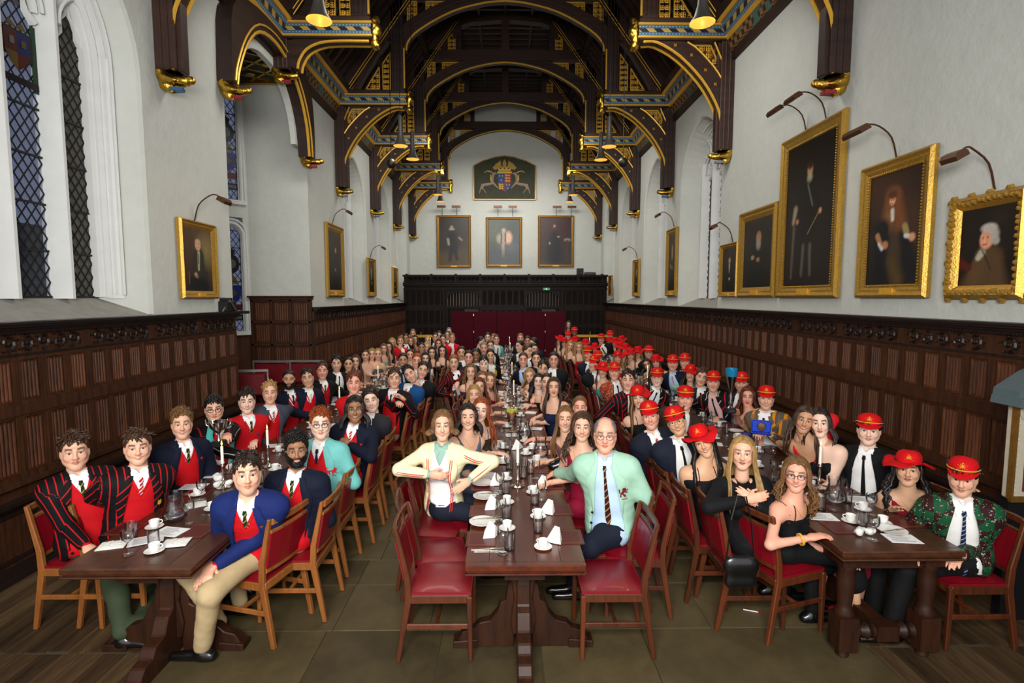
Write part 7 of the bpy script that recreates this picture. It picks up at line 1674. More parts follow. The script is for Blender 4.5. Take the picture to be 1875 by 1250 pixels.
            if lod < 2:
                lm = CM(lapel) if lapel else jmt; vb = -.36 if cut == 'open' else -.30
                for sx in (-1, 1):
                    vi = np.linspace(.055, vb, 12); wi = np.maximum(wf(vi), .003)-.004; wo = wi+np.interp(vi, [vb, -.07, -.045, -.044, .0, .055], [.002, .070, .060, .045, .05, .03])
                    patch('lapel', list(zip(sx*wi, vi)), list(zip(sx*wo, vi)), .029, lm, jk or bd, 18, 4, .007)
                if lod == 0:
                    mb = MB()
                    for vv in (-.34, -.43):
                        p_ = surf(np.array([wf(vv)+.012]), np.array([vv]), .026)[0]-root; mb.lathe([(0, .004), (.009, .003), (.010, 0)], tuple(p_), 8, M=Matrix(np.stack([Rr, U, F_], 1).tolist()))
                    mb.build('button', M_shoe if jacket != 'cream' else M_goldth, jk or bd)
    elif top in ('dress', 'strapless', 'vneck', 'tank'):
        dm = CM(jacket); s8 = SDF(); add(s8, T); vt = dict(dress=-.03, strapless=-.10, vneck=-.02, tank=.02)[top]
        def dc(f, u, v, n, X):
            au = np.abs(u)
            if lod and top in ('tank', 'dress', 'vneck'): lim = np.where(n > 0, -.035, -.02)
            elif top == 'strapless': lim = -.085+au*.05
            elif top == 'dress': lim = np.where(n > 0, -.05+.25*np.maximum(au-.05, 0), -.09)
            elif top == 'vneck': lim = np.where(n > 0, -.16+au*1.9, .0)
            else: lim = np.where(n > 0, -.06+au*.9, .01)
            f = np.maximum(f, v-np.minimum(lim, .045 if top in ('tank', 'vneck') else .0)); return np.maximum(f, au-(.115 if top in ('tank', 'vneck') else .3)-np.where(v < -.11, .3, 0))
        do = layer('dress', s8, .008, dm, dc, bd, wr=.002 if lod == 0 else 0)
        if top == 'dress' and lod < 2:
            for sx in (-1, 1):
                u_ = sx*.07; vv = np.linspace(-.085, .035, 6); pp = surf(np.full(6, u_)*np.linspace(1, .85, 6), vv, .004)-root; mb = MB(); mb.tube([tuple(p_) for p_ in pp]+[tuple(S+Rr*sx*.055+U*.04-F_*.03-root)], .0035, 4); mb.build('strap', dm, do or bd)
    elif top == 'longsleeve':
        s8 = SDF(); add(s8, T); layer('blouse', s8, .010, CM(jacket), lambda f, u, v, n, X: neckcut(np.maximum(f, v-np.where(n > 0, -.02+np.abs(u)*.6, .03)), u, v, n, .07), bd, wr=.003 if lod == 0 else 0, sleeve=(.008, .03))
    if necklace and lod == 0:
        mb = MB(); tt = np.linspace(-1, 1, 13); pp = surf(tt*.055, -.045+.075*np.abs(tt)**1.6, .004)-root; mb.tube([tuple(p_) for p_ in pp], .0016, 4); mb.build('necklace', M_goldth, bd)
    # ---------- legs
    if stand: 
        Kn = [P+hr*0+Rr*sx*.09-Z*.42 for sx in (1, -1)]; An = [np.array([k_[0], k_[1], .09]) for k_ in Kn]; fdir = F_; hips = [P+Rr*sx*.08 for sx in (1, -1)]
    else:
        Kn = []; An = []; hips = []
        for i, sx in enumerate((1, -1)):
            hp_ = P+hr*sx*.085; kn = P+hip*.43+hr*sx*(.11+.03*rs.rand())-Z*.045; an = kn+hip*rs.uniform(-.08, .1)+Z*(-kn[2]+.085)
            if legs: 
                if legs[i][0] is not None: kn = np.array(legs[i][0], float)
                if legs[i][1] is not None: an = np.array(legs[i][1], float)
            Kn.append(kn); An.append(an); hips.append(hp_)
        fdir = hip
    skirt = fem and bottom in ('dress', 'skirt')
    lm = CM(jacket if bottom == 'dress' else ('midnight' if bottom == 'skirt' else bottom)); s9 = SDF()
    for hp_, kn, an in zip(hips, Kn, An):
        s9.cone(hp_, kn, .088*k, .066*k, .05); 
        if not skirt: s9.cone(kn, an+Z*.02, .062*k, .050*k, .03)
        else: s9.cone(kn, kn+(an-kn)*(.35 if bottom == 'dress' else .85), .075, .09, .05)
    s9.cone(P+hr*.06, P-hr*.06, .128*k, .128*k, .05, (Z, .85))
    hl = (.024, .045, .06)[lod]; f, lo, g = s9.grid(hl, .004); 
    if lod == 0: X = s9.coords(g); f = f+.0035*np.sin(X[..., 0]*40+X[..., 2]*55)*np.sin(X[..., 2]*38+X[..., 1]*30)
    v, q = nets(f, lo, hl); npmesh('skirt' if skirt else 'trousers', v-root, q, lm, bd)
    for an, kn in zip(An, Kn):
        if skirt or lod == 0:
            mb = MB(); a_ = kn+(an-kn)*.3; mb.tube([tuple(a_-root), tuple(an-root)], [.05, .03], 10); mb.build('shin' if skirt else 'sock', flat('skin_leg', SKIN[skin], .5, var=.05) if skirt else CM('wine'), bd, smooth=True)
        toe = an+nrm(fdir)*.19; toe[2] = .032; heel = an-nrm(fdir)*.05; heel[2] = .035
        s10 = SDF(); s10.cone(heel, an*np.array([1, 1, 0])+np.array([0, 0, .05]), .036, .038, .02).cone(an*np.array([1, 1, 0])+np.array([0, 0, .045]), toe, .042, .028, .03); s10.cone(an-Z*.03, an+Z*.005, .038, .036, .02)
        hl2 = (.014, .028, .045)[lod]; f, lo, g = s10.grid(hl2); X = s10.coords(g); f = np.maximum(f, .002-X[..., 2]); v, q = nets(f, lo, hl2); v[:, 2] = np.maximum(v[:, 2], .001); npmesh('shoe', v-root, q, M_redshoe if (extra == 'redshoes') else M_shoe, bd)
    if chair_ and not stand: chair('oak' if row[0] == 'L' else 'mah', P[0]-hip[0]*.0, P[1], head_deg if chairface is None else chairface, ch or clabel(label))
    q_ = Obj2(); q_.__dict__.update(body=bd, root=root, S=S, U=U, F=F_, R=Rr, surf=surf, patch=patch, H=H, MH=MH, HS=HS, toW=toW, arms=arms, P=P, hip=hip, hr=hr); return q_
def HP(px, py, z=None, y=None, x=None): return tuple(at(px, py, x=x, y=y, z=z))
LODC = [0, 0, 0]
def man(px, py, row, label, z=1.26, y=None, **k): return folk(px, py, row, label, False, z, y, k)
def woman(px, py, row, label, z=1.18, y=None, **k):
    k.setdefault('top', 'tank' if py < 690 else 'dress'); k.setdefault('bottom', 'dress'); k.setdefault('style', 'long'); return folk(px, py, row, label, True, z, y, k)
def folk(px, py, row, label, fem, z, y, k):
    H = at(px, py, y=y) if y is not None else at(px, py, z=z); d = H.y
    k.setdefault('lod', 0 if d < 5.4 else (1 if d < 8.4 else 2)); LODC[k['lod']] += 1
    return person(label, tuple(H), row, fem=fem, **k)
def emblem(q, polys, u0, v0, sc, mat, name='badge', off=.036):
    mb = MB()
    for P in polys:
        a = np.array([(p[0]*sc+u0) for p in P]); b = np.array([(p[1]*sc+v0) for p in P]); V = q.surf(a, b, off)-q.root; c = V.mean(0)
        mb.add([tuple(v) for v in V]+[tuple(v+q.F*.003) for v in V], [tuple(range(len(P), 2*len(P)))]+[(i, (i+1) % len(P), (i+1) % len(P)+len(P), i+len(P)) for i in range(len(P))])
    return mb.build(name, mat, q.body)
LION = [[(-1, .1), (-.7, .45), (-.3, .35), (.4, .3), (.8, .45), (.85, .1), (.6, -.1), (-.4, -.05), (-.8, -.1)], [(-1.1, .2), (-1.25, .6), (-.95, .95), (-.6, .8), (-.55, .4)], [(-.75, 0), (-1.2, -.3), (-1.1, -.5), (-.5, -.15)], [(-.5, 0), (-.55, -.8), (-.3, -.8), (-.2, 0)], [(.3, .1), (.1, -.8), (.4, -.8), (.6, 0)], [(.6, .1), (.75, -.8), (1.05, -.8), (.85, .2)], [(.8, .4), (1.1, .7), (.9, 1.1), (.5, 1.0), (.55, .85), (.8, .9), (.9, .65), (.7, .4)]]
RAMP = [[(-.1, 1.1), (.3, .9), (.25, .5), (.5, .1), (.45, -.4), (.2, -.5), (-.1, .1), (-.3, .5), (-.5, .7), (-.35, 1.0)], [(.0, .5), (-.6, .6), (-.8, .8), (-.85, .5), (-.2, .25)], [(0, .2), (-.6, .1), (-.8, -.15), (-.55, -.15), (0, .0)], [(.3, -.3), (-.3, -.7), (-.35, -1.1), (-.05, -1.1), (.3, -.6)], [(.35, -.3), (.6, -.7), (.5, -1.1), (.85, -1.1), (.8, -.5), (.5, -.1)], [(.45, -.1), (.85, .1), (.7, .6), (.95, .9), (1.05, .5), (.95, -.1), (.5, -.4)]]
ROSE = [[(math.cos(t)*(.9 if i % 2 else .6), math.sin(t)*(.9 if i % 2 else .6)) for i, t in enumerate([2*PI*k/10 for k in range(10)])]]
CREST = [[(-.6, .3), (.6, .3), (.5, -.5), (0, -.9), (-.5, -.5)], [(-.5, .45), (-.4, 1), (0, .6), (.4, 1), (.5, .45)]]
LETTERS = [[(x-.12, -1.2), (x+.12, -1.2), (x+.12, -1.0), (x-.12, -1.0)] for x in (-.8, -.3, .3, .8)]
M_rt = flat('red_embroidery', '#c4121c', .7, var=.05)
# ---- left table, wall side
q = man(137, 826, 'L1', 'curly-haired man in a striped black blazer and green trousers, nearest at far left', y=3.68, pelvis=(-3.02, 3.72, .57), hair='brown', style='messy', jacket='stripe', inner='red', tie='green', bottom='olive', smile=False, hands=(HP(160, 1002, z=.66)+(.6,), 'lap'), wide=1.06, chestmix=.85, legs=((HP(290, 1070, y=3.95), HP(255, 1150, z=.10)), (HP(215, 1085, y=3.5), HP(225, 1160, z=.10))), nod=0, ch='golden oak chair under the big man in the striped blazer at far left'); emblem(q, CREST, -.11, -.17, .02, M_goldth); 
q = man(252, 818, 'L1', 'smiling man in a black and red striped blazer, hands clasped on the table edge', z=1.24, hair='brown', style='swept', jacket='stripe', tie='redw', bottom='olive', hands=(HP(232, 918, z=.83)+(.8,), HP(250, 915, z=.84)+(.8,)), wide=1.03, chestmix=.8); emblem(q, CREST, -.12, -.17, .022, M_goldth)
q = man(333, 775, 'L1', 'man with curly fair-brown hair in navy, third on the wall side of the left table', hair='light', style='curly', hands=('lap', 'lap')); emblem(q, ROSE, -.10, -.06, .012, M_rt)
q = man(392, 748, 'L1', 'bespectacled man with a teal scarf raising a silver cup before his mouth', z=1.24, hair='black', style='short', jacket='stripe2', inner='red', tie=None, glasses='dark', hands=('table', HP(413, 800, y=4.5)+(.9,)), smile=False)
HC = HP(400, 787, y=4.42)
for sx in (-1, 1): q.patch('scarf', [(sx*.055, .06), (sx*.075, .0), (sx*.06, -.15), (sx*.05, -.34)], [(sx*.10, .07), (sx*.13, .0), (sx*.12, -.15), (sx*.10, -.34)], .042, CM('turq'), q.body, 14, 4, .014)
cup = thing('silver_cup', 'silver two-handled cup on a black base held by the man in the teal scarf', 'trophy', loc=HC)
mb = MB(); mb.lathe([(.0, -.02), (.03, -.015), (.06, .02), (.075, .07), (.078, .075), (.07, .07), (.05, .02), (0, -.01)], n=20); mb.lathe([(.02, -.09), (.01, -.06), (.012, -.03), (.025, -.018)], n=14); mb.build('bowl', M_silver, cup, smooth=40)
for sx in (-1, 1): mb = MB(); mb.tube([(sx*.06, 0, .02), (sx*.10, 0, .04), (sx*.11, 0, .09), (sx*.085, 0, .105), (sx*.075, 0, .075)], .006, 6); mb.build('handle', M_silver, cup, smooth=True)
mb = MB(); mb.box(-.045, .045, -.045, .045, -.14, -.09); mb.build('plinth', M_iron, cup, bevel=.006)
q = man(452, 734, 'L1', 'dark-haired man in a red jumper without a jacket, one fist on the left table', z=1.24, hair='dark', style='short', top='jumper', tie='green', hands=('lap', HP(466, 806, z=.82)+(1,)), skin='pale', wide=.97); emblem(q, CREST, -.08, -.12, .022, CM('cobalt'), off=.016)
man(494, 718, 'L1', 'fair-haired man in a grey jacket over a red jumper at the left table', hair='blond', style='swept', jacket='grey', tie='redw', skin='fair', hands=('lap', HP(508, 782, z=.81)+(.5,)), smile=False)
man(529, 694, 'L1', 'shaven-headed bearded man in a navy blazer and red jumper at the left table', hair='black', style='crop', beard='full', jacket='navy', tie='black', skin='tan', smile=False)
man(563, 691, 'L1', 'dark-haired man in navy tilting his head, beside the bearded man at the left table', hair='dark', style='short', jacket='navy', tie='white', skin='olive', roll=8)
man(590, 678, 'L1', 'brown-haired man in a black jacket and red jumper with a green tie, left table', hair='brown', style='swept', jacket='black', tie='green', skin='rosy', smile=False, hands=('lap', HP(592, 728, z=.81)+(.6,)))
man(616, 665, 'L1', 'tall black-haired man in a black suit with dark tie, left table, behind the green-tied man', hair='black', style='short', jacket='black', inner=None, tie='black', smile=True, beard='stubble')
for px, py, lab, k in ((638, 666, 'woman in a pink halter dress, dark hair tied back, left table', dict(jacket='pink', hair='black', style='tied', skin='gold', top='tank')), (651, 661, 'brown-haired woman just behind the woman in pink, left table', dict(jacket='beige', hair='brown')), (669, 650, 'woman with dark parted hair in a pale sequinned dress, left table', dict(jacket='lightpink', hair='dark', style='tied')), (681, 648, 'first of two fair-haired women side by side, left table', dict(jacket='beige', hair='blond')),
                       (692, 648, 'fair-haired woman in a grey sequinned dress, left table', dict(jacket='glit', hair='blond', style='tied', top='tank')), (703, 638, 'woman in a pale green floral top, brown hair, left table', dict(jacket='floralteal', hair='light', top='tank')), (712, 635, 'woman half hidden behind the green floral top, left table', dict(jacket='black', hair='dark')), (718, 627, 'blonde older woman with loose pale hair, left table far part', dict(jacket='lightpink', hair='gold', style='mlong'))): woman(px, py, 'L1', lab, **k)
man(733, 624, 'L1', 'man in a scarlet jacket, chin on hand, far part of the left table', jacket='scarlet', inner='white', tie=None, hair='light', hands=('chin', 'lap')); man(743, 619, 'L1', 'dark-haired man beside the scarlet jacket, far part of the left table', jacket='black', inner=None, tie='black', hair='black', skin='tan')
woman(752, 624, 'L1', 'woman with long light hair near the far end of the left table, wall side', jacket='brownsuit', hair='light'); woman(760, 621, 'L1', 'woman in bright red near the far end of the left table, wall side', jacket='scarlet', hair='brown'); man(756, 610, 'L1', 'man in dark sunglasses at the far left end of the hall', jacket='black', inner=None, tie=None, hair='light', glasses='dark', z=1.32)
# ---- left table, aisle side
q = man(453, 867, 'L2', 'dark-haired man in a royal blue blazer and beige chinos, nearest on the aisle side', y=3.30, pelvis=(-1.72, 3.55, .57), hair='dark', style='swept', jacket='royal', tie='green', bottom='chino', smile=False, hands=(HP(385, 1030, z=.64)+(.9,), HP(395, 1035, z=.63)+(.9,)), wide=1.05, chestmix=.55, beard='stubble', skin='fair', legs=((HP(345, 1045, z=.53), HP(400, 1145, z=.09)), (HP(385, 1085, z=.51), HP(372, 1185, z=.09))), ch='golden oak chair under the man in the royal blue blazer', chairface=165); emblem(q, ROSE, -.10, -.08, .012, flat('copper_pin', '#a0583c', .4, .6))
q = man(543, 824, 'L2', 'smiling man with dark curly hair and beard in navy, gripping his chair back', y=3.75, hair='black', style='curly', beard='full', skin='brown', jacket='navy', tie='green', bottom='chino', hands=('lap', HP(553, 922, y=3.85)+(1.0, (.6, -.2, -.6), (1, 0, 0))), ch='golden oak chair gripped by the bearded man in navy'); emblem(q, CREST, -.05, -.15, .02, CM('cobalt'), off=.018)
q = man(587, 775, 'L2', 'ginger man with spectacles in a pale turquoise blazer bearing a red lion', y=4.35, hair='ginger', style='curly', glasses='dark', skin='pale', jacket='teal', tie='navy', smile=False, hands=('lap', HP(600, 868, y=4.4)+(.7, (.8, -.2, -.2), (0, -1, 0))), ch='golden oak chair behind the turquoise blazer'); emblem(q, LION+LETTERS, -.115, -.15, .034, M_rt)
q = man(650, 748, 'L2', 'man with shoulder-length black hair and thin glasses in a navy blazer, smiling', y=4.95, hair='black', style='mlong', glasses='thin', skin='brown', jacket='navy', tie='redw', hands=('lap', HP(640, 815, y=4.8)+(.5, (.8, -.2, -.2), (0, -1, 0))), wide=1.04, ch='golden oak chair behind the long-haired man in navy'); emblem(q, ROSE, -.11, -.08, .013, M_rt)
man(679, 732, 'L2', 'grinning man with dark curly hair in a charcoal jacket, behind the long-haired man', y=5.5, hair='dark', style='curly', jacket='charcoal', inner=None, tie='redw', roll=10, skin='pale')
man(648, 700, 'L2', 'man with tousled auburn hair in a red jumper leaning over the left table', y=6.0, z=1.3, hair='auburn', style='messy', top='jumper', tie=None, skin='rosy', pelvis=(-1.68, 6.05, .56), smile=False)
q = man(722, 692, 'L2', 'brown-haired man in a long black jacket edged in crimson over a red jumper', z=1.28, hair='brown', style='messy', jacket='edged', tie='navy', smile=False, bottom='beige', hands=(HP(728, 738, y=6.3)+(.8,), HP(740, 732, y=6.35)+(.8,)))
for sx in (-1, 1): q.patch('crimson_edging', [(sx*.045, .02), (sx*.075, -.15), (sx*.085, -.45)], [(sx*.052, .02), (sx*.082, -.15), (sx*.092, -.45)], .036, M_rt, q.body, 10, 2)
man(750, 684, 'L2', 'dark-haired man with a moustache in a blue blazer leaning his head sideways', z=1.26, hair='black', style='messy', jacket='cobalt', tie='redw', roll=28, skin='fair', beard='stubble')
man(774, 677, 'L2', 'dark-haired man in a black jacket leaning in from the right, behind the blue blazer', z=1.26, hair='dark', style='short', jacket='black', tie='black', roll=-14, smile=True)
man(738, 659, 'L2', 'dark-haired man in a dark suit and blue shirt, seen between two heads, left table', hair='black', style='swept', skin='tan', jacket='midnight', inner=None, shirt='paleblue', tie='navy')
man(763, 660, 'L2', 'flushed man with a ginger fringe, aisle side of the left table', hair='ginger', style='swept', skin='rosy', jacket='black', inner='red', tie=None, roll=-6)
for px, py, lab, k in ((779, 656, 'woman with long dark hair over a turquoise top, aisle side of the left table', dict(jacket='turq', hair='dark', skin='pale')), (751, 649, 'fair woman seen behind the dark-suited man, left table', dict(jacket='beige', hair='brown', style='tied')), (791, 645, 'dark-haired woman laughing, aisle side of the left table', dict(jacket='black', hair='dark')), (810, 642, 'woman with long dark hair in navy, aisle side of the left table', dict(jacket='navy', hair='dark')),
                       (803, 629, 'woman with long auburn hair, far part of the left table', dict(jacket='black', hair='auburn')), (782, 635, 'blonde woman in the middle of the far part of the left table', dict(jacket='beige', hair='gold')), (783, 623, 'blonde woman with raised fringe at the far part of the left table', dict(jacket='black', hair='gold', style='tied')), (772, 636, 'woman with dark skin and tied hair, far part of the left table', dict(jacket='wine', hair='black', skin='tan', style='tied'))): woman(px, py, 'L2', lab, **k)
man(811, 621, 'L2', 'dark-haired man in a scarlet jacket turned away, far part of the left table', jacket='scarlet', inner=None, tie=None, hair='dark'); man(828, 618, 'L2', 'fair man in a scarlet jacket with white collar, far part of the left table', jacket='scarlet', inner=None, tie=None, hair='light', skin='rosy'); man(819, 613, 'L2', 'man between the two scarlet jackets, far end of the left table', jacket='black', inner=None, hair='brown', z=1.3); man(804, 614, 'L2', 'dark-haired man leaning at the far end of the left table', jacket='black', inner=None, hair='black', z=1.3); man(822, 607, 'L2', 'bald pale man at the very far end of the left table', jacket='charcoal', inner=None, hair='grey', style='crop', skin='pale', z=1.36); man(797, 617, 'L2', 'dark-haired man half hidden at the far end of the left table', jacket='black', inner=None, hair='dark', z=1.28)
# ---- centre table, left side
q = woman(810, 778, 'C1', 'woman in a cream blazer with red piping, hand on hip, beside the centre table', z=1.2, y=4.15, pelvis=(-.52, 4.28, .57), hair='light', style='bob', top='suit', jacket='cream', inner='white', shirt='sage', tie=None, bottom='skirt', cut='open', hands=(HP(785, 868, y=3.98)+(.7, (-1, .1, .1), (0, -1, 0)), HP(861, 878, y=4.0)+(.3, (1, .2, .1), (0, -1, 0))), chest=-97, wide=1.0, ch='red chair under the woman in the cream blazer')
for sx in (-1, 1):
    for o1 in (0, .014): q.patch('red_piping', [(sx*(.085+o1), -.02), (sx*(.078+o1), -.15), (sx*(.09+o1), -.45)], [(sx*(.091+o1), -.02), (sx*(.084+o1), -.15), (sx*(.096+o1), -.45)], .036, M_rt, q.body, 12, 2)
for sx, sh, E, W_, c_, b_ in q.arms:
    for o1 in (-.007, .007): mb = MB(); n_ = q.F; mb.tube([tuple(p_+n_*r_+np.array([o1, 0, o1])*.8-q.root) for p_, r_ in ((sh+np.array([0, 0, .03]), .055), ((sh+E)/2, .066), (E, .058), ((E+W_)/2, .056), (E+(W_-E)*.88, .044))], .0035, 4); mb.build('red_piping', M_rt, q.body)
woman(857, 762, 'C1', 'dark-haired woman in a grey-blue waistcoat top leaning on the centre table', y=4.75, hair='dark', jacket='slate', top='vneck', skin='fair', style='mlong', hands=('lap', 'table'), necklace=True)
woman(880, 750, 'C1', 'red-haired woman peeping from behind the dark-haired woman at the centre table', y=5.1, hair='ginger', style='wavy', jacket='brownsuit', skin='pale', roll=-8)
woman(868, 722, 'C1', 'blonde woman with short wavy hair, left side of the centre table', z=1.12, hair='blond', style='mlong', jacket='beige')
woman(878, 707, 'C1', 'auburn-haired smiling woman, left side of the centre table', z=1.14, hair='auburn', style='wavy', jacket='wine'); woman(883, 694, 'C1', 'light-haired woman half hidden on the left side of the centre table', z=1.14, hair='light', jacket='black', style='mlong')
woman(897, 696, 'C1', 'woman with very long light brown hair leaning over the centre table from the left', z=1.12, hair='light', jacket='wine', skin='fair', roll=-8); woman(862, 680, 'C1', 'smiling woman with loose brown hair and bare shoulders, left side of the centre table', z=1.2, hair='light', style='wavy', jacket='purple', top='dress')
q = man(831, 663, 'C1', 'curly-haired man in a dark striped blazer resting an arm on his chair back', z=1.26, hair='light', style='curly', jacket='stripe', inner=None, tie='black', smile=False, hands=('back', HP(835, 705, y=7.9)+(.5,)))
for px, py, lab, k in ((886, 666, 'pale man with a black fringe in a blue jacket, left side of the centre table', dict(jacket='royal', inner=None, hair='black', skin='pale')), (858, 654, 'smiling man with reddish cheeks in a dark blue jacket, left side of the centre table', dict(jacket='midnight', inner=None, hair='dark', skin='rosy')), (845, 645, 'black-haired man with a bowl fringe in a dark jacket, left side of the centre table', dict(jacket='midnight', inner='cream', tie=None, hair='black', skin='gold', smile=False)),
                       (871, 650, 'brown-skinned man in a yellow patterned shirt, left side of the centre table', dict(jacket='gold', inner='yellow', tie=None, hair='black', skin='brown')), (898, 651, 'black-haired man in black with a yellow scarf, left side of the centre table', dict(jacket='black', inner='yellow', tie=None, hair='black', skin='gold')), (886, 637, 'grey-haired older man in a dark suit, left side of the centre table', dict(jacket='charcoal', inner=None, hair='grey', skin='rosy', tie='navy', smile=False)), (898, 633, 'brown-haired man beside the grey-haired man at the centre table', dict(jacket='black', inner=None, hair='brown')),
                       (893, 617, 'tall black-haired man at the far left of the centre table', dict(jacket='charcoal', inner=None, hair='black', skin='pale')), (904, 619, 'fair man in a light blue jacket at the far left of the centre table', dict(jacket='slate', inner='paleblue', tie=None, hair='light')), (881, 625, 'man turned away in black at the far left of the centre table', dict(jacket='black', inner=None, hair='black', turn=70)), (909, 621, 'man peeping out beside the light blue jacket, far centre table', dict(jacket='teal', inner=None, hair='brown'))): man(px, py, 'C1', lab, **k)
# ---- centre table, right side
q = man(1108, 796, 'C2', 'balding older man with thin glasses in a mint green blazer and striped tie', y=3.75, pelvis=(.80, 3.85, .57), hair='grey', style='receding', glasses='thin', skin='rosy', jacket='mint', inner=None, shirt='paleblue', tie='club', bottom='midnight', smile=False, hands=(HP(1012, 868, z=.80)+(.7,), HP(1135, 882, y=3.72)+(.8, (1, .1, -.1), (0, -1, 0))), chest=-105, wide=1.08, legs=((HP(1085, 985, y=3.95), HP(1062, 1075, z=.1)), (HP(1080, 1000, y=3.6), HP(1050, 1065, z=.1))), ch='red chair under the man in the mint blazer'); emblem(q, RAMP, -.125, -.16, .034, CM('wine')); emblem(q, [[(x_-.1, -.1), (x_+.1, -.1), (x_+.1, .12), (x_-.1, .12)] for x_ in (-.5, -.15, .2, .5)], -.125, -.215, .03, CM('wine'), name='lettering')
woman(1066, 781, 'C2', 'woman with curly brown hair and drop earrings in a crimson dress at the centre table', y=4.3, hair='brown', style='ringlet', jacket='crimson', top='vneck', necklace=True, hands=('lap', 'table'), skin='fair'); woman(1035, 766, 'C2', 'smiling woman with long straight brown hair in a mauve-brown top at the centre table', y=4.75, z=1.1, hair='light', jacket='mauve', top='tank', hands=('table', 'table'), necklace=True, pelvis=(.75, 4.85, .56))
woman(1062, 745, 'C2', 'unsmiling woman with tied light hair, behind the curly-haired woman at the centre table', y=5.35, hair='light', style='tied', jacket='black', smile=False, skin='rosy'); woman(1014, 708, 'C2', 'woman with waist-length brown hair in a strapless navy gown, right side of the centre table', z=1.22, hair='brown', jacket='bluegown', top='strapless', smile=False, skin='fair', hands=('table', 'table'), necklace=True)
woman(1001, 699, 'C2', 'dark-haired woman half hidden behind the strapless navy gown', z=1.16, hair='dark', jacket='black', style='tied'); woman(986, 698, 'C2', 'smiling woman with black hair in a dark patterned dress, right side of the centre table', z=1.1, hair='black', jacket='purple', skin='pale', roll=-4); woman(970, 688, 'C2', 'blonde woman leaning forward on her hand over the centre table', z=1.1, hair='blond', style='mlong', jacket='black', roll=12, hands=('chin', 'table'), pelvis=(.7, 7.1, .56))
for px, py, lab, k in ((994, 675, 'stubbly dark-haired man smiling, right side of the centre table', dict(jacket='midnight', inner=None, hair='black', skin='olive', beard='stubble', roll=-5)), (1014, 658, 'broad dark-haired man in a black suit and navy tie, right of the centre table', dict(jacket='black', inner=None, tie='navy', hair='black', style='swept', skin='rosy', wide=1.12, z=1.3)), (958, 658, 'red-cheeked man in a blue suit and tie, right side of the centre table', dict(jacket='navy', inner=None, shirt='paleblue', tie='navy', hair='brown', skin='rosy')),
                       (982, 656, 'curly dark-haired man, right side of the centre table', dict(jacket='midnight', inner=None, hair='dark', style='curly')), (966, 642, 'brown-haired man turned sideways, far right side of the centre table', dict(jacket='black', inner=None, hair='brown', turn=50)), (977, 639, 'black-haired man bent over, far right side of the centre table', dict(jacket='black', inner=None, hair='black', turn=30)), (951, 633, 'dark-haired man facing left, far right side of the centre table', dict(jacket='charcoal', inner=None, hair='dark', turn=-40)),
                       (977, 628, 'black-haired man in profile, far right of the centre table', dict(jacket='midnight', inner=None, hair='black', turn=-60, z=1.3)), (966, 624, 'brown-skinned man at the far right end of the centre table', dict(jacket='black', inner=None, hair='black', skin='tan', z=1.28)), (953, 619, 'fair-haired man at the far right end of the centre table', dict(jacket='charcoal', inner=None, hair='light', z=1.3))): 
    man(px, py, 'C2', lab, **k)
# ---- right table, aisle side
q = woman(1458, 868, 'R1', 'laughing curly-haired woman with glasses in a black strappy dress, nearest at the right table', y=3.42, pelvis=(1.92, 3.56, .57), z=1.2, hair='light', style='ringlet', glasses='dark', jacket='black', top='dress', hands=(HP(1478, 985, y=3.2)+(.5, (-1, -.2, -.3), (0, 0, 1)), HP(1525, 1012, y=3.35)+(.4, (0, -.2, -1), (0, 0, 1))), skin='rosy', necklace=True, chest=-62, bottom='dress', ch='red chair with its back to the camera under the curly-haired woman', chairface=18)
mb = MB()
for o1 in (0, .012, .022):
    E, W_ = q.arms[0][2], q.arms[0][3]; c_ = E+(W_-E)*(.80+o1*2); d_ = nrm(W_-E); M3 = frame(d_, [0, 0, 1]); mb.tube([tuple(c_+M3@np.array([.036*math.cos(t), 0, .036*math.sin(t)])-q.root) for t in [2*PI*i/14 for i in range(14)]], .0035, 5, closed=True)
mb.build('bracelets', M_goldth, q.body)
woman(1360, 828, 'R1', 'blonde woman with long two-tone hair in a black suit, arms folded over a chair back', y=3.62, hair='blond', style='long', top='longsleeve', jacket='black', bottom='black', smile=False, skin='fair', hands=(HP(1365, 915, y=3.4)+(.6, (-1, 0, -.3), (0, -1, .3)), HP(1384, 922, y=3.42)+(.6, (.6, 0, -.6), (0, -1, .3))), ch='red chair under the blonde woman in the black suit')
woman(1286, 808, 'R1', 'smiling woman tilting under a floppy scarlet hat with a turned-up brim, right table', y=3.95, hat='brim', hair='black', style='long', jacket='black', skin='gold', roll=24, hands=('lap', 'lap'), ch='red chair under the woman in the tilted scarlet hat')
man(1238, 770, 'R1', 'grinning bespectacled man in a scarlet cap and navy suit tilting his head, right table', y=4.35, hat='cap', hair='black', style='short', glasses='thin', skin='gold', jacket='midnight', inner=None, tie='black', roll=18, ch='red chair under the bespectacled man in the scarlet cap')
man(1190, 760, 'R1', 'man in a scarlet cap, navy jacket and white cricket jumper at the right table', y=4.7, hat='cap', hair='brown', style='short', skin='rosy', jacket='midnight', inner='white', tie='redw', roll=10, hands=('lap', 'back'), ch='red chair under the man in the white cricket jumper')
woman(1169, 727, 'R1', 'smiling woman in a scarlet hat behind the striped blazer, aisle side of the right table', y=5.55, hat='brim', hair='light', style='long', jacket='black', skin='fair', roll=10, top='dress')
man(1150, 695, 'R1', 'bare-headed dark-haired man in a black blazer with red stripes, aisle side of the right table', z=1.3, hair='dark', style='short', jacket='stripe', inner=None, tie=None, smile=False, skin='fair', wide=1.05, hands=('back', 'lap'))
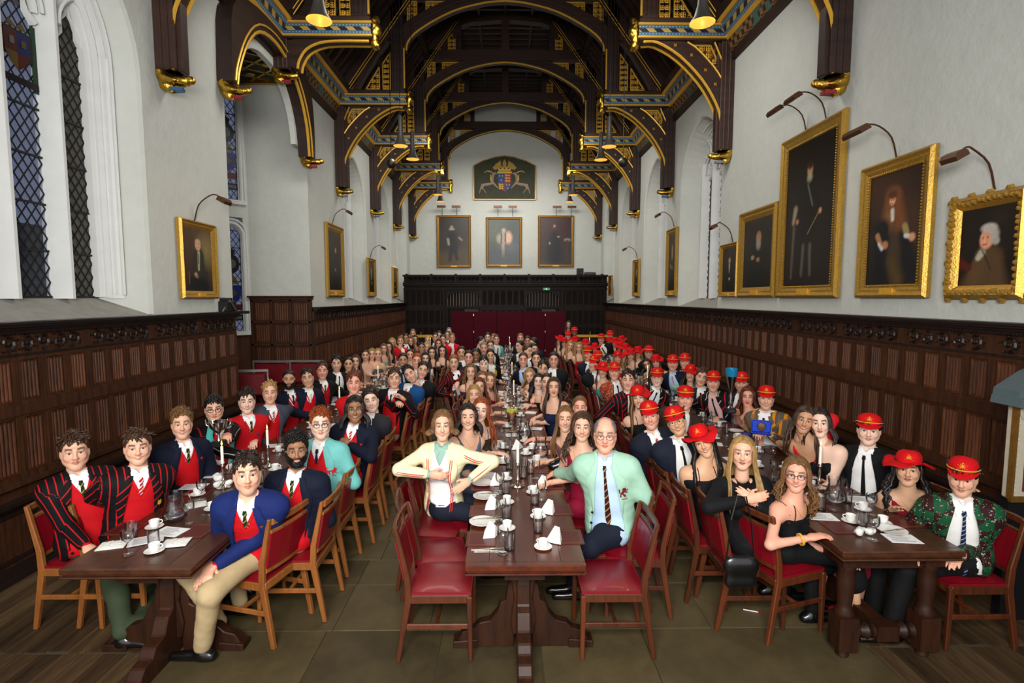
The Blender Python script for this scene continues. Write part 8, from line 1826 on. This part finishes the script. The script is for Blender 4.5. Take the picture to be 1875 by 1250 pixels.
man(1125, 679, 'R1', 'man in a scarlet cap and red floral blazer, aisle side of the right table', z=1.26, hat='cap', hair='blond', style='short', jacket='floral', inner=None, tie='navy', lod=0); woman(1104, 677, 'R1', 'laughing woman in a scarlet hat and turquoise dress, aisle side of the right table', z=1.16, hat='brim', hair='auburn', style='wavy', jacket='turq', top='dress')
man(1087, 664, 'R1', 'man in a scarlet cap and black jacket, head turned, aisle side of the right table', z=1.26, hat='cap', hair='dark', jacket='black', inner=None, tie=None, turn=-20, smile=False, roll=-10); man(1095, 655, 'R1', 'man in a scarlet cap half hidden behind the black jacket, right table', z=1.26, hat='cap', hair='brown', jacket='charcoal', inner=None)
man(1077, 647, 'R1', 'man in a scarlet cap and midnight suit looking right, aisle side of the right table', hat='cap', hair='dark', jacket='midnight', inner=None, tie=None, turn=-30, smile=False)
for px, py, lab, k in ((1060, 636, 'blonde woman with a pale headband in a red dress, far part of the right table', dict(jacket='scarlet', hair='blond')), (1044, 633, 'woman with wavy fair hair leaning out, far part of the right table', dict(jacket='black', hair='blond', roll=-15)), (1033, 627, 'woman in a scarlet hat leaning out, far aisle side of the right table', dict(jacket='black', hair='dark', hat='brim')), (1025, 622, 'long-haired woman in a dark red hat at the far aisle side of the right table', dict(jacket='black', hair='brown', hat='brim', roll=-18)),
                       (1053, 624, 'woman in a scarlet hat behind the headband woman, far right table', dict(jacket='black', hair='brown', hat='brim')), (1072, 630, 'woman with her face under a wide scarlet hat, far right table', dict(jacket='black', hair='light', hat='brim')), (1089, 638, 'woman in a scarlet hat facing right, middle of the far right table', dict(jacket='black', hair='brown', hat='brim', turn=-20)), (1131, 654, 'smiling blonde woman in a scarlet hat and red halter dress, right table', dict(jacket='scarlet', hair='blond', hat='brim', top='tank', lod=1))):
    woman(px, py, 'R1', lab, **k)
man(1040, 614, 'R1', 'man in a scarlet cap at the far aisle end of the right table', hat='cap', hair='dark', jacket='black', inner=None, z=1.3); man(1052, 607, 'R1', 'bearded man in a scarlet cap and white-edged black jacket at the far end', hat='cap', hair='black', beard='full', skin='brown', jacket='stripe2', inner=None, z=1.4)
woman(1041, 594, 'R1', 'woman with brown hair standing at the far end beside the maroon screen', y=16.4, stand=True, hair='brown', jacket='black', bottom='dress', skin='fair', top='longsleeve')
man(1255, 728, 'R1', 'broad smiling man in a scarlet cap, brown jacket and cream tie, right table', y=5.6, hat='cap', hair='brown', style='short', skin='rosy', jacket='brownsuit', inner=None, tie='white', wide=1.1, pelvis=(1.72, 5.7, .56), z=1.25)
man(1203, 690, 'R1', 'grinning bespectacled man in a scarlet cap and black blazer with pale edging, right table', y=7.0, hat='cap', hair='dark', style='curly', glasses='thin', skin='pale', jacket='stripe2', inner=None, tie='navy', pelvis=(1.78, 7.05, .56))
# ---- right table, wall side
q = man(1763, 872, 'R2', 'man in a scarlet cap and green floral patchwork blazer, nearest at far right', y=3.32, pelvis=(3.08, 3.42, .56), hat='cap', hair='dark', style='short', skin='fair', jacket='patch', inner=None, tie='bluestripe', bottom='black', lapel=None, smile=False, headf=(-.75, -.75, .05), hands=('lap', 'lap'), chest=-120, ch='red chair under the man in the patchwork blazer')
q = woman(1663, 858, 'R2', 'woman with long black ringlets in a floppy scarlet hat and crimson dress', y=3.62, pelvis=(3.02, 3.75, .55), hat='brim', hair='black', style='ringlet', skin='olive', jacket='wine', top='tank', necklace=True, smile=False, hands=(HP(1622, 925, z=.79)+(.3,), HP(1752, 905, y=3.6)+(.5, (1, .3, 0), (0, 0, 1))), ch='red chair under the woman with black ringlets', extra='redshoes', chest=-115)
man(1591, 786, 'R2', 'man in a low scarlet cap and black dinner suit, wall side of the right table', z=1.24, hat='cap', hair='dark', style='short', skin='pale', jacket='black', inner=None, tie='black', smile=False, hands=(HP(1575, 858, z=.8)+(.4,), 'lap'), ch='red chair behind the man in the black dinner suit')
q = woman(1501, 773, 'R2', 'woman with dark hair and a red bow behind, strapless black dress, right table', y=4.3, hair='dark', style='mlong', skin='pale', jacket='black', top='strapless', smile=False, roll=4, chest=-150, ch='red chair under the woman with the red bow')
s_ = SDF(); c_ = q.S-q.F*.12+q.U*.08; s_.cone(c_, c_+np.array([.05, .02, .12]), .03, .055, .03).cone(c_, c_+np.array([.06, .02, -.12]), .03, .05, .03); f_, lo_, g_ = s_.grid(.012); V_, Q_ = nets(f_, lo_, .012); npmesh('red_bow', V_-q.root, Q_, CM('scarlet'), q.body)
woman(1474, 768, 'R2', 'smiling woman with long brown hair in a low-cut red dress, right table', y=4.35, hair='brown', style='wavy', skin='tan', jacket='scarlet', top='vneck', hands=('table', 'table'), roll=-10, pelvis=(2.9, 4.45, .56))
q = man(1403, 728, 'R2', 'man in a scarlet cap and orange-striped grey blazer holding an open blue box', z=1.24, hat='cap', hair='dark', style='messy', jacket='stripeO', inner='white', tie='navy', skin='fair', hands=(HP(1385, 790, y=5.05)+(.6,), HP(1410, 795, y=5.05)+(.6,)), wide=1.05)
bx = thing('medal_box', 'open blue satin medal box held by the man in the orange-striped blazer', 'box', loc=HP(1394, 780, y=4.92), rz=-.35); M_bsat = flat('blue_satin', '#123fc0', .35, var=.25, nscale=25)
mb = MB(); mb.box(-.085, .085, -.02, .03, -.055, .055); mb.build('case', M_bsat, bx, bevel=.008); mb = MB(); mb.lathe([(0, .012), (.035, .01), (.042, 0)], (0, -.02, 0), 20, M=Matrix.Rotation(PI/2, 3, 'X')); mb.build('medal', flat('bronze_medal', '#8d6a4a', .3, .9), bx); mb = MB(); mb.box(-.085, .085, -.03, .04, -.075, -.06); mb.build('ribbon_fold', M_bsat, bx, bevel=.01)
lid = thing('box_lid', 'flat blue box lid lying on the right table below the medal box', 'box', loc=HP(1376, 798, z=.765), rz=.2); mb = MB(); mb.box(-.09, .09, -.06, .06, 0, .03); mb.build('lid', M_bsat, lid, bevel=.006)
woman(1369, 726, 'R2', 'woman with long auburn hair lifting a tall trophy on her palm, right table', z=1.14, hair='auburn', style='wavy', skin='rosy', jacket='beige', top='strapless', smile=False, hands=(HP(1345, 748, y=5.35)+(.1, (0, 0, -1), (0, 0, -1)), 'table'), pelvis=(2.95, 5.55, .56))
man(1358, 700, 'R2', 'bearded man in a scarlet cap and navy suit behind the tall trophy, right table', z=1.26, hat='cap', hair='dark', style='short', beard='stubble', jacket='navy', inner=None, tie='bluestripe')
man(1306, 698, 'R2', 'man in a scarlet cap and edged black blazer, hands on the right table', z=1.24, hat='cap', hair='light', style='short', jacket='stripe2', inner=None, shirt='lightpink', tie='navy', smile=False)
man(1285, 690, 'R2', 'bare-headed brown-haired man resting his cheek, wall side of the right table', z=1.22, hair='brown', style='swept', jacket='midnight', inner=None, tie='black', smile=False, roll=-10)
woman(1264, 683, 'R2', 'woman in a scarlet hat and pale green dress with dark wavy hair, right table', z=1.2, hat='brim', hair='dark', style='wavy', jacket='sage', top='longsleeve'); man(1254, 661, 'R2', 'fair man in a scarlet cap and white shirt, wall side of the right table', z=1.3, hat='cap', hair='blond', style='short', top='shirt', inner=None, shirt='white', tie='navy')
man(1232, 664, 'R2', 'ginger-stubbled man in a scarlet cap, navy jacket and red tie, right table', z=1.28, hat='cap', hair='ginger', style='crop', skin='rosy', jacket='navy', inner=None, shirt='paleblue', tie='redw', smile=False)
woman(1201, 662, 'R2', 'woman leaning back in a wide scarlet hat, wall side of the right table', hat='brim', hair='brown', jacket='glit', skin='fair', roll=8); woman(1185, 667, 'R2', 'dark-haired woman resting her head on her hand, wall side of the right table', z=1.08, hair='black', style='mlong', skin='olive', jacket='glit', roll=25, hands=('chin', 'table'), pelvis=(2.95, 8.6, .56))
for px, py, lab, k in ((1168, 645, 'fair-haired woman in a scarlet hat with bare arms, wall side of the far right table', dict(jacket='black', hair='blond', hat='brim')), (1155, 649, 'laughing woman in a scarlet hat, long fair hair, far right table', dict(jacket='navy', hair='light', hat='brim')), (1145, 639, 'woman in a scarlet hat with auburn hair, far right table, wall side', dict(jacket='wine', hair='auburn', hat='brim')), (1136, 636, 'woman in a scarlet hat half hidden, far right table, wall side', dict(jacket='black', hair='brown', hat='brim')),
                       (1138, 624, 'woman in a scarlet hat with fair hair, high in the far right group', dict(jacket='beige', hair='blond', hat='brim', z=1.22)), (1126, 627, 'woman in a scarlet hat with long light hair, far right group', dict(jacket='olive', hair='light', hat='brim')), (1115, 626, 'woman in a scarlet hat, chin on hand, far right group', dict(jacket='black', hair='dark', hat='brim', hands=('chin', 'lap')))): woman(px, py, 'R2', lab, **k)
man(1188, 645, 'R2', 'round-faced man in a scarlet cap beside the wide scarlet hat, far right table', hat='cap', hair='dark', style='crop', skin='olive', jacket='black', inner=None, z=1.26); man(1101, 620, 'R2', 'man in a scarlet cap and black suit reading, far right table', hat='cap', hair='grey', style='crop', jacket='black', inner=None, smile=False, z=1.28); man(1117, 614, 'R2', 'man in a scarlet cap at the back of the far right table', hat='cap', hair='grey', style='crop', jacket='charcoal', inner=None, z=1.34)
# trophies, bags
tp = thing('tall_trophy', 'tall silver trophy with a blue glass top on a raised palm, right table', 'trophy', loc=HP(1337, 755, y=5.2)); mb = MB(); mb.box(-.045, .045, -.045, .045, 0, .05); mb.build('plinth', M_iron, tp, bevel=.006); mb = MB(); mb.box(-.03, .03, -.048, -.045, .012, .038); mb.build('plaque', M_silver, tp)
mb = MB(); mb.lathe([(.03, .05), (.012, .07), (.02, .1), (.01, .13), (.018, .17), (.008, .2), (.02, .24), (.05, .36), (.055, .37)], n=16); mb.build('stem', M_silver, tp, smooth=40); mb = MB(); mb.lathe([(.05, .36), (.058, .4), (.06, .45), (.055, .45), (.05, .4)], n=16); mb.build('blue_bowl', flat('blue_glass', '#1f7fa8', .15, .3, var=.1), tp, smooth=40)
lc = thing('loving_cup', 'tall two-handled silver cup standing behind the men at the left table', 'trophy', loc=HP(800, 700, y=8.9)); mb = MB(); mb.lathe([(.07, -.2), (.02, -.12), (.015, .0), (.05, .08), (.07, .25), (.072, .27)], n=16); mb.build('cup_body', M_silver, lc, smooth=40)
for sx in (-1, 1): mb = MB(); mb.tube([(sx*.06, 0, .1), (sx*.12, 0, .14), (sx*.12, 0, .22), (sx*.07, 0, .24)], .007, 6); mb.build('handle', M_silver, lc)
M_lea = flat('black_leather_bag', '#09090a', .3, var=.05, coat=.3)
s_ = SDF(); s_.cone((-.07, 0, 0), (.09, 0, .02), .055, .05, .04, e=((0, 0, 1), .75)).cone((-.02, 0, .03), (.05, 0, .05), .04, .03, .03); f_, lo_, g_ = s_.grid(.01); V_, Q_ = nets(f_, lo_, .01); bg_ = npmesh('handbag', V_, Q_, M_lea, loc=HP(1028, 852, z=.79)); tag(bg_, 'black leather clutch bag beside the woman in the mauve top at the centre table', 'bag')
p = HP(1356, 1030, y=3.15); hb = thing('handbag', 'black leather shoulder bag hanging by its strap from the near right chair', 'bag', loc=p)
s_ = SDF(); s_.cone((-.04, 0, -.02), (.05, 0, -.02), .07, .07, .03, e=((0, 1, 0), .45)).cone((-.05, 0, -.12), (.06, 0, -.12), .05, .05, .03, e=((0, 1, 0), .5)); f_, lo_, g_ = s_.grid(.011); V_, Q_ = nets(f_, lo_, .011); npmesh('pouch', V_, Q_, M_lea, hb)
mb = MB(); mb.tube([(-.09, 0, 0), (-.07, 0, .28), (-.03, .02, .42), (.03, .02, .42), (.06, 0, .25), (.09, 0, 0)], .008, 5, flat_=.5); mb.build('strap', M_lea, hb)
for o in list(CH.values()):
    pass
print('PERSONS', PERS[0], LODC)
